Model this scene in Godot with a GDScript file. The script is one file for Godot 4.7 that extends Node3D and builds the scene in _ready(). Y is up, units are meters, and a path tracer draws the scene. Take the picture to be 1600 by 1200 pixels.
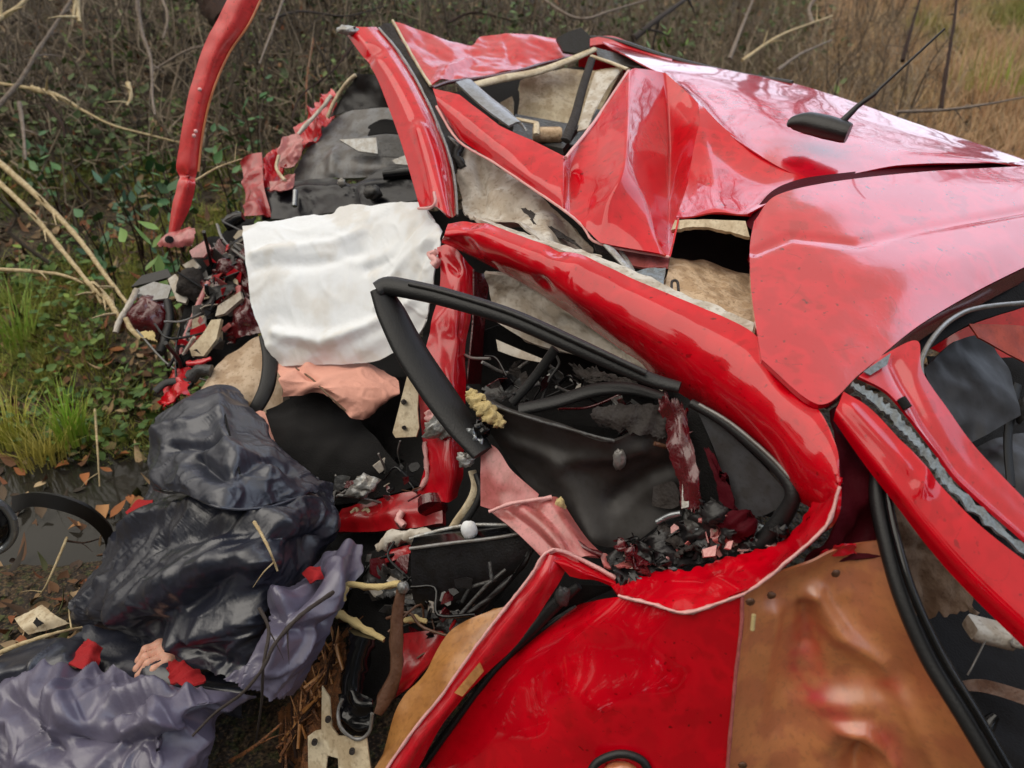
extends Node3D
# A crushed red hatchback at the foot of an overgrown bank, overcast day. All coordinates are metres, y up.

var M := {}
var seen := {}
var rng := RandomNumberGenerator.new()
var bump := FastNoiseLite.new()
var fine := FastNoiseLite.new()
var crease := FastNoiseLite.new()
const EYE := Vector3(0, 1.6, 0)

class G:
	var v := PackedVector3Array()
	var n := PackedVector3Array()
	var uv := PackedVector2Array()
	var c := PackedColorArray()
	var i := PackedInt32Array()
	func tri(a: int, b: int, d: int) -> void:
		i.append(a); i.append(b); i.append(d)
	func pt(p: Vector3, nn: Vector3, u := Vector2.ZERO) -> int:
		v.append(p); n.append(nn); uv.append(u)
		return v.size() - 1
	func add(o: G) -> G:
		var at := v.size()
		v.append_array(o.v); n.append_array(o.n); uv.append_array(o.uv); c.append_array(o.c)
		for k in o.i: i.append(k + at)
		return self
	func paint(col: Color) -> G:
		c.resize(v.size())
		for k in v.size(): c[k] = col
		return self
	func face(a: Vector3, b: Vector3, d: Vector3, nn: Vector3) -> void:
		var k := v.size()
		v.append(a); v.append(b); v.append(d)
		for q in 3:
			n.append(nn); uv.append(Vector2.ZERO)
		# front faces run clockwise
		if (b - a).cross(d - a).dot(nn) > 0: tri(k, k + 2, k + 1)
		else: tri(k, k + 1, k + 2)
	func mesh() -> ArrayMesh:
		var a := []
		a.resize(Mesh.ARRAY_MAX)
		a[Mesh.ARRAY_VERTEX] = v; a[Mesh.ARRAY_NORMAL] = n; a[Mesh.ARRAY_TEX_UV] = uv; a[Mesh.ARRAY_INDEX] = i
		if c.size() == v.size(): a[Mesh.ARRAY_COLOR] = c
		var m := ArrayMesh.new()
		m.add_surface_from_arrays(Mesh.PRIMITIVE_TRIANGLES, a)
		return m

func v(x: float, y: float, z: float) -> Vector3: return Vector3(x, y, z)

func numbered(called: String) -> String:
	var k: int = seen.get(called, 0)
	seen[called] = k + 1
	return called if k == 0 else "%s_%03d" % [called, k]

func tag(o: Node, label: String, category: String, group := "", kind := "") -> Node:
	if label: o.set_meta("label", label)
	if category: o.set_meta("category", category)
	if group: o.set_meta("group", group)
	if kind: o.set_meta("kind", kind)
	return o

func thing(called: String, label: String, category: String, at: Vector3, group := "") -> Node3D:
	var o := Node3D.new()
	o.name = numbered(called)
	add_child(o)
	o.position = at
	tag(o, label, category, group)
	return o

func place_of(n: Node) -> Vector3:
	var p := Vector3.ZERO
	while n != self:
		p += (n as Node3D).position
		n = n.get_parent()
	return p

# one named mesh; at top level its origin is the middle of its underside
func emit(called: String, g: G, mat: Material, parent: Node = null) -> MeshInstance3D:
	var top := parent == null
	if top: parent = self
	var o := MeshInstance3D.new()
	o.name = numbered(called) if top else called
	var off := Vector3.ZERO
	if top:
		var lo := Vector3.INF
		var hi := -Vector3.INF
		for p in g.v:
			lo = lo.min(p); hi = hi.max(p)
		off = Vector3((lo.x + hi.x) / 2, lo.y, (lo.z + hi.z) / 2)
		o.position = off
	else: off = place_of(parent)
	for k in g.v.size(): g.v[k] -= off
	o.mesh = g.mesh()
	o.material_override = mat
	parent.add_child(o, true)
	return o

func crv(p: Array, t: float, lin: float) -> Vector3:
	var n := p.size() - 1
	if n == 0: return p[0]
	var x := clampf(t, 0, 1) * n
	var k := mini(int(x), n - 1)
	var w := x - k
	var a: Vector3 = p[k]
	var b: Vector3 = p[k + 1]
	var l := a.lerp(b, w)
	if lin >= 1: return l
	var pa: Vector3 = p[k - 1] if k > 0 else a * 2 - b
	var pb: Vector3 = p[k + 2] if k + 2 <= n else b * 2 - a
	return a.cubic_interpolate(b, pa, pb, w).lerp(l, lin)

func seg_dist(p: Vector3, line: Array) -> float:
	var best := 9.0
	for k in line.size() - 1:
		var a: Vector3 = line[k]
		var d: Vector3 = line[k + 1] - a
		var t := clampf((p - a).dot(d) / maxf(d.length_squared(), 1e-8), 0, 1)
		best = minf(best, p.distance_squared_to(a + d * t))
	return sqrt(best)

# A curved sheet through rows of points. o: nu, nv cells; lin creasing; t thickness; folds [[line, height, width]...];
# amp/freq dents; wr ridged wrinkles [amp, freq, stretch Vector3]; jag ragged edges [left, right, first row, last row]
func surf(rows: Array, o := {}) -> G:
	var nu: int = o.get("nu", maxi(8, (rows[0].size() - 1) * 6))
	var nv: int = o.get("nv", maxi(4, (rows.size() - 1) * 6))
	var lin: float = o.get("lin", 0.0)
	var linv: float = o.get("linv", lin)
	var t: float = o.get("t", 0.004)
	var jag: Array = o.get("jag", [0, 0, 0, 0])
	var jf: float = o.get("jf", 9.0)
	var seed_at: float = o.get("seed", 0.0) * 17.3
	var W := nu + 1
	var Hh := nv + 1
	var pos := PackedVector3Array()
	pos.resize(W * Hh)
	var lines := []
	for r in rows:
		var l := PackedVector3Array()
		for k in 4 * nu + 1: l.append(crv(r, k / float(4 * nu), lin))
		lines.append(l)
	for j in Hh:
		for i in W:
			var u := i / float(nu)
			var vv := j / float(nv)
			var a: float = jag[0] * (0.5 + 0.5 * jagged(vv * jf + seed_at))
			var b: float = jag[1] * (0.5 + 0.5 * jagged(vv * jf + seed_at + 50))
			var c: float = jag[2] * (0.5 + 0.5 * jagged(u * jf + seed_at + 100))
			var d: float = jag[3] * (0.5 + 0.5 * jagged(u * jf + seed_at + 150))
			var uu := (a + u * (1 - a - b)) * 4 * nu
			var v2 := c + vv * (1 - c - d)
			var k := mini(int(uu), 4 * nu - 1)
			var col := []
			for l in lines: col.append(l[k].lerp(l[k + 1], uu - k))
			pos[j * W + i] = crv(col, v2, linv)
	var nor := grid_normals(pos, W, Hh)
	var mid := pos[(Hh / 2) * W + W / 2]
	var flip := nor[(Hh / 2) * W + W / 2].dot((o.get("see", EYE) as Vector3) - mid) < 0
	if flip:
		for k in nor.size(): nor[k] = -nor[k]
	var folds: Array = o.get("folds", [])
	var amp: float = o.get("amp", 0.0)
	var freq: float = o.get("freq", 6.0)
	var wr: Array = o.get("wr", [])
	if folds or amp or wr:
		for k in pos.size():
			var p := pos[k]
			var h := 0.0
			if amp: h += amp * bump.get_noise_3dv(p * freq * 100 + Vector3.ONE * seed_at)
			for q in wr:
				var s: Vector3 = q[2]
				if q.size() > 3: s = Vector3.ONE
				var z := p * s * float(q[1]) * 100.0
				if q.size() > 3: z -= (q[3] as Vector3) * z.dot(q[3]) * 0.78
				z += Vector3(1, 0.6, -0.8) * 30 * crease.get_noise_3dv(z * 0.5 + Vector3.ONE * 77)
				var rg := float(o.get("sharp", 3.6)) * crease.get_noise_3dv(z + Vector3.ONE * seed_at)
				h += float(q[0]) * (exp(-rg * rg) - 0.4)
			for f in folds:
				var w: float = f[2]
				var dd := seg_dist(p, f[0])
				if w < 0: h += float(f[1]) * maxf(0, 1 + dd / w)
				else: h += float(f[1]) * exp(-dd * dd / (w * w))
			pos[k] = p + nor[k] * h
		nor = grid_normals(pos, W, Hh)
		if flip:
			for k in nor.size(): nor[k] = -nor[k]
	var g := shell(pos, nor, W, Hh, t)
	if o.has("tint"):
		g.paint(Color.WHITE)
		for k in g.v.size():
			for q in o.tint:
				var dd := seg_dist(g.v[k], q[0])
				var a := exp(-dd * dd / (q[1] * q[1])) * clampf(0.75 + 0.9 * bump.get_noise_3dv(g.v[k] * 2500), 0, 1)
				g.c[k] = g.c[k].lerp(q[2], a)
	return g

func jagged(x: float) -> float:
	return fine.get_noise_1d(x * 100.0) * 1.3

func grid_normals(pos: PackedVector3Array, W: int, H: int) -> PackedVector3Array:
	var nor := PackedVector3Array()
	nor.resize(pos.size())
	for j in H:
		for i in W:
			var dx := pos[j * W + mini(i + 1, W - 1)] - pos[j * W + maxi(i - 1, 0)]
			var dy := pos[mini(j + 1, H - 1) * W + i] - pos[maxi(j - 1, 0) * W + i]
			var n := dx.cross(dy)
			nor[j * W + i] = n.normalized() if n.length() > 1e-12 else Vector3.ZERO
	for k in nor.size():
		if nor[k] == Vector3.ZERO: nor[k] = nor[k - 1] if k > 0 else Vector3.UP
	return nor

func shell(pos: PackedVector3Array, nor: PackedVector3Array, W: int, H: int, t: float) -> G:
	var g := G.new()
	var N := pos.size()
	for side in 2:
		for k in N:
			g.pt(pos[k] - nor[k] * t * side, nor[k] * (1 - 2 * side), Vector2(float(k % W) / (W - 1), float(k / W) / (H - 1)))
		for j in H - 1:
			for i in W - 1:
				var a := side * N + j * W + i
				quad(g, a, a + 1, a + W + 1, a + W)
	var rim := PackedInt32Array()
	for i in W: rim.append(i)
	for j in range(1, H): rim.append(j * W + W - 1)
	for i in range(W - 2, -1, -1): rim.append((H - 1) * W + i)
	for j in range(H - 2, -1, -1): rim.append(j * W)
	var c := Vector3.ZERO
	for k in rim: c += pos[k]
	c /= rim.size()
	for q in rim.size() - 1:
		var a := rim[q]
		var b := rim[q + 1]
		var out := (pos[b] - pos[a]).cross(nor[a])
		if out.length() < 1e-9: continue
		out = out.normalized()
		if out.dot((pos[a] + pos[b]) / 2 - c) < 0: out = -out
		var k0 := g.pt(pos[a], out)
		g.pt(pos[b], out); g.pt(pos[b] - nor[b] * t, out); g.pt(pos[a] - nor[a] * t, out)
		quad(g, k0, k0 + 1, k0 + 2, k0 + 3)
	return g

func quad(g: G, a: int, b: int, c: int, d: int) -> void:
	var f := (g.v[b] - g.v[a]).cross(g.v[d] - g.v[a])
	if f.length_squared() < 1e-18: f = (g.v[c] - g.v[b]).cross(g.v[d] - g.v[b])
	if f.dot(g.n[a]) > 0:
		g.tri(a, c, b); g.tri(a, d, c)
	else:
		g.tri(a, b, c); g.tri(a, c, d)

# A swept tube or bar. r one radius or one per point; o: sides, sub cells per segment, lin, flat (height/width), hint for the flat side, sq (squareness), loop
func tube(p: Array, r, o := {}) -> G:
	var g := G.new()
	var sides: int = o.get("sides", 8)
	var lin: float = o.get("lin", 0.0)
	var flat: float = o.get("flat", 1.0)
	var sq: float = o.get("sq", 1.0)
	var rough: float = o.get("rough", 0.0)
	var N: int = (p.size() - 1) * int(o.get("sub", 5))
	var hint: Vector3 = o.get("hint", Vector3.ZERO)
	var pts := PackedVector3Array()
	for k in N + 1: pts.append(crv(p, k / float(N), lin))
	var up := hint if hint else Vector3(0.31, 0.9, 0.27)
	for k in N + 1:
		var t := (pts[mini(k + 1, N)] - pts[maxi(k - 1, 0)]).normalized()
		var a := t.cross(hint if hint else up).normalized()
		var b := a.cross(t).normalized()
		up = b
		var x := k / float(N) * (p.size() - 1)
		var rad: float
		if r is Array:
			var q := mini(int(x), p.size() - 2)
			rad = lerpf(r[q], r[q + 1], x - q)
		else: rad = r
		for s in sides + 1:
			var th := TAU * s / sides
			var cx := cos(th)
			var cy := sin(th)
			if sq < 1:
				cx = signf(cx) * pow(absf(cx), sq); cy = signf(cy) * pow(absf(cy), sq)
			var rr := rad
			if rough: rr *= 1 + rough * bump.get_noise_3dv(pts[k] * 4000 + Vector3(cx, cy, 0) * 60)
			g.pt(pts[k] + a * cx * rr + b * cy * rr * flat, (a * cx * flat + b * cy).normalized(), Vector2(s / float(sides), k / float(N)))
	var S := sides + 1
	for k in N:
		for s in sides:
			quad(g, k * S + s, k * S + s + 1, (k + 1) * S + s + 1, (k + 1) * S + s)
	for e in 2:
		var at := 0 if e == 0 else N * S
		var d := (pts[0] - pts[1]).normalized() if e == 0 else (pts[N] - pts[N - 1]).normalized()
		var c := g.pt(pts[0] if e == 0 else pts[N], d)
		for s in sides:
			var k := g.pt(g.v[at + s], d)
			g.pt(g.v[at + s + 1], d)
			if (g.v[k] - g.v[c]).cross(g.v[k + 1] - g.v[c]).dot(d) > 0: g.tri(c, k + 1, k)
			else: g.tri(c, k, k + 1)
	return g

# A flat piece with an irregular outline and thickness, slightly dished
func plate(p: Array, t := 0.004, see := EYE) -> G:
	var g := G.new()
	var c := Vector3.ZERO
	var nn := Vector3.ZERO
	for k in p.size():
		var a: Vector3 = p[k]
		c += a
		nn += a.cross(p[(k + 1) % p.size()])
	c /= p.size()
	nn = nn.normalized()
	if nn.dot(see - c) < 0: nn = -nn
	var ax := (p[1] - p[0] as Vector3)
	ax = (ax - nn * ax.dot(nn)).normalized()
	var ay := nn.cross(ax)
	var flat := PackedVector2Array()
	for q in p: flat.append(Vector2((q - c).dot(ax), (q - c).dot(ay)))
	var ids := Geometry2D.triangulate_polygon(flat)
	for side in 2:
		var s := 1.0 - 2 * side
		for k in range(0, ids.size(), 3):
			var q := []
			for e in 3: q.append(p[ids[k + e]] - nn * t * side)
			g.face(q[0], q[1], q[2], nn * s)
	for k in p.size():
		var a: Vector3 = p[k]
		var b: Vector3 = p[(k + 1) % p.size()]
		var out := (b - a).cross(nn).normalized()
		if Geometry2D.is_polygon_clockwise(flat): out = -out
		g.face(a, b, b - nn * t, out)
		g.face(a, b - nn * t, a - nn * t, out)
	return g

func blob(c: Vector3, size: Vector3, seed_at := 0.0, rough := 0.35, rings := 8) -> G:
	var g := G.new()
	var W := rings * 2 + 1
	var pos := PackedVector3Array()
	for j in rings + 1:
		for i in W:
			var th := PI * j / rings
			var ph := TAU * (i % (W - 1)) / (W - 1)
			var d := Vector3(sin(th) * cos(ph), cos(th), sin(th) * sin(ph))
			pos.append(c + d * size * (1 + rough * bump.get_noise_3dv(d * 130 + Vector3.ONE * seed_at * 31)))
	var nor := grid_normals(pos, W, rings + 1)
	for k in pos.size():
		if nor[k].dot(pos[k] - c) < 0: nor[k] = -nor[k]
		if k < W: nor[k] = Vector3.UP
		if k >= W * rings: nor[k] = Vector3.DOWN
		g.pt(pos[k], nor[k], Vector2(k % W, k / W) / W)
	for j in rings:
		for i in W - 1: quad(g, j * W + i, j * W + i + 1, (j + 1) * W + i + 1, (j + 1) * W + i)
	return g

func box(c: Vector3, s: Vector3, turn := Basis.IDENTITY, bev := 0.15) -> G:
	var q := Vector3(s.x, 0, 0)
	var a: Vector3 = c - turn * q / 2
	var b: Vector3 = c + turn * q / 2
	var e: float = minf(s.y, s.z) * bev
	return tube([a, a + turn * Vector3(e, 0, 0), b - turn * Vector3(e, 0, 0), b], [s.z / 2 * (1 - bev), s.z / 2, s.z / 2, s.z / 2 * (1 - bev)], {"sides": 16, "sq": 0.3, "flat": s.y / s.z, "hint": turn.y, "sub": 1, "lin": 1})

# ---- textures and materials ----
func pic(size: int, noises: Array, f: Callable) -> ImageTexture:
	var src := []
	for q in noises:
		var n := FastNoiseLite.new()
		n.seed = q[0]
		n.frequency = q[1]
		n.fractal_octaves = q[2]
		n.noise_type = q[3] if q.size() > 3 else FastNoiseLite.TYPE_SIMPLEX_SMOOTH
		src.append(n.get_seamless_image(size, size).get_data())
	var out := PackedByteArray()
	out.resize(size * size * 3)
	var val := []
	val.resize(src.size())
	for k in size * size:
		for q in src.size(): val[q] = src[q][k] / 255.0
		var c: Color = f.call(val)
		out[k * 3] = int(clampf(c.r, 0, 1) * 255)
		out[k * 3 + 1] = int(clampf(c.g, 0, 1) * 255)
		out[k * 3 + 2] = int(clampf(c.b, 0, 1) * 255)
	return ImageTexture.create_from_image(Image.create_from_data(size, size, false, Image.FORMAT_RGB8, out))

func relief(size: int, noises: Array, f: Callable, strength: float) -> ImageTexture:
	var im := pic(size, noises, f).get_image()
	im.bump_map_to_normal_map(strength)
	return ImageTexture.create_from_image(im)

func rgb(r: float, g: float, b: float) -> Color: return Color(r / 255, g / 255, b / 255)

func mat(called: String, col: Color, rough: float, o := {}) -> StandardMaterial3D:
	var m := StandardMaterial3D.new()
	m.resource_name = called
	m.albedo_color = col
	m.roughness = rough
	m.cull_mode = BaseMaterial3D.CULL_DISABLED
	m.metallic = o.get("metal", 0.0)
	m.metallic_specular = o.get("spec", 0.5)
	if o.has("coat"):
		m.clearcoat_enabled = true
		m.clearcoat = 1.0
		m.clearcoat_roughness = o.coat
	if o.has("rim"):
		m.rim_enabled = true
		m.rim = o.rim
		m.rim_tint = 0.3
	var s: float = o.get("scale", 3.0)
	m.uv1_scale = Vector3.ONE * s
	if o.has("tex"): m.albedo_texture = o.tex
	if o.has("rtex"): m.roughness_texture = o.rtex
	if o.has("nrm"):
		m.normal_enabled = true
		m.normal_texture = o.nrm
		m.normal_scale = o.get("nscale", 0.3)
	if o.has("tex") or o.has("nrm") or o.has("rtex"):
		m.uv1_triplanar = true
		m.uv1_world_triplanar = true
		m.uv1_triplanar_sharpness = 3.0
	if o.get("vc", false): m.vertex_color_use_as_albedo = true
	if o.has("back"):
		m.backlight_enabled = true
		m.backlight = o.back
	M[called] = m
	return m

func noise_set() -> void:
	bump.seed = 11
	bump.frequency = 0.01
	bump.fractal_octaves = 3
	crease.seed = 19
	crease.frequency = 0.01
	crease.fractal_type = FastNoiseLite.FRACTAL_NONE
	fine.seed = 5
	fine.frequency = 0.02
	fine.fractal_octaves = 3

func materials() -> void:
	var wob := relief(256, [[3, 0.012, 3]], func(a): return Color.WHITE * a[0], 8.0)
	var grain := relief(256, [[8, 0.09, 3]], func(a): return Color.WHITE * a[0], 5.0)
	var weave := relief(256, [[9, 0.05, 4], [10, 0.15, 2]], func(a): return Color.WHITE * (a[0] * 0.7 + a[1] * 0.3), 6.0)
	var drops := relief(512, [[3, 0.006, 3], [4, 0.11, 2]], func(a): return Color.WHITE * (a[0] + 0.05 * smoothstep(0.63, 0.7, a[1])), 8.0)
	var dirt := pic(512, [[21, 0.01, 4], [22, 0.06, 3], [23, 0.035, 2], [24, 0.007, 1]], func(a):
		var k := 0.93 + 0.07 * smoothstep(0.35, 0.55, a[0])
		var speck := smoothstep(0.78, 0.84, a[1])
		var film := smoothstep(0.58, 0.78, a[0]) * (0.2 + 0.5 * smoothstep(0.4, 0.6, a[2]))
		if absf(a[3] - 0.5) < 0.002 and a[0] > 0.6: k *= 0.75
		return Color(k, k, k).lerp(Color(0.66, 0.5, 0.42), film * 0.5).lerp(Color(0.45, 0.36, 0.28), speck * 0.75 * smoothstep(0.4, 0.6, a[2])))
	var gloss := pic(256, [[31, 0.014, 4], [32, 0.08, 3]], func(a): return Color.WHITE * clampf(0.35 + 0.5 * smoothstep(0.4, 0.75, a[0]) + 0.3 * smoothstep(0.62, 0.75, a[1]), 0, 1))
	var grime := pic(512, [[41, 0.012, 5], [42, 0.05, 4]], func(a):
		var k := smoothstep(0.35, 0.7, a[0])
		return Color(1, 1, 1).lerp(Color(0.66, 0.57, 0.47), k * 0.36).lerp(Color(0.45, 0.38, 0.31), smoothstep(0.6, 0.8, a[1]) * 0.25))
	var rusty := pic(512, [[51, 0.012, 5], [52, 0.06, 4]], func(a):
		var c := Color(0.84, 0.54, 0.34).lerp(Color(0.78, 0.47, 0.31), smoothstep(0.35, 0.65, a[0]))
		return c.lerp(Color(0.52, 0.32, 0.2), smoothstep(0.55, 0.85, a[1]) * 0.2))
	var woody := pic(512, [[61, 0.02, 4], [62, 0.1, 3]], func(a):
		return Color(0.50, 0.30, 0.16).lerp(Color(0.26, 0.16, 0.10), smoothstep(0.35, 0.65, a[0])).lerp(Color(0.62, 0.44, 0.26), smoothstep(0.6, 0.75, a[1])))
	mat("paint", rgb(210, 0, 26), 0.24, {"spec": 0.28, "coat": 0.05, "nrm": drops, "nscale": 0.1, "scale": 1.6, "tex": dirt})
	mat("paint_wet", rgb(206, 2, 34), 0.17, {"spec": 0.7, "coat": 0.03, "nrm": drops, "nscale": 0.12, "scale": 1.4, "tex": dirt})
	mat("paint_dull", rgb(206, 14, 34), 0.28, {"spec": 0.45, "coat": 0.12, "nrm": wob, "nscale": 0.15, "scale": 3, "tex": dirt})
	mat("paint_inner", rgb(172, 14, 26), 0.34, {"spec": 0.5, "coat": 0.15, "nrm": wob, "nscale": 0.2, "scale": 3, "tex": grime})
	mat("bare_edge", rgb(226, 168, 166), 0.4, {"spec": 0.6, "nrm": grain, "nscale": 0.3, "scale": 6})
	mat("maroon_dark", rgb(70, 12, 22), 0.6, {"spec": 0.2, "nrm": grain, "nscale": 0.2, "scale": 5})
	mat("faded_pink", rgb(190, 104, 104), 0.4, {"coat": 0.25, "tex": grime, "scale": 4, "nrm": wob, "nscale": 0.2})
	mat("maroon", rgb(92, 16, 26), 0.25, {"coat": 0.1, "tex": grime, "scale": 5, "nrm": grain, "nscale": 0.3})
	mat("brown_metal", rgb(104, 74, 58), 0.4, {"tex": grime, "scale": 5, "nrm": grain, "nscale": 0.2})
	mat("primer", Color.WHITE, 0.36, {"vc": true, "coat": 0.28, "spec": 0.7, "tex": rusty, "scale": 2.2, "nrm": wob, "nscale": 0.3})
	mat("ochre", rgb(186, 130, 72), 0.42, {"coat": 0.3, "tex": grime, "scale": 2.5, "nrm": grain, "nscale": 0.15})
	mat("wood", Color.WHITE, 0.7, {"tex": woody, "scale": 6, "nrm": grain, "nscale": 0.6})
	mat("black_plastic", rgb(30, 29, 32), 0.42, {"nrm": grain, "nscale": 0.15, "scale": 6, "tex": grime})
	mat("black_gloss", rgb(17, 17, 20), 0.18, {"tex": grime, "scale": 3, "rtex": gloss})
	mat("rubber", rgb(26, 26, 28), 0.5, {"nrm": grain, "nscale": 0.2, "scale": 8})
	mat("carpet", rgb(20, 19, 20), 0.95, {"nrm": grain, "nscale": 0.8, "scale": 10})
	mat("trim", rgb(52, 47, 46), 0.8, {"tex": grime, "scale": 4, "nrm": grain, "nscale": 0.5})
	mat("grey_plastic", rgb(120, 120, 120), 0.3, {"coat": 0.15, "tex": grime, "scale": 4, "nrm": grain, "nscale": 0.15})
	mat("dash_grey", rgb(74, 75, 77), 0.4, {"tex": grime, "scale": 3, "nrm": grain, "nscale": 0.3})
	mat("navy_plastic", rgb(20, 21, 31), 0.28, {"tex": grime, "scale": 5, "nrm": grain, "nscale": 0.08})
	mat("pale_metal", rgb(182, 184, 184), 0.35, {"metal": 0.3, "tex": grime, "scale": 5, "nrm": grain, "nscale": 0.3})
	mat("steel", rgb(150, 154, 158), 0.28, {"metal": 0.8, "nrm": grain, "nscale": 0.2, "scale": 5})
	mat("adhesive", rgb(128, 138, 146), 0.35, {"tex": grime, "scale": 7, "nrm": grain, "nscale": 0.5})
	mat("cream", rgb(214, 200, 172), 0.55, {"tex": grime, "scale": 3, "nrm": grain, "nscale": 0.2})
	mat("headliner", rgb(204, 198, 188), 0.9, {"tex": grime, "scale": 2, "nrm": weave, "nscale": 0.4})
	mat("seat_beige", rgb(204, 178, 148), 0.85, {"tex": grime, "scale": 3, "nrm": weave, "nscale": 0.5})
	mat("foam", rgb(205, 184, 132), 0.95, {"nrm": grain, "nscale": 1.0, "scale": 14})
	mat("white_sheet", rgb(234, 238, 243), 0.7, {"tex": pic(512, [[71, 0.008, 4], [72, 0.05, 3]], func(a): return Color(1, 1, 1).lerp(Color(0.84, 0.78, 0.70), smoothstep(0.5, 0.8, a[0]) * 0.35)), "scale": 1.6, "nrm": weave, "nscale": 0.12})
	mat("salmon", rgb(230, 168, 150), 0.75, {"scale": 5, "nrm": weave, "nscale": 0.3})
	mat("tan_cloth", rgb(202, 180, 156), 0.75, {"tex": grime, "scale": 2.5, "nrm": weave, "nscale": 0.3})
	mat("rust_red", rgb(160, 58, 36), 0.55, {"tex": grime, "scale": 4})
	mat("glass_grey", rgb(66, 66, 70), 0.3, {"tex": grime, "scale": 4})
	mat("door_card", rgb(44, 41, 41), 0.5, {"spec": 0.5, "tex": grime, "scale": 3, "nrm": wob, "nscale": 0.25})
	mat("strip_paint", rgb(224, 60, 62), 0.4, {"coat": 0.3, "tex": dirt, "nrm": wob, "nscale": 0.1})
	mat("matte_black", rgb(21, 20, 22), 0.8, {"spec": 0.3, "nrm": grain, "nscale": 0.3, "scale": 6})
	mat("brown_trim", rgb(124, 102, 84), 0.85, {"tex": grime, "scale": 4, "nrm": weave, "nscale": 0.4})
	mat("dash_light", rgb(116, 117, 119), 0.3, {"tex": grime, "scale": 2.5, "nrm": grain, "nscale": 0.06})
	mat("jacket", rgb(37, 40, 53), 0.34, {"spec": 0.75, "nrm": weave, "nscale": 0.12, "scale": 3.5})
	mat("flap", rgb(43, 47, 61), 0.36, {"spec": 0.75, "nrm": weave, "nscale": 0.12, "scale": 3.5})
	mat("lavender", rgb(96, 92, 113), 0.38, {"spec": 0.85, "nrm": weave, "nscale": 0.12, "scale": 3.5})
	mat("red_knit", rgb(160, 16, 24), 0.85, {"nrm": weave, "nscale": 0.7, "scale": 8})
	mat("skin", rgb(226, 172, 150), 0.5, {"nrm": grain, "nscale": 0.1, "scale": 12})
	M.skin.subsurf_scatter_enabled = true
	M.skin.subsurf_scatter_strength = 0.15
	mat("bark", rgb(104, 88, 74), 0.9, {"tex": woody, "scale": 8, "nrm": grain, "nscale": 0.8})
	mat("pale_cane", rgb(196, 178, 140), 0.75, {"tex": grime, "scale": 6, "nrm": grain, "nscale": 0.4})
	mat("grey_twig", rgb(134, 122, 112), 0.85, {"tex": grime, "scale": 7, "nrm": grain, "nscale": 0.5})
	mat("dark_twig", rgb(58, 50, 46), 0.85, {"nrm": grain, "nscale": 0.5, "scale": 8})
	mat("green", rgb(84, 112, 58), 0.5, {"back": Color(0.25, 0.3, 0.1), "vc": true})
	M.green.albedo_color = Color.WHITE
	mat("tint", Color.WHITE, 0.75, {"vc": true, "back": Color(0.2, 0.2, 0.15)})
	mat("tint_plain", Color.WHITE, 0.85, {"vc": true})
	var soil := pic(1024, [[81, 0.006, 5], [82, 0.03, 4], [83, 0.09, 3]], func(a):
		var c := Color(0.2, 0.16, 0.13).lerp(Color(0.32, 0.26, 0.19), smoothstep(0.35, 0.65, a[0]))
		c = c.lerp(Color(0.25, 0.27, 0.14), smoothstep(0.5, 0.66, a[1]) * 0.8)
		return c.lerp(Color(0.46, 0.37, 0.26), smoothstep(0.62, 0.74, a[2]) * 0.8).lerp(Color(0.1, 0.08, 0.07), smoothstep(0.42, 0.3, a[2]) * 0.8))
	mat("soil", Color.WHITE, 0.8, {"tex": soil, "scale": 0.9, "nrm": relief(512, [[84, 0.03, 5]], func(a): return Color.WHITE * a[0], 14.0), "nscale": 0.9})
	mat("mud_water", rgb(44, 42, 38), 0.08, {"spec": 0.5, "nrm": wob, "nscale": 0.05, "scale": 2})

func _ready() -> void:
	noise_set()
	rng.seed = 7
	var cam := Camera3D.new()
	cam.name = "camera"
	add_child(cam)
	cam.position = EYE
	cam.rotation_degrees = Vector3(-30, 0, 0)
	cam.fov = 50
	cam.near = 0.05
	cam.far = 400
	cam.current = true
	var lens := CameraAttributesPhysical.new()
	lens.frustum_focal_length = 12.0 / tan(deg_to_rad(25))
	lens.frustum_focus_distance = 1.85
	lens.exposure_aperture = 2.8
	lens.frustum_near = 0.05
	lens.frustum_far = 400
	cam.attributes = lens
	var sky_mat := ProceduralSkyMaterial.new()
	sky_mat.sky_top_color = Color(0.87, 0.92, 1.0)
	sky_mat.sky_horizon_color = Color(0.80, 0.84, 0.90)
	sky_mat.sky_curve = 0.2
	sky_mat.ground_bottom_color = Color(0.2, 0.18, 0.15)
	sky_mat.ground_horizon_color = Color(0.45, 0.43, 0.4)
	sky_mat.sun_angle_max = 0.0
	var sky := Sky.new()
	sky.sky_material = sky_mat
	var env := Environment.new()
	env.background_mode = Environment.BG_SKY
	env.sky = sky
	env.background_energy_multiplier = 1.35
	env.tonemap_mode = Environment.TONE_MAPPER_LINEAR
	env.tonemap_exposure = 1.65
	env.sdfgi_enabled = true
	env.ssao_enabled = true
	env.ssil_enabled = true
	var we := WorldEnvironment.new()
	we.name = "world"
	we.environment = env
	add_child(we)
	var sun := DirectionalLight3D.new()
	sun.name = "sun"
	sun.light_energy = 0.35
	sun.light_color = Color(1, 0.97, 0.92)
	sun.light_angular_distance = 70
	sun.shadow_enabled = true
	sun.rotation_degrees = Vector3(-62, -75, 0)
	add_child(sun)
	materials()
	ground()
	car_body()
	car_inside()
	car_wreckage()
	cloths()
	loose_things()
	plants()
	far_trees()
	hedge_behind()

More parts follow.
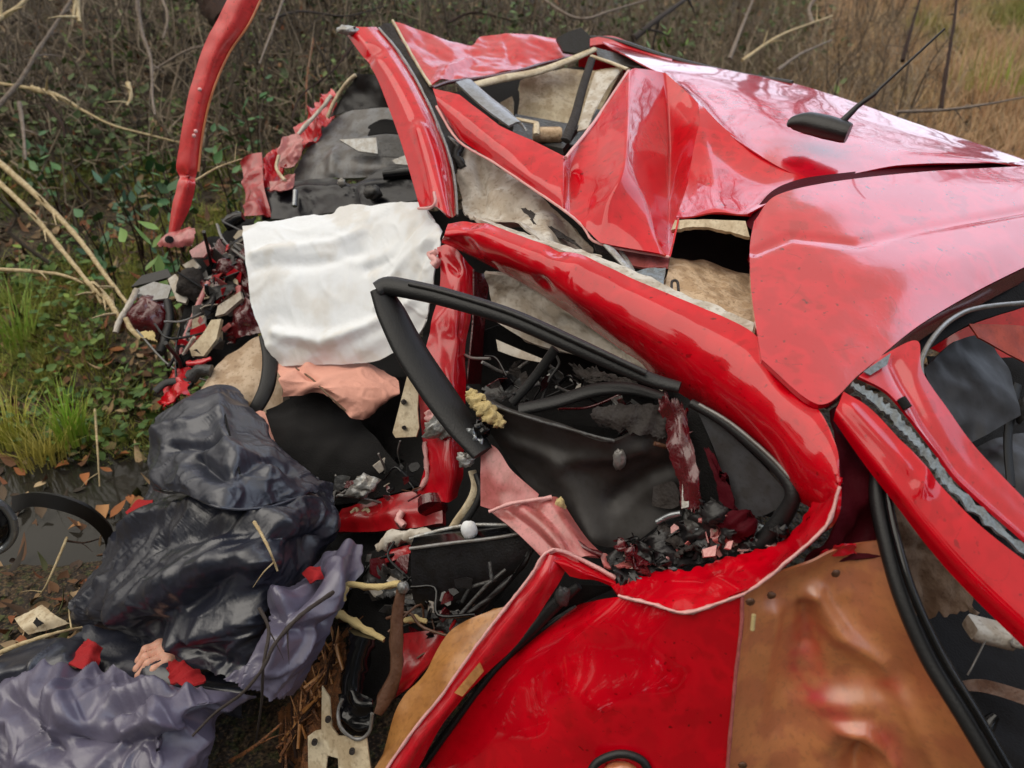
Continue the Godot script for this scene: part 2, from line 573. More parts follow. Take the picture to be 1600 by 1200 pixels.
func land(x: float, f: float) -> float:
	var left := smoothstep(1.4, -0.8, x)
	var a := clampf((f - 2.55) * 0.30, 0, 1.9)
	var b := clampf((f - 3.3) * 0.11, 0, 1.25)
	var h := lerpf(b, a, left)
	h += 0.05 * bump.get_noise_2d(x * 60, f * 60) * smoothstep(1.5, 3, f) + 0.022 * bump.get_noise_2d(x * 330, f * 330)
	var pool := Vector2((x + 1.25) / 0.55, (f - 2.1) / 0.36).length()
	h -= 0.05 * smoothstep(1.25, 0.6, pool)
	return h

func ground() -> void:
	var g := G.new()
	var xs := axis(-3.6, 3.0, 0.07, 160)
	var zs := axis(0.2, 7.0, 0.07, 160)
	var W := xs.size()
	var pos := PackedVector3Array()
	for f in zs:
		for x in xs: pos.append(v(x, land(x, f), -f))
	var nor := grid_normals(pos, W, zs.size())
	for k in pos.size():
		if nor[k].y < 0: nor[k] = -nor[k]
		g.pt(pos[k], nor[k], Vector2(pos[k].x, pos[k].z))
	for j in zs.size() - 1:
		for i in W - 1: quad(g, j * W + i, j * W + i + 1, (j + 1) * W + i + 1, (j + 1) * W + i)
	var o := MeshInstance3D.new()
	o.name = "ground"
	o.mesh = g.mesh()
	o.material_override = M.soil
	o.set_meta("kind", "structure")
	add_child(o)
	var disc := []
	var ring := []
	for k in 25:
		var a := TAU * k / 24
		disc.append(v(-1.25, -0.022, -2.1))
		ring.append(v(-1.25 + cos(a) * 0.62, -0.023, -2.1 + sin(a) * 0.42))
	var w := emit("puddle", surf([disc, ring], {"nu": 48, "nv": 6, "t": 0.002}), M.mud_water)
	tag(w, "shallow muddy puddle beside the dark jacket", "puddle", "", "structure")

func axis(a: float, b: float, step: float, reach: float) -> PackedFloat32Array:
	var out := PackedFloat32Array()
	var x := a
	var low := PackedFloat32Array()
	var s := step
	while x > -reach:
		s *= 1.25
		x -= s
		low.append(x)
	low.reverse()
	out.append_array(low)
	x = a
	while x < b:
		out.append(x)
		x += step
	s = step
	while x < reach:
		out.append(x)
		s *= 1.25
		x += s
	return out

var car: Node3D
func cp(called: String, g: G, m: String, parent: Node = null, label := "") -> MeshInstance3D:
	var o := emit(called, g, M[m], parent if parent else car)
	if label: o.set_meta("label", label)
	return o

func car_body() -> void:
	car = thing("wrecked_car", "crushed red hatchback with its roof folded in and its rear hatch torn open", "car", v(0.177,0,-1.708))
	# roof behind the fold, nearly level and wet
	var roof := cp("roof_panel", surf([
		[v(0.308,1.184,-3.281),v(0.578,1.144,-3.039),v(0.91,1.11,-2.788),v(1.166,1.053,-2.571),v(1.306,1.02,-2.437),v(1.502,0.973,-2.294)],
		[v(0.402,1.17,-2.893),v(0.569,1.133,-2.802),v(0.853,1.094,-2.526),v(1.109,1.051,-2.385),v(1.269,1.02,-2.321),v(1.462,0.984,-2.231)],
		[v(0.521,1.126,-2.683),v(0.597,1.095,-2.549),v(0.808,1.071,-2.304),v(1.06,1.045,-2.22),v(1.214,1.024,-2.208),v(1.436,0.992,-2.189)],
		[v(0.552,1.095,-2.479),v(0.612,1.053,-2.283),v(0.74,1.016,-2.042),v(0.989,1.027,-2.117),v(1.181,1.019,-2.17),v(1.475,0.993,-2.259)]],
		{"nu": 60, "nv": 24, "lin": 0.25, "amp": 0.004, "freq": 2.5}), "paint_wet")
	cp("roof_edge_trim", tube([v(0.249,1.188,-3.284),v(0.373,1.186,-3.225),v(0.537,1.152,-3.067),v(0.735,1.121,-2.934),v(0.905,1.113,-2.79)], 0.011, {"flat": 0.6}), "black_plastic")
	# the facets of the fold
	var fold := cp("folded_roof", surf([
		[v(-.227,1.154,-2.468),v(-.148,1.146,-2.417),v(-.035,1.089,-2.292),v(0.054,1.071,-2.201),v(0.131,1.051,-2.119),v(0.146,1.048,-2.141),v(0.234,1.095,-2.341),v(0.342,1.185,-2.555),v(0.366,1.19,-2.592),v(0.466,1.168,-2.637),v(0.543,1.108,-2.487)],
		[v(-.217,1.141,-2.425),v(-.139,1.109,-2.326),v(-.037,1.065,-2.208),v(0.051,1.034,-2.109),v(0.127,1.022,-2.022),v(0.147,1.002,-2.103),v(0.217,1.032,-2.08),v(0.279,1.063,-2.034),v(0.301,1.053,-2.063),v(0.457,0.99,-2.419),v(0.524,1.059,-2.355)],
		[v(-.209,1.119,-2.401),v(-.138,1.073,-2.294),v(-.042,1.044,-2.185),v(0.047,1.014,-2.063),v(0.124,0.996,-1.961),v(0.143,0.975,-2.029),v(0.188,0.978,-1.967),v(0.227,0.995,-1.902),v(0.326,0.976,-1.926),v(0.427,0.917,-2.192),v(0.465,0.975,-2.145)],
		[v(-.204,1.098,-2.412),v(-.143,1.049,-2.303),v(-.049,1.021,-2.183),v(0.047,0.993,-2.051),v(0.124,0.972,-1.935),v(0.137,0.961,-1.94),v(0.168,0.948,-1.893),v(0.206,0.924,-1.832),v(0.337,0.916,-1.782),v(0.363,0.906,-1.793),v(0.397,0.954,-1.913)]],
		{"nu": 110, "nv": 40, "lin": 0.8, "linv": 0.2, "amp": 0.003, "freq": 4}), "paint")
	cp("fold_slope", surf([
		[v(0.539,1.104,-2.468),v(0.59,1.069,-2.349),v(0.647,1.043,-2.242),v(0.7,1.025,-2.116),v(0.738,1.018,-2.037)],
		[v(0.518,1.061,-2.345),v(0.543,1.023,-2.253),v(0.585,1.005,-2.139),v(0.635,0.997,-2.042),v(0.683,1.006,-1.99)],
		[v(0.465,0.975,-2.145),v(0.498,0.98,-2.067),v(0.536,0.978,-1.985),v(0.585,0.986,-1.932),v(0.623,0.998,-1.922)],
		[v(0.396,0.955,-1.92),v(0.444,0.96,-1.905),v(0.494,0.969,-1.887),v(0.528,0.973,-1.878),v(0.551,0.981,-1.865)]],
		{"nu": 40, "nv": 30, "lin": 0.3, "folds": [[[v(0.49,0.973,-1.913),v(0.51,1.008,-2.118),v(0.537,1.087,-2.429)], 0.014, 0.05]]}), "paint")
	cp("torn_edge", tube([v(-.213,1.118,-2.4),v(-.148,1.046,-2.301),v(-.049,1.018,-2.181),v(0.047,0.99,-2.049),v(0.128,0.967,-1.932),v(0.17,0.941,-1.894),v(0.207,0.916,-1.845),v(0.362,0.905,-1.787)], 0.0035, {"rough": 0.5}), "bare_edge", fold)
	cp("torn_edge", tube([v(0.137,1.049,-2.107),v(0.229,1.093,-2.328),v(0.354,1.173,-2.64)], 0.005, {"rough": 0.3}), "bare_edge", fold)
	cp("fold_lip", surf([[v(0.392,0.952,-1.912),v(0.457,0.959,-1.893),v(0.547,0.966,-1.863)], [v(0.38,0.933,-1.89),v(0.455,0.945,-1.874),v(0.552,0.938,-1.823)]], {"nu": 20, "nv": 4, "t": 0.012, "amp": 0.004, "freq": 14, "jag": [0, 0, 0, 0.2]}), "cream", fold, "pale torn headliner lip under the fold")
	# spoiler and top of the hatch
	var hatch := cp("hatch_lid", surf([
		[v(0.541,0.995,-1.775),v(0.604,1.031,-1.848),v(0.752,1.044,-1.913),v(1.025,1.039,-2.02),v(1.417,1.015,-2.168)],
		[v(0.519,0.98,-1.709),v(0.599,1.013,-1.768),v(0.74,1.023,-1.815),v(0.993,1.019,-1.916),v(1.358,1.008,-2.06)],
		[v(0.502,0.967,-1.643),v(0.6,0.991,-1.692),v(0.736,0.987,-1.69),v(0.937,0.987,-1.771),v(1.293,0.986,-1.932)],
		[v(0.481,0.934,-1.527),v(0.585,0.952,-1.566),v(0.716,0.96,-1.582),v(0.921,0.963,-1.659),v(1.253,0.96,-1.848)],
		[v(0.467,0.9,-1.408),v(0.555,0.904,-1.399),v(0.695,0.923,-1.48),v(0.912,0.946,-1.609),v(1.231,0.942,-1.797)],
		[v(0.461,0.879,-1.339),v(0.537,0.849,-1.229),v(0.635,0.867,-1.309),v(0.786,0.896,-1.441),v(0.976,0.911,-1.588),v(1.208,0.927,-1.747)]],
		{"nu": 60, "nv": 50, "lin": 0.12, "t": 0.012, "folds": [[[v(0.514,0.974,-1.648),v(0.6,0.987,-1.69),v(0.73,0.976,-1.666),v(0.91,0.974,-1.752),v(1.286,0.984,-1.919)], -0.006, 0.012]]}), "paint_wet")
	cp("lid_edge", surf([[v(0.539,0.844,-1.232),v(0.637,0.863,-1.312),v(0.788,0.891,-1.444),v(0.979,0.906,-1.591),v(1.211,0.921,-1.75)], [v(0.564,0.823,-1.254),v(0.659,0.837,-1.326),v(0.811,0.862,-1.456),v(1.006,0.876,-1.603),v(1.227,0.888,-1.76)]], {"nu": 40, "nv": 4}), "maroon", hatch)
	cp("roof_gap_seal", surf([[v(0.54,0.969,-1.864),v(0.608,1.011,-1.941),v(0.694,1.022,-2.01),v(0.8,1.03,-2.05),v(1.091,1.022,-2.16),v(1.502,0.995,-2.306)], [v(0.546,0.979,-1.778),v(0.607,1.019,-1.841),v(0.675,1.029,-1.876),v(0.753,1.035,-1.902),v(1.029,1.028,-2.014),v(1.413,1.007,-2.158)]], {"nu": 40, "nv": 6, "folds": [[[v(0.543,0.976,-1.822),v(0.607,1.018,-1.893),v(0.777,1.036,-1.984),v(1.061,1.028,-2.094),v(1.456,1.004,-2.231)], -0.02, 0.05]]}), "maroon_dark")
	# antenna on the roof
	var base := cp("antenna_base", tube([v(0.729,1.103,-2.23),v(0.742,1.111,-2.223),v(0.772,1.115,-2.203),v(0.811,1.112,-2.166),v(0.845,1.107,-2.14),v(0.856,1.105,-2.133)], [0.006, 0.022, 0.034, 0.036, 0.033, 0.030], {"flat": 0.8, "hint": Vector3.UP, "sides": 14, "sq": 0.8}), "black_plastic")
	cp("antenna_mast", tube([v(0.838,1.123,-2.155),v(0.881,1.163,-2.173),v(0.918,1.191,-2.177),v(0.934,1.205,-2.185),v(0.997,1.266,-2.197),v(1.077,1.341,-2.217)], [0.010, 0.0068, 0.0058, 0.0036, 0.0032, 0.0026], {"lin": 0.7}), "black_plastic", base)
	# left roof rail running down into the rear pillar
	var rail := cp("roof_rail", surf([
		[v(-.155,0.937,-1.926),v(-.084,0.954,-1.902),v(0.044,0.946,-1.793),v(0.182,0.931,-1.692),v(0.33,0.909,-1.564),v(0.46,0.896,-1.418),v(0.487,0.855,-1.314),v(0.539,0.836,-1.233),v(0.553,0.806,-1.158),v(0.548,0.778,-1.113)],
		[v(-.158,0.934,-1.896),v(-.088,0.949,-1.853),v(0.037,0.936,-1.747),v(0.174,0.917,-1.644),v(0.317,0.891,-1.513),v(0.434,0.869,-1.356),v(0.484,0.838,-1.263),v(0.523,0.816,-1.193),v(0.543,0.791,-1.132),v(0.542,0.766,-1.095)],
		[v(-.162,0.923,-1.883),v(-.101,0.929,-1.849),v(0.02,0.91,-1.743),v(0.154,0.879,-1.628),v(0.303,0.846,-1.481),v(0.411,0.822,-1.335),v(0.471,0.797,-1.235),v(0.51,0.775,-1.164),v(0.536,0.76,-1.108),v(0.537,0.736,-1.074)],
		[v(-.169,0.907,-1.899),v(-.117,0.899,-1.874),v(0.009,0.873,-1.78),v(0.133,0.844,-1.665),v(0.286,0.793,-1.509),v(0.394,0.768,-1.361),v(0.467,0.74,-1.258),v(0.504,0.722,-1.171),v(0.537,0.715,-1.116),v(0.534,0.701,-1.08)],
		[v(-.173,0.888,-1.93),v(-.126,0.869,-1.918),v(0,0.834,-1.839),v(0.12,0.798,-1.736),v(0.28,0.742,-1.566),v(0.392,0.712,-1.416),v(0.475,0.685,-1.3),v(0.511,0.671,-1.198),v(0.536,0.673,-1.152),v(0.532,0.661,-1.107)]],
		{"nu": 110, "nv": 30, "lin": 0.12, "t": 0.006, "amp": 0.004, "freq": 4, "folds": [[[v(-.099,0.956,-1.892),v(-.105,0.894,-1.856)], -0.012, 0.025], [[v(0.1,0.94,-1.744),v(0.065,0.856,-1.706)], -0.010, 0.02], [[v(0.147,0.942,-1.699),v(0.125,0.866,-1.631)], 0.008, 0.03]]}), "paint")
	cp("rail_lining", surf([
		[v(-.098,0.948,-1.968),v(0.045,0.936,-1.856),v(0.194,0.927,-1.747),v(0.34,0.906,-1.62),v(0.478,0.899,-1.466)],
		[v(-.084,0.953,-1.907),v(0.044,0.943,-1.797),v(0.182,0.928,-1.696),v(0.331,0.906,-1.568),v(0.462,0.892,-1.421)]], {"nu": 50, "nv": 5, "t": 0.008, "amp": 0.006, "freq": 12, "jag": [0, 0, 0.35, 0], "jf": 16}), "headliner", rail)
	# rear quarter: upper shelf, crease and side
	cp("quarter_shelf", surf([
		[v(0.189,0.464,-1.192),v(0.271,0.498,-1.194),v(0.341,0.523,-1.179),v(0.415,0.564,-1.169),v(0.472,0.598,-1.153),v(0.51,0.639,-1.154),v(0.527,0.699,-1.154)],
		[v(0.194,0.482,-1.156),v(0.273,0.51,-1.137),v(0.332,0.533,-1.116),v(0.401,0.572,-1.109),v(0.464,0.61,-1.102),v(0.507,0.667,-1.107),v(0.537,0.724,-1.122)],
		[v(0.198,0.505,-1.117),v(0.255,0.517,-1.084),v(0.304,0.528,-1.055),v(0.356,0.556,-1.048),v(0.409,0.596,-1.043),v(0.465,0.651,-1.051),v(0.523,0.713,-1.07),v(0.546,0.781,-1.109)]],
		{"nu": 80, "nv": 20, "lin": 0.15, "jag": [0, 0, 0.18, 0], "jf": 12, "folds": [[[v(0.368,0.556,-1.106),v(0.394,0.582,-1.04)], 0.007, 0.02]]}), "paint")
	var q := cp("quarter_panel", surf([
		[v(0.135,0.386,-1.216),v(0.195,0.505,-1.117),v(0.255,0.517,-1.084),v(0.304,0.528,-1.055),v(0.356,0.556,-1.048),v(0.393,0.583,-1.045)],
		[v(0.065,0.345,-1.192),v(0.149,0.449,-1.102),v(0.231,0.473,-1.064),v(0.298,0.49,-1.047),v(0.354,0.517,-1.037),v(0.395,0.537,-1.032)],
		[v(-.007,0.281,-1.178),v(0.109,0.363,-1.087),v(0.221,0.411,-1.045),v(0.296,0.431,-1.028),v(0.351,0.456,-1.02),v(0.394,0.473,-1.012)],
		[v(-.077,0.197,-1.153),v(0.074,0.278,-1.061),v(0.205,0.337,-1.014),v(0.286,0.358,-.998),v(0.344,0.371,-.994),v(0.39,0.388,-.986)],
		[v(-.187,0.032,-1.104),v(0.037,0.165,-1.019),v(0.194,0.229,-.987),v(0.277,0.256,-.967),v(0.339,0.26,-.964),v(0.389,0.273,-.955)],
		[v(-.332,-.153,-1.044),v(0.013,-.005,-.956),v(0.182,0.064,-.915),v(0.276,0.079,-.906),v(0.335,0.084,-.903),v(0.385,0.094,-.897)]],
		{"nu": 60, "nv": 60, "t": 0.005, "folds": [[[v(0.126,0.322,-1.04),v(0.19,0.217,-.968)], 0.012, 0.05], [[v(0.037,0.288,-1.09),v(0.12,0.408,-1.101),v(0.219,0.486,-1.066)], -0.010, 0.06]]}), "paint")
	cp("crease_edge", tube([v(0.195,0.509,-1.113),v(0.254,0.521,-1.079),v(0.303,0.531,-1.05),v(0.354,0.559,-1.043),v(0.408,0.598,-1.038),v(0.463,0.654,-1.047),v(0.521,0.715,-1.065),v(0.543,0.771,-1.097)], 0.003, {"rough": 1.2, "sub": 8}), "bare_edge", q)
	cp("crease_edge", tube([v(0.129,0.382,-1.214),v(0.064,0.348,-1.188),v(-.007,0.283,-1.174),v(-.076,0.199,-1.148),v(-.186,0.035,-1.1)], 0.006, {"rough": 0.4}), "black_plastic", q)
	# arch lip at the bottom
	cp("wheel_arch_lip", tube([v(0.139,0.211,-.953),v(0.159,0.236,-.968),v(0.2,0.253,-.972),v(0.238,0.247,-.963),v(0.256,0.22,-.947)], 0.008), "rubber", q)
	cp("fuel_flap", blob(v(0.202,0.207,-.962), Vector3(0.036, 0.03, 0.02), 3, 0.1), "primer", q)
	# panel where the tail lamp was
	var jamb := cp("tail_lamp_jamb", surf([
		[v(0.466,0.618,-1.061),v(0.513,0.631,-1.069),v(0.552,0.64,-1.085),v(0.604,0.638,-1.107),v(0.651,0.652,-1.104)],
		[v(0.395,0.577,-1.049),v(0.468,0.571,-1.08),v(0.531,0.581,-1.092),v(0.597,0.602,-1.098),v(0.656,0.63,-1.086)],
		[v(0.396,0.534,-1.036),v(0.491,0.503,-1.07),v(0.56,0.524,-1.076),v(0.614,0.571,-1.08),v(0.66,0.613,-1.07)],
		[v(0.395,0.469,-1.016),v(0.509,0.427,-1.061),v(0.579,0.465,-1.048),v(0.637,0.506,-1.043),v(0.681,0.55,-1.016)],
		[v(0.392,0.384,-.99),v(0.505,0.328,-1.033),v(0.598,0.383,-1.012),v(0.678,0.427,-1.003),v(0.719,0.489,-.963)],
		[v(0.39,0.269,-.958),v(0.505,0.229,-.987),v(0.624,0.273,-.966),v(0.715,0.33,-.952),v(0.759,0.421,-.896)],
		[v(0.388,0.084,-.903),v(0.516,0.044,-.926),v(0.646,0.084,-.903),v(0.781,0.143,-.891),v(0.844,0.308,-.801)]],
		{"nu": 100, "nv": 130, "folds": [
			[[v(0.571,0.103,-.868),v(0.563,0.254,-.955),v(0.588,0.308,-.975),v(0.637,0.313,-.978),v(0.681,0.262,-.937),v(0.702,0.123,-.856)], 0.026, 0.018],
			[[v(0.635,0.103,-.868),v(0.632,0.239,-.946),v(0.641,0.254,-.955)], -0.06, 0.03],
			[[v(0.592,0.402,-1.017),v(0.626,0.422,-1.011),v(0.659,0.418,-.992)], -0.016, 0.04],
			[[v(0.516,0.332,-1.011),v(0.6,0.35,-.993),v(0.652,0.369,-.975),v(0.687,0.319,-.935),v(0.721,0.192,-.861)], 0.010, 0.022],
			[[v(0.537,0.542,-1.081),v(0.588,0.479,-1.05),v(0.65,0.442,-1.011),v(0.699,0.366,-.951),v(0.739,0.279,-.9)], 0.022, 0.02],
			[[v(0.526,0.519,-1.073),v(0.535,0.444,-1.053),v(0.538,0.392,-1.011)], -0.02, 0.016],
			[[v(0.465,0.516,-1.06),v(0.469,0.374,-1.012),v(0.473,0.175,-.932)], 0.012, 0.02],
			[[v(0.42,0.553,-1.047),v(0.427,0.418,-1.003),v(0.424,0.224,-.938)], -0.010, 0.008],
			[[v(0.565,0.584,-1.076),v(0.58,0.553,-1.07)], 0.006, 0.02]],
			"tint": [[[v(0.534,0.471,-1.065),v(0.526,0.402,-1.046),v(0.541,0.356,-1.027),v(0.581,0.339,-.998)], 0.024, Color(1.25, 0.16, 0.5)], [[v(0.543,0.442,-1.054),v(0.569,0.38,-1.022)], 0.013, Color(1.2, 0.1, 0.3)], [[v(0.598,0.396,-1.014),v(0.673,0.41,-.993)], 0.012, Color(1.0, 0.15, 0.2)], [[v(0.515,0.658,-1.084),v(0.582,0.647,-1.113)], 0.02, Color(1.0, 0.1, 0.12)], [[v(0.579,0.329,-.986),v(0.671,0.312,-.959),v(0.726,0.221,-.89)], 0.02, Color(1.3, 0.5, 0.75)]]}), "primer")  # pink reflection streaks and red overspray, both painted into the vertex colours
	cp("panel_edge", tube([v(0.394,0.582,-1.04),v(0.396,0.542,-1.026),v(0.394,0.478,-1.007),v(0.391,0.394,-.982),v(0.39,0.28,-.95),v(0.386,0.101,-.892)], 0.0035, {"rough": 0.5}), "faded_pink", jamb)
	cp("pillar_web", surf([[v(0.571,0.825,-1.25),v(0.576,0.764,-1.18),v(0.565,0.708,-1.125),v(0.539,0.654,-1.088),v(0.51,0.617,-1.072)], [v(0.618,0.83,-1.287),v(0.635,0.76,-1.224),v(0.638,0.703,-1.168),v(0.618,0.644,-1.134),v(0.563,0.602,-1.098)], [v(0.635,0.83,-1.287),v(0.653,0.766,-1.216),v(0.656,0.709,-1.16),v(0.653,0.654,-1.105),v(0.651,0.627,-1.089)]], {"nu": 30, "nv": 16, "amp": 0.02, "freq": 9}), "maroon_dark", jamb)
	cp("web_tear", surf([[v(0.533,0.643,-1.081),v(0.563,0.651,-1.092),v(0.595,0.646,-1.101)], [v(0.532,0.624,-1.076),v(0.567,0.623,-1.087),v(0.6,0.626,-1.094)]], {"nu": 16, "nv": 8, "amp": 0.02, "freq": 12, "jag": [0.1, 0.1, 0.2, 0.3]}), "paint_dull", jamb)
	for s in [v(0.405,0.58,-1.027), v(0.558,0.607,-1.066), v(0.406,0.294,-.92), v(0.444,0.582,-1.04)]:
		cp("bolt", blob(s, Vector3(0.008, 0.008, 0.004), s.x * 9, 0.3, 6), "brown_metal", jamb)
	cp("clip", tube([v(0.414,0.553,-1.024),v(0.413,0.526,-1.014)], 0.004), "foam", jamb)
	# rubber seal round the hatch opening
	var seal := cp("weather_seal", tube([v(0.645,0.758,-1.188),v(0.633,0.712,-1.138),v(0.638,0.655,-1.071),v(0.652,0.598,-1.009),v(0.682,0.534,-.944),v(0.723,0.478,-.876),v(0.772,0.408,-.801)], 0.0125), "rubber")
	cp("seal_bead", tube([v(0.658,0.764,-1.18),v(0.649,0.718,-1.13),v(0.652,0.665,-1.06),v(0.666,0.613,-1.001),v(0.697,0.551,-.936),v(0.737,0.495,-.869),v(0.783,0.426,-.795)], 0.0075), "black_gloss", seal)
	# side frame of the hatch
	var frame := cp("hatch_frame", surf([
		[v(0.586,0.861,-1.253),v(0.629,0.841,-1.225),v(0.679,0.798,-1.165),v(0.73,0.751,-1.109),v(0.782,0.711,-1.057),v(0.868,0.662,-.994)],
		[v(0.575,0.85,-1.236),v(0.618,0.822,-1.196),v(0.664,0.78,-1.138),v(0.711,0.734,-1.082),v(0.765,0.69,-1.028),v(0.858,0.633,-.96)],
		[v(0.566,0.839,-1.224),v(0.607,0.797,-1.17),v(0.65,0.753,-1.11),v(0.695,0.708,-1.055),v(0.747,0.663,-1.001),v(0.845,0.595,-.915)],
		[v(0.566,0.82,-1.224),v(0.609,0.768,-1.165),v(0.655,0.719,-1.108),v(0.697,0.674,-1.053),v(0.747,0.63,-.999),v(0.855,0.548,-.905)]],
		{"nu": 50, "nv": 20, "t": 0.008, "folds": [[[v(0.593,0.841,-1.225),v(0.67,0.779,-1.131)], 0.006, 0.01], [[v(0.675,0.804,-1.157),v(0.702,0.779,-1.131),v(0.686,0.761,-1.109)], 0.008, 0.014]]}), "paint")
	cp("frame_inner", surf([
		[v(0.678,0.887,-1.338),v(0.752,0.905,-1.365),v(0.748,0.87,-1.311),v(0.779,0.825,-1.25),v(0.82,0.775,-1.192),v(0.914,0.693,-1.093)],
		[v(0.651,0.881,-1.311),v(0.713,0.875,-1.314),v(0.724,0.851,-1.271),v(0.755,0.807,-1.216),v(0.8,0.757,-1.165),v(0.904,0.679,-1.068)],
		[v(0.621,0.874,-1.284),v(0.666,0.856,-1.262),v(0.696,0.829,-1.223),v(0.733,0.79,-1.178),v(0.775,0.746,-1.129),v(0.891,0.671,-1.04)]],
		{"nu": 50, "nv": 16, "t": 0.006, "folds": [[[v(0.699,0.885,-1.319),v(0.707,0.86,-1.282),v(0.727,0.816,-1.222),v(0.773,0.761,-1.155),v(0.894,0.675,-1.048)], -0.010, 0.014]]}), "paint_dull", frame)
	cp("sealant_strip", surf([
		[v(0.61,0.874,-1.276),v(0.66,0.854,-1.246),v(0.694,0.824,-1.201),v(0.728,0.79,-1.158),v(0.775,0.744,-1.105),v(0.881,0.674,-1.024)],
		[v(0.599,0.864,-1.261),v(0.64,0.841,-1.225),v(0.676,0.807,-1.176),v(0.716,0.768,-1.127),v(0.758,0.729,-1.079),v(0.873,0.659,-1.002)]],
		{"nu": 60, "nv": 6, "t": 0.005, "jag": [0, 0, 0.5, 0.5], "jf": 18, "amp": 0.006, "freq": 20}), "adhesive", frame)
	cp("sealant_strip", plate([v(0.63,0.882,-1.289),v(0.688,0.901,-1.323),v(0.678,0.886,-1.306),v(0.641,0.877,-1.284)], 0.003), "adhesive", frame)
	cp("frame_hole", tube([v(0.686,0.852,-1.245),v(0.694,0.841,-1.23)], [0.0085, 0.0085], {"sub": 2}), "carpet", frame)
	# inside of the raised hatch and the luggage bay
	cp("hatch_trim", surf([
		[v(0.806,0.864,-1.492),v(0.957,0.874,-1.613),v(1.227,0.907,-1.771)],
		[v(0.811,0.838,-1.442),v(0.968,0.846,-1.562),v(1.195,0.848,-1.679)]], {"nu": 20, "nv": 20, "t": 0.01, "amp": 0.01, "freq": 4}), "matte_black")
	cp("drawn_lit_edge", tube([v(0.776,0.83,-1.357),v(0.786,0.85,-1.392),v(0.823,0.873,-1.439),v(0.89,0.885,-1.504),v(0.977,0.883,-1.561),v(1.162,0.866,-1.631)], 0.0055), "grey_plastic")  # thin grey tube drawn for the lit inner edge of the hatch frame
	cp("trim_strip", surf([[v(0.956,0.85,-1.553),v(1.048,0.838,-1.569),v(1.149,0.822,-1.583)], [v(0.967,0.828,-1.529),v(1.03,0.8,-1.513),v(1.123,0.752,-1.496)]], {"nu": 14, "nv": 6, "amp": 0.006, "freq": 8}), "rust_red")
	cp("hatch_inner_panel", surf([[v(0.881,0.754,-1.533),v(0.976,0.77,-1.622),v(1.081,0.761,-1.687)], [v(0.882,0.694,-1.463),v(0.996,0.698,-1.535),v(1.115,0.705,-1.608)], [v(0.925,0.636,-1.406),v(1.001,0.636,-1.453),v(1.105,0.639,-1.524)]], {"nu": 20, "nv": 20, "amp": 0.02, "freq": 5}), "door_card")
	cp("rear_seat_top", surf([[v(1.119,0.465,-1.654),v(1.209,0.481,-1.687),v(1.338,0.478,-1.72)], [v(1.078,0.445,-1.527),v(1.164,0.453,-1.555),v(1.273,0.448,-1.586)], [v(1.093,0.389,-1.437),v(1.163,0.388,-1.46),v(1.27,0.381,-1.49)]], {"nu": 16, "nv": 16, "t": 0.04, "amp": 0.02, "freq": 6}), "door_card")
	cp("seat_strap", tube([v(1.197,0.625,-1.689),v(1.144,0.548,-1.586),v(1.121,0.476,-1.487)], 0.012, {"flat": 0.3}), "rubber")
	cp("latch", blob(v(1.175,0.599,-1.616), Vector3(0.018, 0.03, 0.015), 61, 0.6), "dash_grey")
	cp("luggage_wall", surf([
		[v(1.153,0.512,-2.028),v(1.37,0.488,-2.072),v(1.679,0.465,-2.116)],
		[v(1.115,0.354,-1.648),v(1.306,0.324,-1.688),v(1.587,0.293,-1.728)],
		[v(0.863,0.301,-1.386),v(1.093,0.228,-1.402),v(1.44,0.153,-1.416)]], {"nu": 16, "nv": 16, "amp": 0.03, "freq": 4}), "carpet")
	cp("luggage_floor", surf([
		[v(0.722,0.416,-1.302),v(0.952,0.336,-1.291),v(1.329,0.24,-1.293)],
		[v(0.755,0.31,-1.126),v(0.895,0.283,-1.087),v(1.181,0.251,-1.069)],
		[v(0.758,0.264,-.961),v(0.862,0.251,-.907),v(1.034,0.259,-.842)]], {"nu": 24, "nv": 24, "amp": 0.02, "freq": 6}), "matte_black")
	var lug := cp("bay_side_trim", surf([
		[v(0.709,0.642,-1.248),v(0.761,0.624,-1.261),v(0.833,0.585,-1.261)],
		[v(0.723,0.543,-1.18),v(0.793,0.519,-1.189),v(0.878,0.512,-1.196)],
		[v(0.749,0.454,-1.105),v(0.807,0.434,-1.116),v(0.885,0.444,-1.122)]], {"nu": 24, "nv": 24, "amp": 0.03, "freq": 7, "jag": [0.1, 0.1, 0, 0.15], "folds": [[[v(0.723,0.564,-1.192),v(0.805,0.54,-1.201),v(0.884,0.544,-1.215)], -0.02, 0.01], [[v(0.781,0.635,-1.256),v(0.795,0.429,-1.113)], -0.02, 0.012]]}), "brown_trim")
	cp("foam_block", box(v(0.884,0.443,-1.087), Vector3(0.085, 0.03, 0.05), Basis(Vector3(0.3, 0.2, 1).normalized(), -0.28)), "headliner", lug)
	cp("lamp_bulb", blob(v(0.917,0.449,-1.056), Vector3(0.016, 0.01, 0.012), 5), "pale_metal", lug)
	cp("torn_leaf_of_trim", surf([[v(0.823,0.351,-1.051),v(0.88,0.359,-1.05),v(0.979,0.355,-1.013)], [v(0.826,0.343,-1.041),v(0.886,0.344,-1.03),v(0.973,0.338,-.992)]], {"nu": 16, "nv": 5, "amp": 0.008, "freq": 12}), "brown_metal", lug)
	cp("bay_hook", tube([v(0.806,0.355,-.921),v(0.828,0.375,-.944),v(0.84,0.386,-.951)], [0.014, 0.013, 0.008]), "black_gloss", lug)
	cp("bay_wire", tube([v(0.803,0.391,-.942),v(0.811,0.373,-.92),v(0.825,0.353,-.897),v(0.837,0.334,-.874)], 0.0025), "steel", lug)
	cp("bay_wire", tube([v(0.863,0.446,-1.066),v(0.834,0.414,-1.036),v(0.824,0.399,-1.027)], 0.002), "grey_plastic", lug)
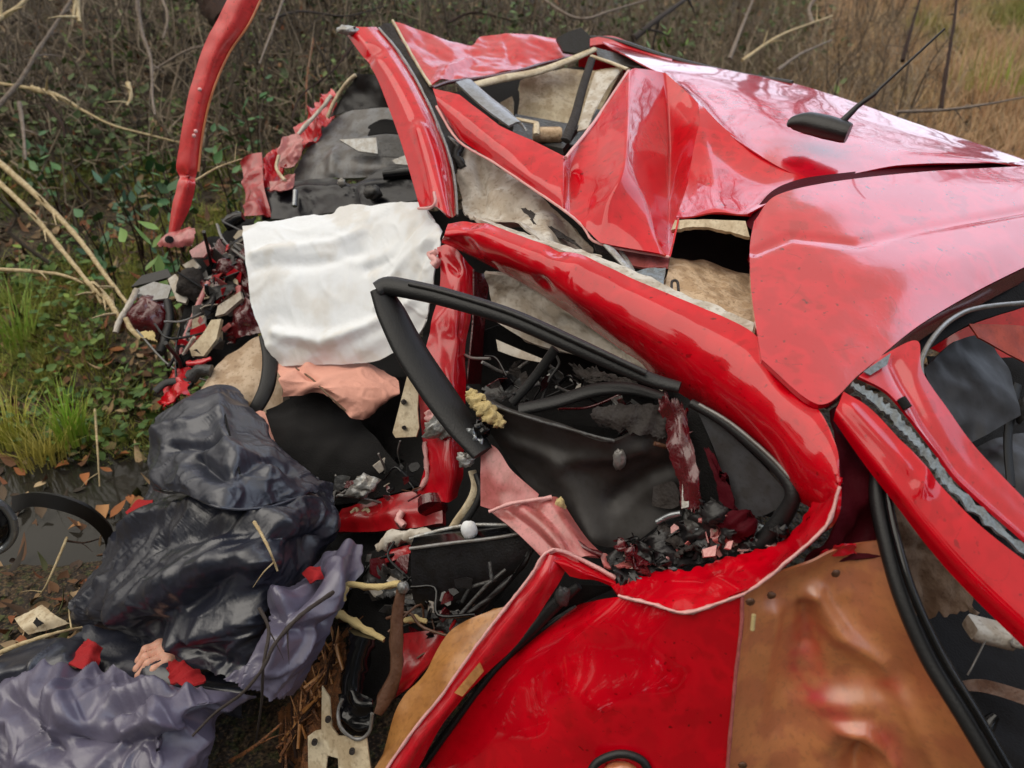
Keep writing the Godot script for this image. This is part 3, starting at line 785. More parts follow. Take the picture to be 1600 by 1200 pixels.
	# the side of the body that faces away
	cp("far_side_panel", surf([[v(0.251,1.184,-3.316),v(0.586,1.134,-3.079),v(0.92,1.101,-2.818),v(1.18,1.043,-2.6),v(1.557,0.953,-2.317)], [v(0.269,0.949,-3.435),v(0.637,0.873,-3.218),v(1.009,0.84,-2.967),v(1.282,0.799,-2.713),v(1.738,0.685,-2.474)], [v(0.261,0.582,-3.107),v(0.606,0.524,-2.843),v(0.957,0.483,-2.588),v(1.212,0.44,-2.332),v(1.604,0.335,-2.041)]], {"nu": 30, "nv": 20, "see": Vector3(6, 1, -6)}), "paint")
	# struck pillar on the left, leaning in
	var pil := cp("front_pillar", surf([
		[v(-.538,1.267,-2.833),v(-.485,1.226,-2.74),v(-.414,1.17,-2.615),v(-.362,1.103,-2.484),v(-.312,1.033,-2.34),v(-.274,0.973,-2.213),v(-.241,0.924,-2.093)],
		[v(-.507,1.278,-2.805),v(-.443,1.236,-2.699),v(-.372,1.181,-2.576),v(-.307,1.113,-2.432),v(-.256,1.045,-2.289),v(-.224,0.987,-2.163),v(-.2,0.94,-2.055)],
		[v(-.462,1.278,-2.799),v(-.39,1.23,-2.685),v(-.321,1.173,-2.56),v(-.258,1.104,-2.416),v(-.208,1.035,-2.272),v(-.179,0.975,-2.145),v(-.162,0.918,-2.02)],
		[v(-.432,1.274,-2.837),v(-.361,1.221,-2.726),v(-.292,1.156,-2.596),v(-.229,1.083,-2.45),v(-.182,1.013,-2.305),v(-.159,0.961,-2.194),v(-.146,0.91,-2.073)]],
		{"nu": 70, "nv": 24, "lin": 0.1, "t": 0.006, "folds": [[[v(-.162,0.921,-2.01),v(-.219,1.018,-2.204),v(-.258,1.072,-2.339)], 0.012, -0.03], [[v(-.418,1.225,-2.67),v(-.466,1.191,-2.651)], -0.012, 0.02]]}), "paint")
	cp("torn_edge", tube([v(-.422,1.272,-2.824),v(-.351,1.219,-2.713),v(-.285,1.155,-2.584),v(-.223,1.082,-2.437),v(-.175,1.012,-2.293),v(-.153,0.961,-2.183),v(-.142,0.913,-2.063)], 0.004, {"rough": 0.4}), "grey_plastic", pil)
	cp("torn_edge", blob(v(-.514,1.271,-2.783), Vector3(0.036, 0.013, 0.022), 4, 0.5), "pale_metal", pil)
	cp("torn_edge", tube([v(-.243,0.925,-2.081),v(-.209,0.939,-2.043),v(-.195,0.954,-2.041),v(-.199,0.974,-2.063)], 0.004), "bare_edge", pil)
	cp("pillar_liner", surf([[v(-.441,1.26,-2.922),v(-.354,1.179,-2.782),v(-.264,1.103,-2.623),v(-.205,1.022,-2.438),v(-.159,0.955,-2.307)], [v(-.397,1.273,-2.952),v(-.324,1.186,-2.81),v(-.245,1.116,-2.654),v(-.163,1.016,-2.503),v(-.12,0.951,-2.374)]], {"nu": 30, "nv": 6, "amp": 0.015, "freq": 9}), "trim", pil)
	var front := cp("front_roof_panel", surf([
		[v(-.398,1.279,-2.979),v(-.304,1.238,-3.013),v(-.208,1.204,-3.027),v(-.137,1.193,-3.044),v(-.108,1.216,-3.127),v(0,1.217,-3.151),v(0.137,1.203,-3.165),v(0.253,1.184,-3.178)],
		[v(-.361,1.231,-2.905),v(-.279,1.192,-2.905),v(-.201,1.177,-2.897),v(-.14,1.168,-2.961),v(-.077,1.177,-3.012),v(0.011,1.18,-3.037),v(0.112,1.176,-3.081),v(0.239,1.164,-3.132)],
		[v(-.305,1.175,-2.78),v(-.247,1.159,-2.759),v(-.196,1.154,-2.814),v(-.13,1.15,-2.858),v(-.064,1.152,-2.905),v(0.017,1.153,-2.964),v(0.106,1.157,-3.035),v(0.227,1.154,-3.114)],
		[v(-.247,1.13,-2.639),v(-.229,1.132,-2.663),v(-.2,1.135,-2.699),v(-.133,1.133,-2.767),v(-.062,1.133,-2.825),v(0.021,1.137,-2.897),v(0.105,1.145,-2.993),v(0.217,1.148,-3.099)]],
		{"nu": 80, "nv": 30, "lin": 0.5, "amp": 0.012, "freq": 5, "folds": [[[v(-.138,1.167,-2.914),v(-.205,1.16,-2.794),v(-.226,1.139,-2.655)], 0.02, -0.03], [[v(-.023,1.204,-3.12),v(0,1.147,-2.937)], -0.008, 0.012]]}), "paint_dull")
	cp("torn_edge", tube([v(-.397,1.278,-2.972),v(-.355,1.229,-2.892),v(-.303,1.174,-2.774),v(-.248,1.131,-2.633)], 0.0045, {"rough": 0.4}), "cream", front)
	cp("torn_edge", tube([v(-.242,1.127,-2.625),v(-.199,1.132,-2.686),v(-.132,1.129,-2.754),v(-.062,1.129,-2.811),v(0.021,1.134,-2.883),v(0.105,1.141,-2.979),v(0.225,1.149,-3.088)], 0.006), "maroon", front)
	cp("clip_plate", plate([v(0.152,1.212,-3.055),v(0.19,1.231,-3.066),v(0.238,1.245,-3.074),v(0.269,1.22,-3.06),v(0.269,1.185,-3.04),v(0.221,1.168,-3.03),v(0.177,1.174,-3.033)], 0.02), "black_plastic", front)
	cp("far_roof_rail", surf([[v(0.245,1.182,-3.223),v(0.352,1.196,-3.254),v(0.428,1.181,-3.199),v(0.556,1.148,-3.041)], [v(0.265,1.17,-3.181),v(0.358,1.178,-3.186),v(0.433,1.16,-3.13),v(0.548,1.139,-2.99)]], {"nu": 24, "nv": 6}), "paint_dull")
	cp("roof_gap_liner", surf([[v(0.293,1.177,-3.104),v(0.4,1.156,-3.046),v(0.513,1.136,-2.907)], [v(0.299,1.153,-3.033),v(0.378,1.142,-2.946),v(0.423,1.148,-2.88)]], {"nu": 14, "nv": 5}), "dash_grey")

func car_inside() -> void:
	# what shows through the hole in the roof
	cp("cream_rail", tube([v(-.117,1.117,-2.723),v(-.021,1.126,-2.798),v(0.085,1.133,-2.871),v(0.195,1.155,-2.965),v(0.289,1.177,-3.058)], [0.014, 0.016, 0.014, 0.013, 0.011], {"flat": 0.6}), "cream")
	cp("cream_rail", tube([v(0.274,1.162,-3.003),v(0.328,1.159,-2.886),v(0.365,1.163,-2.727)], 0.009, {"flat": 0.6}), "cream")
	cp("window_strip", surf([[v(-.172,1.141,-2.645),v(-.129,1.14,-2.691),v(-.103,1.116,-2.654)], [v(-.09,1.099,-2.505),v(-.057,1.104,-2.543),v(-.019,1.089,-2.523)], [v(-.009,1.075,-2.353),v(0.022,1.08,-2.379),v(0.043,1.069,-2.326)]], {"nu": 14, "nv": 14, "t": 0.006}), "grey_plastic")
	cp("seat_back", surf([
		[v(0.028,1.062,-3.096),v(0.14,1.085,-3.167),v(0.246,1.09,-3.193),v(0.408,1.097,-3.174)],
		[v(0.027,1.009,-3.007),v(0.112,1.019,-2.978),v(0.201,1.017,-2.989),v(0.34,1.024,-3.039)],
		[v(0.018,0.971,-2.928),v(0.11,0.966,-2.902),v(0.197,0.957,-2.885),v(0.276,0.948,-2.903)]], {"nu": 30, "nv": 20, "t": 0.05, "amp": 0.02, "freq": 4}), "cream")
	cp("seat_back", surf([[v(-.04,1.019,-2.955),v(0,1.038,-2.967)], [v(-.044,0.988,-2.88),v(0.007,0.982,-2.876)]], {"nu": 8, "nv": 8, "t": 0.03}), "cream")
	cp("dark_post", tube([v(0.27,1.161,-2.956),v(0.227,1.094,-2.779),v(0.193,1.039,-2.609),v(0.159,1.004,-2.473)], [0.013, 0.014, 0.015, 0.016], {"flat": 0.5}), "trim")
	cp("white_flap", surf([[v(0.275,1.133,-2.871),v(0.34,1.144,-2.854),v(0.35,1.14,-2.829)], [v(0.232,1.07,-2.696),v(0.279,1.079,-2.701),v(0.289,1.084,-2.727)], [v(0.198,1.015,-2.549),v(0.229,1.023,-2.554),v(0.235,1.035,-2.584)]], {"nu": 10, "nv": 12}), "headliner")
	cp("cream_bracket", tube([v(0.012,1.029,-2.649),v(0.075,1.025,-2.613),v(0.074,1.006,-2.544)], 0.010, {"flat": 0.5, "lin": 0.8}), "cream")
	cp("brown_box", box(v(0.109,0.994,-2.595), Vector3(0.09, 0.04, 0.05)), "seat_beige")
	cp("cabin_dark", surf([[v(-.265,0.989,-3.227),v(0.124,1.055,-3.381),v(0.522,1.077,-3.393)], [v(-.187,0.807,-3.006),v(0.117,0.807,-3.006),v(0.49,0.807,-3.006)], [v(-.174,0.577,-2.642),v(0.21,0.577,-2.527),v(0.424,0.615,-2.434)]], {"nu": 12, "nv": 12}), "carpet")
	cp("grey_shelf", surf([[v(0.011,1.006,-2.833),v(0.216,0.996,-2.711)], [v(0,0.969,-2.661),v(0.155,0.969,-2.523)]], {"nu": 10, "nv": 6, "t": 0.02}), "dash_grey")
	cp("pale_corner", surf([[v(0.269,1.04,-2.748),v(0.326,1.039,-2.702)], [v(0.175,0.981,-2.529),v(0.202,0.981,-2.506)]], {"nu": 6, "nv": 6}), "adhesive")
	# headliner hanging below the folded roof
	var hang := cp("hanging_headliner", surf([
		[v(-.164,1.001,-2.425),v(-.12,0.995,-2.399),v(-.063,0.984,-2.335),v(0.035,0.947,-2.21),v(0.124,0.915,-2.064),v(0.199,0.881,-1.952)],
		[v(-.156,0.944,-2.346),v(-.098,0.953,-2.282),v(-.017,0.947,-2.21),v(0.059,0.927,-2.106),v(0.131,0.901,-2.021),v(0.204,0.873,-1.913)],
		[v(-.138,0.896,-2.215),v(-.068,0.903,-2.126),v(0.008,0.904,-2.046),v(0.072,0.903,-1.965),v(0.139,0.893,-1.89),v(0.205,0.885,-1.839)],
		[v(-.106,0.92,-2.032),v(-.056,0.924,-1.988),v(0.046,0.919,-1.893),v(0.106,0.911,-1.842),v(0.163,0.905,-1.804),v(0.204,0.896,-1.787)]],
		{"nu": 60, "nv": 30, "amp": 0.03, "freq": 5, "wr": [[0.012, 5, Vector3(1, 1, 1)]], "folds": [[[v(-.1,0.986,-2.359),v(-.089,0.915,-2.145)], -0.03, 0.02], [[v(0,0.92,-2.101),v(0.058,0.912,-2.074)], -0.02, 0.03]]}), "headliner")
	cp("headliner_dirt", surf([[v(0,0.937,-2.1),v(0.065,0.925,-2.035),v(0.157,0.9,-1.928)], [v(0.056,0.914,-1.983),v(0.109,0.909,-1.922),v(0.174,0.898,-1.846)]], {"nu": 20, "nv": 8, "t": 0.003, "jag": [0.2, 0.2, 0.3, 0.3], "amp": 0.02, "freq": 8}), "trim", hang)
	cp("torn_wiring", tube([v(-.157,1.038,-2.447),v(-.144,1.011,-2.408),v(-.161,0.984,-2.369),v(-.136,0.965,-2.324)], 0.012, {"rough": 1.0}), "black_plastic", hang)
	cp("torn_wiring", tube([v(-.188,1.017,-2.458),v(-.153,0.99,-2.419),v(-.172,0.957,-2.354)], 0.007, {"rough": 1.0}), "grey_plastic", hang)
	# struts and dark gap between fold and rail
	cp("dark_flap", surf([[v(0.203,0.887,-1.875),v(0.244,0.881,-1.848),v(0.273,0.855,-1.764)], [v(0.201,0.889,-1.922),v(0.238,0.875,-1.937),v(0.295,0.869,-1.887)]], {"nu": 10, "nv": 6, "jag": [0, 0, 0, 0.2]}), "trim")
	cp("pale_strut", tube([v(0.222,0.917,-1.834),v(0.245,0.907,-1.771),v(0.272,0.891,-1.715)], 0.010, {"flat": 0.4, "sq": 0.5}), "pale_metal")
	cp("pale_strut", tube([v(0.258,0.898,-1.846),v(0.273,0.887,-1.782),v(0.276,0.887,-1.701)], 0.006, {"flat": 0.5}), "pale_metal")
	cp("pale_strut", surf([[v(0.278,0.884,-1.757),v(0.351,0.89,-1.761)], [v(0.273,0.888,-1.667),v(0.326,0.887,-1.644)]], {"nu": 12, "nv": 6, "amp": 0.008, "freq": 14}), "adhesive")
	cp("fold_underside", surf([[v(0.245,0.896,-1.868),v(0.303,0.893,-1.843),v(0.371,0.886,-1.828)], [v(0.276,0.88,-1.802),v(0.312,0.879,-1.789),v(0.36,0.885,-1.781)]], {"nu": 14, "nv": 6, "t": 0.006}), "faded_pink")
	var seat := cp("rear_seat_back", surf([
		[v(0.397,0.85,-1.946),v(0.491,0.837,-1.95),v(0.599,0.813,-1.901)],
		[v(0.371,0.868,-1.829),v(0.467,0.851,-1.842),v(0.57,0.828,-1.795)],
		[v(0.348,0.874,-1.717),v(0.436,0.847,-1.725),v(0.533,0.845,-1.677)],
		[v(0.334,0.883,-1.619),v(0.408,0.867,-1.563),v(0.481,0.871,-1.461)]], {"nu": 40, "nv": 40, "t": 0.02, "amp": 0.02, "freq": 6, "folds": [[[v(0.419,0.871,-1.588),v(0.462,0.867,-1.655),v(0.511,0.86,-1.651)], -0.018, 0.014], [[v(0.351,0.876,-1.684),v(0.365,0.878,-1.708),v(0.364,0.879,-1.662)], -0.012, 0.008]]}), "seat_beige")
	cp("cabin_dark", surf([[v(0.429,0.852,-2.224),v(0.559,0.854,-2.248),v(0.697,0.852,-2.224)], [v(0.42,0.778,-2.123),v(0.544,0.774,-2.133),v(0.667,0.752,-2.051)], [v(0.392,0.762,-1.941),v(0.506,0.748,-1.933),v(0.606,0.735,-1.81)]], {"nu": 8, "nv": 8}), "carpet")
	cp("seat_stitch", tube([v(0.343,0.891,-1.635),v(0.35,0.894,-1.671),v(0.361,0.894,-1.671),v(0.356,0.892,-1.623)], 0.003), "trim", seat)
	# cabin: floor, far wall, front seat, dash
	cp("cabin_floor", surf([[v(-.898,0.299,-2.424),v(-.214,0.373,-2.467),v(0.583,0.485,-2.243)], [v(-.731,0.235,-1.926),v(-.087,0.233,-1.809),v(0.544,0.385,-1.608)], [v(-.51,0.161,-1.536),v(-.059,0.19,-1.38),v(0.544,0.395,-1.325)]], {"nu": 24, "nv": 24, "amp": 0.04, "freq": 4}), "carpet")
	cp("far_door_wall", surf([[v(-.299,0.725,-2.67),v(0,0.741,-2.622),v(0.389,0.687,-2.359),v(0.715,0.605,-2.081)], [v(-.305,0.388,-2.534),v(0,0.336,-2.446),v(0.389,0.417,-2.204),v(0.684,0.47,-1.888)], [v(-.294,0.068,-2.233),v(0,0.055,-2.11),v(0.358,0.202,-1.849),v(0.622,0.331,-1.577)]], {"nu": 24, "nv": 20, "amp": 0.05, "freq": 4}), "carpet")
	# curtain trim below the rail
	var cur := cp("window_lining", surf([
		[v(-.065,0.837,-1.869),v(0.046,0.827,-1.829),v(0.153,0.797,-1.707),v(0.287,0.761,-1.548),v(0.348,0.728,-1.483)],
		[v(-.055,0.783,-1.872),v(0.054,0.77,-1.807),v(0.155,0.752,-1.705),v(0.266,0.742,-1.583),v(0.331,0.724,-1.504)],
		[v(-.047,0.726,-1.828),v(0.046,0.701,-1.756),v(0.141,0.703,-1.688),v(0.255,0.705,-1.585),v(0.315,0.706,-1.516)]], {"nu": 50, "nv": 20, "t": 0.012, "amp": 0.03, "freq": 5, "wr": [[0.008, 6, Vector3(1, 1, 1)]]}), "headliner")
	cp("grab_slot", surf([[v(-.023,0.785,-1.781),v(0.06,0.765,-1.746),v(0.137,0.764,-1.665)], [v(-.027,0.776,-1.765),v(0.052,0.753,-1.722),v(0.129,0.752,-1.647)]], {"nu": 14, "nv": 4, "t": 0.008}), "black_plastic", cur)
	cp("dark_lining", surf([[v(-.09,0.663,-1.884),v(0,0.677,-1.892),v(0.155,0.659,-1.766),v(0.318,0.683,-1.618)], [v(-.084,0.525,-1.862),v(0.05,0.525,-1.862),v(0.207,0.561,-1.767),v(0.34,0.612,-1.623)], [v(-.049,0.465,-1.77),v(0.082,0.465,-1.77),v(0.233,0.506,-1.678),v(0.361,0.557,-1.546)]], {"nu": 20, "nv": 16, "amp": 0.03, "freq": 5}), "carpet")
	cp("white_bar", surf([[v(-.038,0.712,-1.751),v(0.015,0.706,-1.713),v(0.074,0.699,-1.674)], [v(-.033,0.693,-1.728),v(0.018,0.692,-1.693),v(0.066,0.693,-1.671)]], {"nu": 12, "nv": 4}), "headliner")
	# front: dashboard seen past the pillar
	var dash := cp("dashboard", surf([
		[v(-.699,0.898,-3.059),v(-.616,0.941,-3.142),v(-.498,0.97,-3.158),v(-.373,0.978,-3.105),v(-.248,0.97,-2.985)],
		[v(-.731,0.857,-2.943),v(-.619,0.889,-2.996),v(-.488,0.91,-2.974),v(-.347,0.906,-2.925),v(-.218,0.888,-2.822)],
		[v(-.757,0.815,-2.872),v(-.622,0.834,-2.86),v(-.482,0.845,-2.82),v(-.335,0.842,-2.773),v(-.199,0.832,-2.674)],
		[v(-.779,0.773,-2.848),v(-.618,0.792,-2.813),v(-.482,0.805,-2.797),v(-.337,0.826,-2.786),v(-.201,0.789,-2.673)]], {"nu": 50, "nv": 30, "t": 0.02, "amp": 0.012, "freq": 4, "folds": [[[v(-.627,0.901,-2.945),v(-.616,0.798,-2.828)], 0.02, 0.02], [[v(-.55,0.929,-3.019),v(-.413,0.939,-3.025)], -0.02, 0.04]]}), "dash_light")
	cp("dash_opening", surf([[v(-.511,0.94,-2.921),v(-.446,0.965,-2.947),v(-.353,0.954,-2.906)], [v(-.503,0.922,-2.888),v(-.429,0.932,-2.882),v(-.337,0.931,-2.847)]], {"nu": 12, "nv": 6, "jag": [0.2, 0.2, 0, 0]}), "carpet", dash)
	cp("dash_insert", plate([v(-.596,0.91,-2.881),v(-.465,0.921,-2.864),v(-.455,0.881,-2.807),v(-.522,0.886,-2.821)], 0.006), "pale_metal", dash)
	cp("dash_insert", plate([v(-.4,0.875,-2.746),v(-.338,0.899,-2.736),v(-.333,0.869,-2.707),v(-.386,0.867,-2.729)], 0.006), "pale_metal", dash)
	cp("dash_insert", plate([v(-.451,0.915,-2.826),v(-.343,0.915,-2.791),v(-.351,0.88,-2.76),v(-.441,0.876,-2.792)], 0.006), "dash_grey", dash)
	cp("dark_hood_flap", surf([[v(-.532,1.103,-3.004),v(-.471,1.105,-2.97),v(-.417,1.076,-2.873)], [v(-.593,1.032,-2.998),v(-.509,1.038,-2.967),v(-.411,1.033,-2.883)], [v(-.642,0.966,-2.983),v(-.533,0.998,-2.955),v(-.403,1.014,-2.895)]], {"nu": 16, "nv": 16, "amp": 0.02, "freq": 6}), "black_plastic")
	cp("hood_flap_edge", tube([v(-.539,1.103,-2.993),v(-.578,1.071,-2.997),v(-.622,1.013,-2.987),v(-.647,0.964,-2.97)], 0.007, {"rough": 0.6}), "cream")
	var low := cp("dash_lower", surf([
		[v(-.866,0.767,-2.775),v(-.762,0.794,-2.768),v(-.605,0.812,-2.755),v(-.511,0.809,-2.707),v(-.423,0.859,-2.713),v(-.315,0.864,-2.693)],
		[v(-.843,0.741,-2.714),v(-.703,0.768,-2.684),v(-.571,0.786,-2.671),v(-.483,0.795,-2.653),v(-.396,0.819,-2.644),v(-.306,0.834,-2.629)],
		[v(-.837,0.694,-2.664),v(-.676,0.72,-2.633),v(-.546,0.741,-2.622),v(-.458,0.754,-2.606),v(-.372,0.775,-2.595),v(-.298,0.792,-2.582)]], {"nu": 40, "nv": 16, "t": 0.02, "lin": 0.5, "amp": 0.012, "freq": 8, "folds": [[[v(-.799,0.771,-2.732),v(-.596,0.798,-2.701),v(-.418,0.825,-2.659),v(-.312,0.841,-2.656)], 0.014, 0.012], [[v(-.681,0.783,-2.692),v(-.675,0.722,-2.645)], -0.012, 0.01], [[v(-.524,0.808,-2.683),v(-.512,0.75,-2.627)], -0.012, 0.01]]}), "navy_plastic")
	cp("switch", blob(v(-.449,0.808,-2.603), Vector3(0.03, 0.022, 0.02), 8, 0.5), "dash_grey", low)
	cp("switch", tube([v(-.715,0.793,-2.675),v(-.713,0.755,-2.63)], 0.009), "steel", low)
	cp("switch", blob(v(-.556,0.824,-2.658), Vector3(0.014, 0.014, 0.012), 9, 0.5), "pale_metal", low)
	cp("switch", box(v(-.372,0.857,-2.643), Vector3(0.09, 0.03, 0.02), Basis(Vector3(0, 0, 1), 0.1)), "black_gloss", low)
	# door pillar and sill
	var inner := cp("door_pillar", surf([
		[v(-.189,0.867,-1.955),v(-.159,0.876,-1.949),v(-.123,0.861,-1.917),v(-.096,0.823,-1.919)],
		[v(-.181,0.8,-1.894),v(-.154,0.808,-1.875),v(-.122,0.805,-1.862),v(-.092,0.786,-1.886)],
		[v(-.201,0.699,-1.812),v(-.171,0.701,-1.79),v(-.131,0.699,-1.778),v(-.11,0.678,-1.8)],
		[v(-.225,0.613,-1.74),v(-.184,0.615,-1.706),v(-.145,0.613,-1.694),v(-.111,0.592,-1.716)],
		[v(-.223,0.543,-1.676),v(-.181,0.552,-1.635),v(-.142,0.551,-1.623),v(-.111,0.528,-1.644)],
		[v(-.211,0.456,-1.614),v(-.172,0.466,-1.574),v(-.14,0.466,-1.562),v(-.118,0.448,-1.586)],
		[v(-.225,0.371,-1.6),v(-.182,0.389,-1.552),v(-.15,0.395,-1.533),v(-.134,0.389,-1.564)]], {"nu": 24, "nv": 70, "t": 0.008, "amp": 0.012, "freq": 5, "folds": [[[v(-.174,0.858,-1.916),v(-.138,0.835,-1.891)], -0.014, 0.012], [[v(-.113,0.869,-1.887),v(-.121,0.708,-1.794)], -0.01, 0.012]]}), "paint_dull")
	cp("pillar_hinge", blob(v(-.164,0.552,-1.612), Vector3(0.036, 0.026, 0.02), 4, 0.9, 10), "pale_metal", inner)
	cp("pillar_hinge", blob(v(-.186,0.567,-1.632), Vector3(0.018, 0.016, 0.014), 6, 0.9), "bare_edge", inner)
	cp("torn_edge", tube([v(-.208,0.498,-1.633),v(-.203,0.462,-1.606),v(-.202,0.426,-1.591),v(-.222,0.39,-1.588)], 0.006, {"rough": 1.2}), "bare_edge", inner)
	cp("torn_edge", tube([v(-.186,0.862,-1.941),v(-.202,0.847,-1.944),v(-.187,0.844,-1.919),v(-.197,0.834,-1.913)], 0.009, {"rough": 1.2}), "bare_edge", inner)
	cp("pillar_side", surf([[v(-.093,0.831,-1.9),v(-.088,0.816,-1.915),v(-.055,0.802,-1.929)], [v(-.095,0.722,-1.837),v(-.083,0.709,-1.864),v(-.068,0.7,-1.882)], [v(-.109,0.6,-1.732),v(-.092,0.58,-1.767),v(-.078,0.56,-1.801)]], {"nu": 8, "nv": 20}), "maroon", inner)
	var sill := cp("door_sill", surf([
		[v(-.439,0.254,-1.682),v(-.359,0.289,-1.668),v(-.255,0.34,-1.64),v(-.171,0.378,-1.604)],
		[v(-.446,0.244,-1.653),v(-.354,0.278,-1.627),v(-.251,0.325,-1.596),v(-.162,0.357,-1.569)],
		[v(-.448,0.229,-1.622),v(-.351,0.255,-1.591),v(-.264,0.296,-1.556),v(-.164,0.339,-1.524)]], {"nu": 40, "nv": 20, "t": 0.02, "amp": 0.012, "freq": 6, "folds": [[[v(-.433,0.246,-1.643),v(-.168,0.356,-1.557)], 0.01, 0.02]]}), "paint_inner")
	cp("sill_cup", tube([v(-.19,0.374,-1.567),v(-.188,0.365,-1.544)], [0.036, 0.036], {"sub": 3, "sides": 18}), "maroon", sill)
	cp("torn_edge", tube([v(-.409,0.271,-1.646),v(-.396,0.281,-1.652),v(-.385,0.274,-1.636),v(-.369,0.286,-1.643),v(-.357,0.284,-1.63)], 0.005, {"rough": 0.9}), "cream", sill)
	cp("torn_edge", tube([v(-.267,0.331,-1.577),v(-.275,0.321,-1.559),v(-.259,0.314,-1.544)], 0.009, {"rough": 0.9}), "bare_edge", sill)
	cp("hinge_bracket", plate([v(-.245,0.65,-1.738),v(-.256,0.615,-1.706),v(-.283,0.525,-1.631),v(-.276,0.515,-1.625),v(-.226,0.523,-1.618),v(-.219,0.541,-1.629),v(-.224,0.573,-1.658),v(-.222,0.62,-1.697)], 0.006), "cream")
	cp("bracket_hole", tube([v(-.257,0.534,-1.64),v(-.253,0.542,-1.627)], [0.005, 0.005], {"sub": 2}), "trim")
	cp("bracket_hole", tube([v(-.258,0.582,-1.678),v(-.254,0.59,-1.665)], [0.007, 0.005], {"sub": 2}), "trim")
	# dark hollow where the front seat was
	cp("seat_base", surf([
		[v(-.666,0.436,-1.892),v(-.577,0.452,-1.935),v(-.498,0.454,-1.936)],
		[v(-.635,0.409,-1.795),v(-.508,0.415,-1.833),v(-.414,0.415,-1.879)],
		[v(-.577,0.369,-1.737),v(-.464,0.363,-1.745),v(-.334,0.38,-1.778)],
		[v(-.494,0.269,-1.679),v(-.395,0.276,-1.684),v(-.245,0.324,-1.688)]], {"nu": 24, "nv": 30, "t": 0.03, "amp": 0.03, "freq": 5}), "carpet")
	cp("seat_hollow", surf([[v(-.511,0.425,-2.035),v(-.329,0.441,-2.044),v(-.25,0.481,-2.01)], [v(-.465,0.311,-1.911),v(-.322,0.326,-1.92),v(-.236,0.354,-1.879)], [v(-.479,0.204,-1.734),v(-.342,0.219,-1.743),v(-.226,0.265,-1.712)]], {"nu": 16, "nv": 16, "amp": 0.03, "freq": 5}), "carpet")
	cp("seat_latch", blob(v(-.365,0.355,-1.66), Vector3(0.03, 0.02, 0.02), 12, 0.7), "pale_metal")
	cp("seat_latch", blob(v(-.384,0.337,-1.65), Vector3(0.035, 0.012, 0.02), 13, 0.7), "grey_plastic")
	cp("front_seat_cushion", surf([
		[v(-.837,0.455,-2.133),v(-.771,0.496,-2.157),v(-.705,0.52,-2.171)],
		[v(-.866,0.439,-2.066),v(-.77,0.464,-2.069),v(-.679,0.484,-2.081)],
		[v(-.893,0.412,-1.993),v(-.772,0.429,-1.992),v(-.646,0.445,-2.001)],
		[v(-.909,0.367,-1.99),v(-.757,0.362,-1.964),v(-.635,0.388,-1.956)]], {"nu": 30, "nv": 30, "t": 0.03, "amp": 0.012, "freq": 5, "wr": [[0.008, 6, Vector3(1, 0.6, 0.6)]]}), "tan_cloth")
	cp("seat_belt", tube([v(-.688,0.566,-2.059),v(-.664,0.531,-1.992),v(-.659,0.49,-1.923),v(-.675,0.456,-1.88),v(-.704,0.419,-1.858)], [0.019, 0.021, 0.021, 0.019, 0.016], {"flat": 0.3}), "rubber")

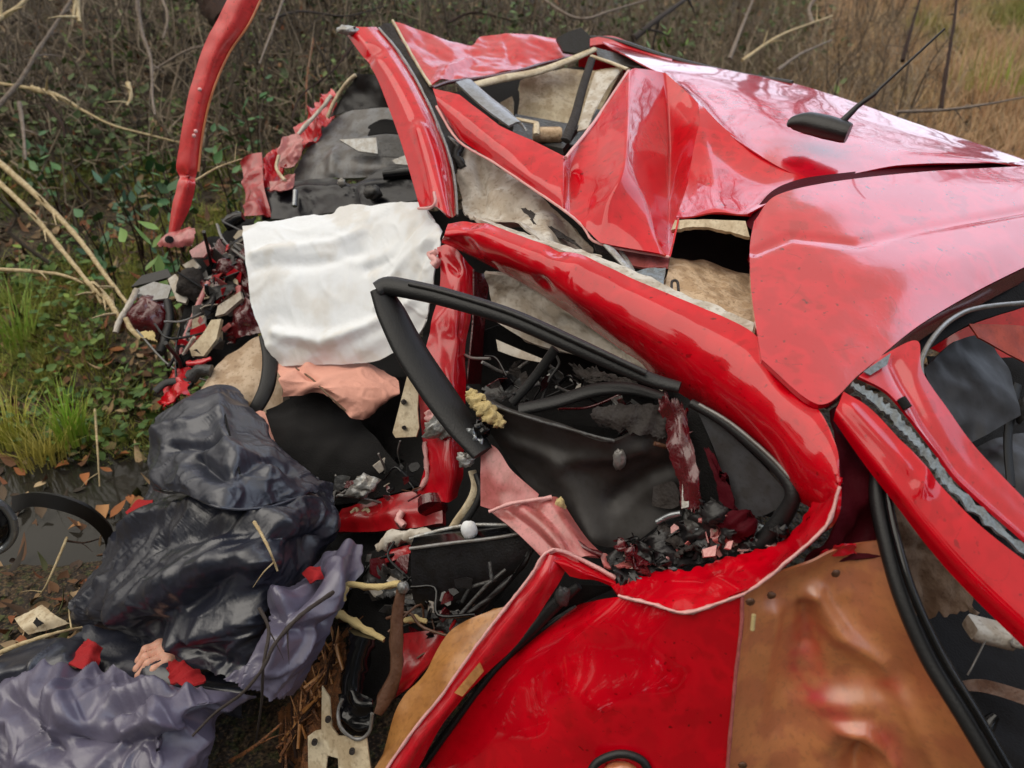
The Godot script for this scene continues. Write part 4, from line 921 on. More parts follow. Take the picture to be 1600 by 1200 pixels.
func car_wreckage() -> void:
	# window frame of the rear door, wrenched outwards
	var wf := cp("window_frame", tube([v(0.326,0.794,-1.382),v(0.264,0.801,-1.409),v(0.129,0.836,-1.476),v(0,0.864,-1.549),v(-.138,0.875,-1.625),v(-.225,0.875,-1.672),v(-.276,0.873,-1.694),v(-.299,0.864,-1.688)], [0.014, 0.017, 0.021, 0.023, 0.025, 0.026, 0.027, 0.026], {"flat": 0.75, "sides": 12}), "rubber")
	cp("frame_upright", tube([v(-.293,0.867,-1.69),v(-.266,0.825,-1.654),v(-.222,0.763,-1.595),v(-.162,0.696,-1.533),v(-.108,0.643,-1.48),v(-.062,0.604,-1.434)], [0.026, 0.037, 0.041, 0.042, 0.039, 0.028], {"flat": 0.45, "sides": 12}), "rubber", wf)
	cp("glass_channel", tube([v(-.223,0.893,-1.659),v(-.136,0.892,-1.612),v(0,0.881,-1.536),v(0.127,0.854,-1.463),v(0.261,0.818,-1.396)], 0.006), "black_plastic", wf)
	cp("window_channel", tube([v(0.092,0.79,-1.553),v(0.048,0.722,-1.548),v(0,0.664,-1.538)], 0.011, {"flat": 0.6}), "rubber", wf)
	cp("window_channel", tube([v(0.016,0.683,-1.48),v(0.094,0.708,-1.471),v(0.172,0.739,-1.466),v(0.242,0.751,-1.45),v(0.31,0.745,-1.423)], [0.016, 0.017, 0.018, 0.016, 0.012], {"flat": 0.6}), "rubber", wf)
	# door trim card
	var trim := cp("door_trim", surf([
		[v(-.079,0.706,-1.516),v(-.013,0.688,-1.471),v(0.092,0.681,-1.421),v(0.192,0.675,-1.371),v(0.268,0.705,-1.377),v(0.325,0.681,-1.34)],
		[v(-.055,0.638,-1.5),v(0.027,0.619,-1.454),v(0.133,0.613,-1.404),v(0.209,0.619,-1.373),v(0.297,0.625,-1.354),v(0.344,0.625,-1.342)],
		[v(-.014,0.572,-1.474),v(0.068,0.554,-1.417),v(0.159,0.544,-1.365),v(0.243,0.545,-1.342),v(0.311,0.563,-1.329),v(0.351,0.574,-1.325)],
		[v(0.048,0.519,-1.408),v(0.108,0.502,-1.364),v(0.171,0.471,-1.299),v(0.242,0.477,-1.292),v(0.299,0.518,-1.303),v(0.342,0.541,-1.305)]], {"nu": 50, "nv": 40, "t": 0.01, "amp": 0.008, "freq": 3, "folds": [[[v(0.094,0.578,-1.396),v(0.132,0.533,-1.347),v(0.163,0.489,-1.298)], 0.02, 0.03], [[v(0,0.613,-1.463),v(0.107,0.601,-1.409),v(0.258,0.658,-1.373)], 0.012, 0.02], [[v(0.211,0.544,-1.353),v(0.274,0.602,-1.364),v(0.335,0.636,-1.36)], -0.015, 0.02]]}), "door_card")
	cp("trim_edge", tube([v(-.095,0.72,-1.513),v(-.034,0.698,-1.471),v(0.039,0.694,-1.428),v(0.104,0.686,-1.406),v(0.167,0.684,-1.376),v(0.204,0.681,-1.363)], 0.0036, {"rough": 0.6}), "dash_grey", trim)
	cp("torn_lining", surf([
		[v(0.168,0.734,-1.417),v(0.229,0.749,-1.402),v(0.291,0.75,-1.391),v(0.302,0.735,-1.371)],
		[v(0.154,0.717,-1.401),v(0.215,0.728,-1.379),v(0.277,0.725,-1.365),v(0.305,0.714,-1.359)],
		[v(0.174,0.69,-1.391),v(0.222,0.692,-1.364),v(0.278,0.689,-1.35),v(0.302,0.685,-1.343)]], {"nu": 30, "nv": 14, "jag": [0.05, 0.03, 0.1, 0.3], "jf": 5, "amp": 0.03, "freq": 6, "sharp": 4, "wr": [[0.012, 10, Vector3.ONE, Vector3(0.6, 0.4, 0.3).normalized()]]}), "trim", trim)
	cp("door_handle", blob(v(0.216,0.641,-1.357), Vector3(0.014, 0.024, 0.012), 15, 0.3), "grey_plastic", trim)
	var spots := [v(-.073,0.702,-1.485),v(-.056,0.691,-1.467),v(-.043,0.68,-1.455),v(-.084,0.711,-1.496),v(-.027,0.671,-1.444)]
	for k in 5: cp("torn_foam", blob(spots[k], Vector3(0.020, 0.015, 0.013) * [1.0, 1.1, 1.0, 0.7, 0.6][k], k * 3.1, 0.8, 10), "foam", trim)
	cp("trim_pocket", surf([[v(0.284,0.591,-1.334),v(0.321,0.606,-1.331),v(0.334,0.592,-1.312)], [v(0.28,0.564,-1.307),v(0.312,0.565,-1.296),v(0.329,0.577,-1.291)]], {"nu": 10, "nv": 8, "amp": 0.01, "freq": 9}), "trim", trim)
	# torn inner pillar and small window
	cp("torn_pillar", surf([
		[v(0.279,0.774,-1.405),v(0.313,0.782,-1.387),v(0.338,0.768,-1.367)],
		[v(0.294,0.708,-1.344),v(0.323,0.722,-1.323),v(0.35,0.714,-1.313)],
		[v(0.311,0.655,-1.29),v(0.336,0.662,-1.271),v(0.356,0.656,-1.268)],
		[v(0.322,0.597,-1.246),v(0.346,0.605,-1.227),v(0.364,0.61,-1.23)]], {"nu": 20, "nv": 40, "t": 0.01, "lin": 0.4, "amp": 0.02, "freq": 7, "jag": [0.12, 0.12, 0.1, 0.1], "jf": 4, "sharp": 4, "wr": [[0.014, 9, Vector3.ONE, Vector3(0.1, 0.9, 0.3).normalized()]]}), "maroon")
	cp("torn_pillar", surf([
		[v(0.361,0.717,-1.309),v(0.377,0.712,-1.295),v(0.386,0.694,-1.278)],
		[v(0.384,0.655,-1.25),v(0.402,0.656,-1.239),v(0.414,0.649,-1.229)],
		[v(0.388,0.575,-1.198),v(0.401,0.581,-1.19),v(0.417,0.597,-1.199)]], {"nu": 14, "nv": 30, "t": 0.008, "amp": 0.014, "freq": 7, "jag": [0.12, 0.12, 0.1, 0.1], "jf": 4}), "maroon_dark")
	cp("black_web", surf([[v(0.32,0.761,-1.432),v(0.351,0.752,-1.404),v(0.378,0.735,-1.371)], [v(0.351,0.67,-1.357),v(0.378,0.67,-1.334),v(0.404,0.66,-1.305)], [v(0.357,0.526,-1.274),v(0.398,0.542,-1.236),v(0.476,0.551,-1.207)]], {"nu": 14, "nv": 20, "amp": 0.02, "freq": 8}), "carpet")
	var pane := cp("quarter_window", surf([
		[v(0.358,0.759,-1.362),v(0.382,0.754,-1.342),v(0.403,0.743,-1.318)],
		[v(0.388,0.701,-1.311),v(0.424,0.705,-1.284),v(0.464,0.706,-1.251)],
		[v(0.409,0.646,-1.262),v(0.455,0.659,-1.235),v(0.504,0.673,-1.197)],
		[v(0.424,0.605,-1.227),v(0.465,0.62,-1.206),v(0.495,0.652,-1.196)]], {"nu": 24, "nv": 24}), "glass_grey")
	cp("window_gasket", tube([v(0.348,0.768,-1.367),v(0.401,0.756,-1.32),v(0.462,0.727,-1.257),v(0.497,0.704,-1.209),v(0.506,0.683,-1.185),v(0.495,0.642,-1.179),v(0.468,0.589,-1.177),v(0.438,0.559,-1.183)], [0.009, 0.010, 0.011, 0.012, 0.014, 0.017, 0.018, 0.012]), "rubber", pane)
	cp("gasket_lip", tube([v(0.36,0.773,-1.353),v(0.41,0.762,-1.306),v(0.467,0.735,-1.244),v(0.501,0.713,-1.197)], 0.004), "grey_plastic", pane)
	# crushed metal and glass along the lower window edge
	rng.seed = 41
	var mats := ["black_plastic", "black_plastic", "trim", "maroon", "adhesive", "headliner", "faded_pink", "dash_grey", "black_gloss", "bare_edge"]
	var bed: Array = [v(0.183,0.498,-1.234),v(0.252,0.523,-1.249),v(0.323,0.568,-1.252),v(0.368,0.597,-1.246),v(0.424,0.579,-1.212),v(0.484,0.589,-1.172)]
	var low: Array = [v(0.207,0.482,-1.167),v(0.282,0.503,-1.185),v(0.346,0.524,-1.18),v(0.396,0.549,-1.177),v(0.429,0.564,-1.174),v(0.487,0.591,-1.161)]
	cp("crush_bed", surf([bed, low], {"nu": 50, "nv": 16, "lin": 0.6, "amp": 0.03, "freq": 16, "see": EYE}), "black_plastic")
	for k in 9:
		var t := (k + 0.5) / 9.0
		var c := crv(bed, t, 0.5)
		var e := crv(low, clampf(t + 0.04, 0, 1), 0.5)
		var d := Vector3(rng.randfn() * 0.012, 0.03 + rng.randf() * 0.02, rng.randfn() * 0.012)
		cp("torn_sheet", surf([[c + d * 0.4, c + d, c + Vector3(0.05, -0.02, 0.02) + d], [e + d * 0.2, e + Vector3(0.025, 0.01, 0) + d * 0.6, e + Vector3(0.05, -0.015, 0.0)]], {"nu": 20, "nv": 12, "lin": 0.3, "amp": 0.05, "freq": 12, "seed": k, "jag": [0.15, 0.15, 0.2, 0.25], "jf": 6, "sharp": 4, "wr": [[0.012, 14, Vector3.ONE]]}), ["maroon", "black_plastic", "trim", "dash_grey", "faded_pink", "black_plastic", "maroon_dark", "adhesive", "black_plastic"][k])
	for k in 130:
		var t := rng.randf()
		var c := crv(bed, t, 0.5).lerp(crv(low, t, 0.5), rng.randf())
		cp("crushed_fragment", shard(c, rng.randf_range(0.004, 0.017), Vector3(0.2, 0.8, 0.6)), mats[rng.randi() % mats.size()])
	rng.seed = 44
	var kinds := ["black_plastic", "trim", "maroon", "dash_grey", "rubber", "grey_plastic", "headliner", "black_gloss"]
	# loose trim, wiring and torn sheet left inside the openings
	var runs := [[[v(-.085,0.654,-1.763),v(0.075,0.666,-1.678),v(0.245,0.678,-1.488),v(0.335,0.669,-1.38)], [v(-.029,0.657,-1.604),v(0.085,0.678,-1.569),v(0.216,0.701,-1.49),v(0.323,0.681,-1.386)], 34], [[v(-.354,0.33,-1.461),v(-.229,0.333,-1.393),v(-.055,0.329,-1.299)], [v(-.283,0.225,-1.307),v(-.194,0.243,-1.272),v(-.108,0.279,-1.247)], 30], [[v(-.445,0.34,-1.721),v(-.33,0.369,-1.737),v(-.228,0.409,-1.737)], [v(-.424,0.281,-1.664),v(-.287,0.334,-1.636),v(-.187,0.398,-1.615)], 26], [[v(-.134,0.393,-1.289),v(-.053,0.365,-1.262)], [v(-.216,0.25,-1.23),v(-.134,0.306,-1.239)], 12]]
	for q in runs:
		for k in q[2]:
			var t := rng.randf()
			var c := crv(q[0], t, 0.5).lerp(crv(q[1], t, 0.5), rng.randf())
			if k % 3: cp("loose_trim_scrap", shard(c, rng.randf_range(0.008, 0.03), Vector3(0.1, 0.6, 0.8)), kinds[rng.randi() % kinds.size()])
			else:
				var d := Vector3(rng.randfn(), rng.randfn() * 0.5, rng.randfn()).normalized() * rng.randf_range(0.04, 0.11)
				cp("loose_wire", tube([c - d, c - d * 0.3 + Vector3(rng.randfn(), rng.randfn(), rng.randfn()) * 0.015, c + d * 0.4 + Vector3(rng.randfn(), rng.randfn(), rng.randfn()) * 0.02, c + d], rng.randf_range(0.0018, 0.0045), {"sides": 6}), ["rubber", "black_gloss", "grey_plastic", "maroon", "brown_metal"][rng.randi() % 5])
	cp("torn_panel", surf([[v(-.083,0.625,-1.689),v(-.015,0.654,-1.683),v(0.059,0.65,-1.645)], [v(-.074,0.599,-1.616),v(-.015,0.625,-1.608),v(0.043,0.632,-1.589)]], {"nu": 30, "nv": 14, "amp": 0.05, "freq": 9, "jag": [0.15, 0.2, 0.25, 0.25]}), "dash_grey")
	cp("torn_panel", surf([[v(0.116,0.72,-1.64),v(0.21,0.724,-1.573),v(0.284,0.724,-1.504)], [v(0.141,0.69,-1.576),v(0.206,0.709,-1.529),v(0.269,0.714,-1.486)]], {"nu": 30, "nv": 14, "amp": 0.05, "freq": 9, "jag": [0.1, 0.2, 0.25, 0.25]}), "trim")
	cp("torn_panel", surf([[v(-.351,0.293,-1.416),v(-.289,0.319,-1.408),v(-.226,0.329,-1.368)], [v(-.331,0.264,-1.365),v(-.283,0.274,-1.336),v(-.231,0.3,-1.328)]], {"nu": 30, "nv": 14, "lin": 0.4, "amp": 0.06, "freq": 9, "jag": [0.15, 0.2, 0.25, 0.25]}), "dash_grey")
	cp("torn_panel", surf([[v(-.15,0.301,-1.271),v(-.108,0.32,-1.27),v(-.054,0.322,-1.26)], [v(-.189,0.262,-1.236),v(-.134,0.269,-1.229),v(-.108,0.281,-1.236)]], {"nu": 30, "nv": 14, "lin": 0.4, "amp": 0.05, "freq": 9, "jag": [0.15, 0.2, 0.25, 0.25]}), "black_plastic")
	cp("white_fragment", plate([v(0.328,0.645,-1.279),v(0.339,0.65,-1.276),v(0.337,0.612,-1.243),v(0.324,0.606,-1.245)], 0.005), "pale_metal")
	cp("white_fragment", plate([v(0.352,0.576,-1.164),v(0.378,0.582,-1.168),v(0.374,0.569,-1.154),v(0.353,0.567,-1.153)], 0.012), "bare_edge")
	cp("white_fragment", plate([v(0.398,0.592,-1.167),v(0.407,0.593,-1.168),v(0.401,0.583,-1.156),v(0.391,0.585,-1.157)], 0.010), "bare_edge")
	cp("grey_rod", tube([v(0.283,0.561,-1.259),v(0.305,0.578,-1.258),v(0.326,0.589,-1.252)], 0.006), "steel")
	cp("crumpled_lip", surf([[v(0.171,0.498,-1.246),v(0.231,0.505,-1.227),v(0.275,0.524,-1.238)], [v(0.18,0.493,-1.208),v(0.216,0.498,-1.194),v(0.253,0.511,-1.201)]], {"nu": 24, "nv": 8, "amp": 0.02, "freq": 14, "jag": [0, 0.1, 0.2, 0.2]}), "faded_pink")
	# folded door skin in the middle
	cp("brown_panel", surf([
		[v(-.066,0.613,-1.463),v(-.034,0.607,-1.448),v(0,0.578,-1.407),v(0.056,0.547,-1.367)],
		[v(-.068,0.56,-1.42),v(-.034,0.56,-1.403),v(0,0.549,-1.379),v(0.05,0.538,-1.35)],
		[v(-.07,0.507,-1.378),v(-.043,0.51,-1.363),v(-.013,0.515,-1.348),v(0.04,0.527,-1.343)]], {"nu": 24, "nv": 24, "amp": 0.012, "freq": 5}), "faded_pink")
	cp("door_skin_fold", surf([
		[v(-.045,0.523,-1.341),v(0,0.543,-1.341),v(0.081,0.555,-1.348),v(0.103,0.542,-1.352)],
		[v(-.006,0.515,-1.302),v(0.032,0.541,-1.3),v(0.09,0.547,-1.309),v(0.124,0.523,-1.318)],
		[v(0.032,0.501,-1.265),v(0.066,0.53,-1.259),v(0.114,0.533,-1.266),v(0.152,0.5,-1.281)],
		[v(0.078,0.476,-1.222),v(0.099,0.503,-1.214),v(0.131,0.508,-1.223),v(0.184,0.489,-1.241)]], {"nu": 40, "nv": 40, "t": 0.006, "folds": [[[v(-.013,0.533,-1.336),v(0.038,0.526,-1.274),v(0.106,0.493,-1.208)], -0.016, 0.016], [[v(0.046,0.551,-1.334),v(0.089,0.532,-1.277),v(0.131,0.509,-1.218)], -0.014, 0.014]]}), "faded_pink")
	cp("torn_edge", tube([v(-.047,0.528,-1.332),v(0,0.549,-1.333),v(0.081,0.56,-1.339)], 0.004, {"rough": 0.8}), "bare_edge")
	cp("torn_edge", blob(v(0.097,0.54,-1.334), Vector3(0.012, 0.022, 0.01), 21, 0.5), "foam")
	cp("torn_edge", tube([v(0.176,0.498,-1.234),v(0.133,0.511,-1.253),v(0.104,0.531,-1.311)], 0.006, {"rough": 0.6}), "maroon")
	# edge of the door standing up towards us
	var edge := cp("door_edge", surf([
		[v(0.059,0.522,-1.208),v(0.037,0.491,-1.184),v(-.012,0.434,-1.157),v(-.074,0.361,-1.121),v(-.131,0.283,-1.087),v(-.199,0.208,-1.044),v(-.261,0.127,-.997)],
		[v(0.081,0.528,-1.2),v(0.061,0.496,-1.17),v(0.015,0.435,-1.14),v(-.047,0.358,-1.107),v(-.105,0.281,-1.074),v(-.174,0.201,-1.034),v(-.236,0.122,-.994)],
		[v(0.111,0.505,-1.204),v(0.089,0.468,-1.182),v(0.044,0.402,-1.156),v(-.019,0.329,-1.125),v(-.082,0.263,-1.104),v(-.153,0.173,-1.07),v(-.205,0.075,-1.025)]], {"nu": 60, "nv": 14, "t": 0.006, "amp": 0.006, "freq": 6}), "paint_dull")
	cp("torn_edge", tube([v(0.081,0.536,-1.21),v(0.059,0.528,-1.2),v(0.035,0.496,-1.178),v(-.013,0.439,-1.151),v(-.075,0.366,-1.114),v(-.131,0.289,-1.081),v(-.2,0.211,-1.04),v(-.263,0.13,-.993)], 0.003, {"rough": 1.0, "sub": 8}), "bare_edge", edge)
	cp("latch_tab", plate([v(-.063,0.354,-1.094),v(-.055,0.343,-1.082),v(-.095,0.295,-1.065),v(-.111,0.297,-1.072)], 0.006), "ochre", edge)
	cp("door_edge_shoulder", surf([
		[v(0.062,0.522,-1.211),v(0.09,0.518,-1.223),v(0.131,0.497,-1.222),v(0.201,0.472,-1.196)],
		[v(0.083,0.521,-1.19),v(0.116,0.514,-1.186),v(0.147,0.496,-1.187),v(0.2,0.475,-1.18)],
		[v(0.111,0.489,-1.183),v(0.129,0.486,-1.181),v(0.16,0.479,-1.183),v(0.2,0.463,-1.179)]], {"nu": 30, "nv": 14, "amp": 0.006, "freq": 8}), "paint")
	cp("torn_edge", tube([v(0.071,0.528,-1.211),v(0.089,0.527,-1.216),v(0.131,0.506,-1.216),v(0.2,0.481,-1.19)], 0.0045, {"rough": 0.8}), "bare_edge", edge)
	cp("dark_gap", surf([[v(0.134,0.436,-1.221),v(0.208,0.447,-1.205)], [v(0.065,0.336,-1.21),v(0.13,0.377,-1.222)], [v(-.053,0.207,-1.182),v(0,0.269,-1.195)], [v(-.219,-.003,-1.107),v(-.149,0.062,-1.121)]], {"nu": 8, "nv": 24}), "carpet")
	cp("gap_seal", tube([v(0.131,0.454,-1.197),v(0.086,0.407,-1.193),v(0.051,0.362,-1.185),v(0,0.303,-1.168)], [0.008, 0.014, 0.012, 0.006]), "rubber")
	cp("gap_clip", blob(v(0.098,0.435,-1.187), Vector3(0.015, 0.025, 0.012), 24, 0.4), "dash_grey")
	cp("inner_skin", surf([
		[v(0.036,0.396,-1.222),v(0,0.377,-1.222),v(-.039,0.362,-1.225)],
		[v(-.032,0.351,-1.179),v(-.078,0.332,-1.196),v(-.126,0.309,-1.218)],
		[v(-.083,0.309,-1.143),v(-.129,0.284,-1.157),v(-.184,0.237,-1.165)],
		[v(-.146,0.247,-1.101),v(-.187,0.217,-1.118),v(-.234,0.181,-1.132)],
		[v(-.277,0.092,-1),v(-.31,0.055,-1.025),v(-.282,0.038,-1.05)]], {"nu": 24, "nv": 50, "t": 0.006, "amp": 0.008, "freq": 5}), "ochre", edge, "ochre inside face of the torn door")
	cp("red_strip", surf([[v(-.108,0.311,-1.265),v(-.15,0.277,-1.257),v(-.233,0.258,-1.257)], [v(-.147,0.265,-1.216),v(-.196,0.219,-1.206),v(-.258,0.177,-1.199)], [v(-.213,0.198,-1.165),v(-.238,0.179,-1.165),v(-.277,0.144,-1.169)]], {"nu": 16, "nv": 20, "amp": 0.01, "freq": 6}), "paint_inner", edge)
	# black tray and panels
	var tray := cp("black_tray", surf([
		[v(-.215,0.428,-1.332),v(-.134,0.444,-1.33),v(-.04,0.46,-1.328),v(0.043,0.478,-1.327)],
		[v(-.215,0.366,-1.308),v(-.135,0.379,-1.304),v(-.054,0.397,-1.303),v(0.037,0.425,-1.308)],
		[v(-.206,0.304,-1.296),v(-.144,0.305,-1.285),v(-.088,0.325,-1.284),v(0,0.373,-1.301)],
		[v(-.155,0.279,-1.293),v(-.138,0.276,-1.291),v(-.11,0.286,-1.285),v(-.082,0.305,-1.285)]], {"nu": 30, "nv": 24, "t": 0.01, "amp": 0.008, "freq": 5}), "black_plastic")
	cp("tray_rim", tube([v(-.216,0.432,-1.329),v(-.134,0.448,-1.327),v(-.04,0.464,-1.325),v(0.013,0.476,-1.325)], 0.004), "grey_plastic", tray)
	cp("tray_top", surf([[v(-.213,0.412,-1.392),v(-.139,0.43,-1.392),v(-.014,0.455,-1.383)], [v(-.215,0.431,-1.334),v(-.134,0.447,-1.332),v(0,0.472,-1.329)]], {"nu": 16, "nv": 6}), "black_gloss", tray)
	cp("tray_rim", tube([v(-.224,0.407,-1.39),v(-.153,0.43,-1.392),v(-.09,0.446,-1.389),v(-.007,0.459,-1.374)], 0.004), "pale_metal", tray)
	cp("white_cap", blob(v(-.09,0.47,-1.345), Vector3(0.018, 0.022, 0.016), 30, 0.15), "white_sheet", tray)
	cp("tray_lower", surf([[v(0.043,0.451,-1.322),v(0.027,0.423,-1.295),v(-.027,0.377,-1.268)], [v(0,0.407,-1.274),v(-.04,0.372,-1.254),v(-.093,0.331,-1.242)], [v(-.094,0.294,-1.232),v(-.114,0.304,-1.249),v(-.136,0.301,-1.271)]], {"nu": 14, "nv": 14, "amp": 0.01, "freq": 9}), "black_plastic", tray)
	for q in [[v(-.105,0.335,-1.273),v(-.087,0.372,-1.277),v(-.033,0.397,-1.274)], [v(-.013,0.415,-1.284),v(-.053,0.39,-1.264),v(-.113,0.325,-1.238)], [v(-.046,0.432,-1.289),v(-.042,0.405,-1.267)]]:
		cp("tray_rib", tube(q, 0.004, {"lin": 0.7}), "dash_grey", tray)
	cp("under_tray_dark", surf([[v(-.358,0.291,-1.461),v(-.236,0.33,-1.461),v(0.058,0.364,-1.422)], [v(-.38,0.204,-1.365),v(-.231,0.219,-1.351),v(-.057,0.249,-1.322)], [v(-.372,0.061,-1.236),v(-.283,0.09,-1.23),v(-.196,0.143,-1.237)]], {"nu": 16, "nv": 16, "amp": 0.03, "freq": 6}), "carpet")
	cp("under_plate", plate([v(-.235,0.294,-1.325),v(-.167,0.289,-1.31),v(-.152,0.273,-1.289),v(-.223,0.259,-1.293)], 0.01), "dash_grey")
	cp("torn_foam", tube([v(-.23,0.282,-1.271),v(-.205,0.289,-1.27),v(-.18,0.287,-1.263)], [0.006, 0.008, 0.004], {"rough": 1}), "foam")
	# bent seals between sill and tray
	cp("bent_seal", tube([v(-.087,0.536,-1.464),v(-.078,0.512,-1.439),v(-.089,0.482,-1.422),v(-.119,0.44,-1.408),v(-.155,0.39,-1.392)], [0.010, 0.012, 0.013, 0.012, 0.008], {"flat": 0.5}), "cream")
	cp("bent_seal", tube([v(-.077,0.536,-1.453),v(-.068,0.512,-1.427),v(-.079,0.482,-1.41),v(-.109,0.438,-1.396)], 0.008), "rubber")
	cp("latch", blob(v(-.079,0.616,-1.458), Vector3(0.022, 0.03, 0.018), 33, 0.8, 10), "steel")
	cp("latch", blob(v(-.099,0.577,-1.448), Vector3(0.02, 0.014, 0.014), 34, 0.8), "pale_metal")
	cp("latch", blob(v(-.065,0.643,-1.468), Vector3(0.02, 0.018, 0.018), 35, 0.8), "black_gloss")
	cp("sill_scrap", tube([v(-.313,0.307,-1.47),v(-.266,0.343,-1.468),v(-.205,0.361,-1.456),v(-.145,0.372,-1.439)], [0.012, 0.018, 0.016, 0.01], {"rough": 1.2}), "headliner")
	cp("sill_scrap", surf([[v(-.352,0.278,-1.465),v(-.297,0.308,-1.46),v(-.235,0.337,-1.453)], [v(-.341,0.272,-1.439),v(-.279,0.301,-1.433),v(-.225,0.335,-1.429)]], {"nu": 14, "nv": 6, "amp": 0.01, "freq": 14}), "paint_inner")
	# bent frame, brackets and splintered board at the bottom
	var bf := cp("bent_wire_frame", tube([v(-.234,0.379,-1.281),v(-.291,0.358,-1.292),v(-.349,0.35,-1.311),v(-.356,0.341,-1.305),v(-.376,0.299,-1.281),v(-.362,0.291,-1.277),v(-.32,0.277,-1.257),v(-.269,0.269,-1.229)], [0.007, 0.007, 0.008, 0.009, 0.008, 0.009, 0.008, 0.006], {"lin": 0.6, "rough": 0.9}), "foam")
	cp("brown_post", tube([v(-.227,0.386,-1.262),v(-.235,0.35,-1.241),v(-.238,0.292,-1.208),v(-.24,0.235,-1.175),v(-.258,0.195,-1.152),v(-.277,0.161,-1.132)], [0.010, 0.012, 0.014, 0.014, 0.017, 0.010], {"flat": 0.6, "sq": 0.6, "rough": 0.3}), "brown_metal", bf)
	cp("post_cap", blob(v(-.223,0.393,-1.255), Vector3(0.012, 0.014, 0.012), 37, 0.4), "grey_plastic", bf)
	cp("black_hose", tube([v(-.311,0.273,-1.243),v(-.327,0.226,-1.216),v(-.335,0.18,-1.189),v(-.328,0.141,-1.155),v(-.314,0.115,-1.129)], [0.03, 0.028, 0.026, 0.026, 0.02], {"rough": 0.6}), "black_gloss")
	cp("black_bag", surf([[v(-.364,0.179,-1.165),v(-.33,0.193,-1.162),v(-.288,0.187,-1.147)], [v(-.359,0.158,-1.142),v(-.32,0.175,-1.129),v(-.285,0.164,-1.122)], [v(-.346,0.121,-1.121),v(-.317,0.121,-1.109),v(-.293,0.13,-1.114)]], {"nu": 20, "nv": 20, "wr": [[0.012, 10, Vector3(1, 1, 1)]]}), "black_gloss")
	cp("bag_rim", tube([v(-.35,0.187,-1.147),v(-.359,0.166,-1.135),v(-.352,0.146,-1.112),v(-.322,0.124,-1.099),v(-.294,0.135,-1.106),v(-.285,0.178,-1.119)], 0.004, {"rough": 0.6}), "grey_plastic")
	var br := cp("cream_bracket_plate", plate([v(-.397,0.194,-1.174),v(-.379,0.181,-1.155),v(-.373,0.138,-1.119),v(-.359,0.121,-1.109),v(-.299,0.127,-1.101),v(-.287,0.07,-1.057),v(-.313,0.048,-1.044),v(-.355,0.038,-1.05),v(-.357,0.09,-1.079),v(-.381,0.086,-1.089),v(-.387,0.027,-1.043),v(-.42,0.029,-1.056),v(-.424,0.112,-1.115),v(-.409,0.121,-1.121),v(-.396,0.123,-1.122)], 0.005), "cream")
	for s in [v(-.407,0.112,-1.104), v(-.378,0.157,-1.124), v(-.326,0.113,-1.082)]:
		cp("bracket_hole", tube([s, s + Vector3(0.001, 0.004, 0.009)], [0.006, 0.006], {"sub": 2}), "trim", br)
	cp("splintered_board", surf([
		[v(-.532,0.04,-1.236),v(-.486,0.086,-1.25),v(-.429,0.16,-1.293),v(-.386,0.203,-1.318)],
		[v(-.523,0.004,-1.18),v(-.462,0.058,-1.188),v(-.403,0.127,-1.216),v(-.357,0.191,-1.265)],
		[v(-.512,-.057,-1.099),v(-.451,-.014,-1.1),v(-.392,0.051,-1.115),v(-.352,0.121,-1.155)]], {"nu": 40, "nv": 40, "t": 0.01, "jag": [0.05, 0.1, 0.1, 0.05], "jf": 16, "wr": [[0.014, 12, Vector3(1, 0.3, 0.5)]]}), "wood")
	rng.seed = 43
	for k in 46:
		var a := crv([v(-.492,0.021,-1.121),v(-.454,0.096,-1.175),v(-.408,0.171,-1.23),v(-.381,0.215,-1.279)], rng.randf(), 0)
		var d := Vector3(rng.randf_range(-0.5, 0.9), rng.randf_range(0.2, 1.0), rng.randf_range(-0.8, -0.1)).normalized() * rng.randf_range(0.03, 0.09)
		cp("wood_splinter", tube([a - d * 0.7, a, a + d], [0.004, rng.randf_range(0.002, 0.006), 0.0008], {"sub": 2, "sides": 5, "flat": 0.5}), ["wood", "wood", "ochre", "bark"][rng.randi() % 4])
	# crushed front end on the left
	crushed_front()

func shard(c: Vector3, size: float, up: Vector3) -> G:
	var n := (up.normalized() + Vector3(rng.randfn(), rng.randfn(), rng.randfn()) * 0.6).normalized()
	var ax := n.cross(Vector3(rng.randfn(), rng.randfn(), rng.randfn())).normalized()
	var ay := n.cross(ax)
	var p := []
	var count := rng.randi_range(4, 6)
	var stretch := rng.randf_range(0.35, 1.0)
	for k in count:
		var a := TAU * (k + rng.randf_range(-0.3, 0.3)) / count
		var r := size * rng.randf_range(0.6, 1.3)
		p.append(c + ax * cos(a) * r + ay * sin(a) * r * stretch)
	return plate(p, rng.randf_range(0.0015, 0.004))

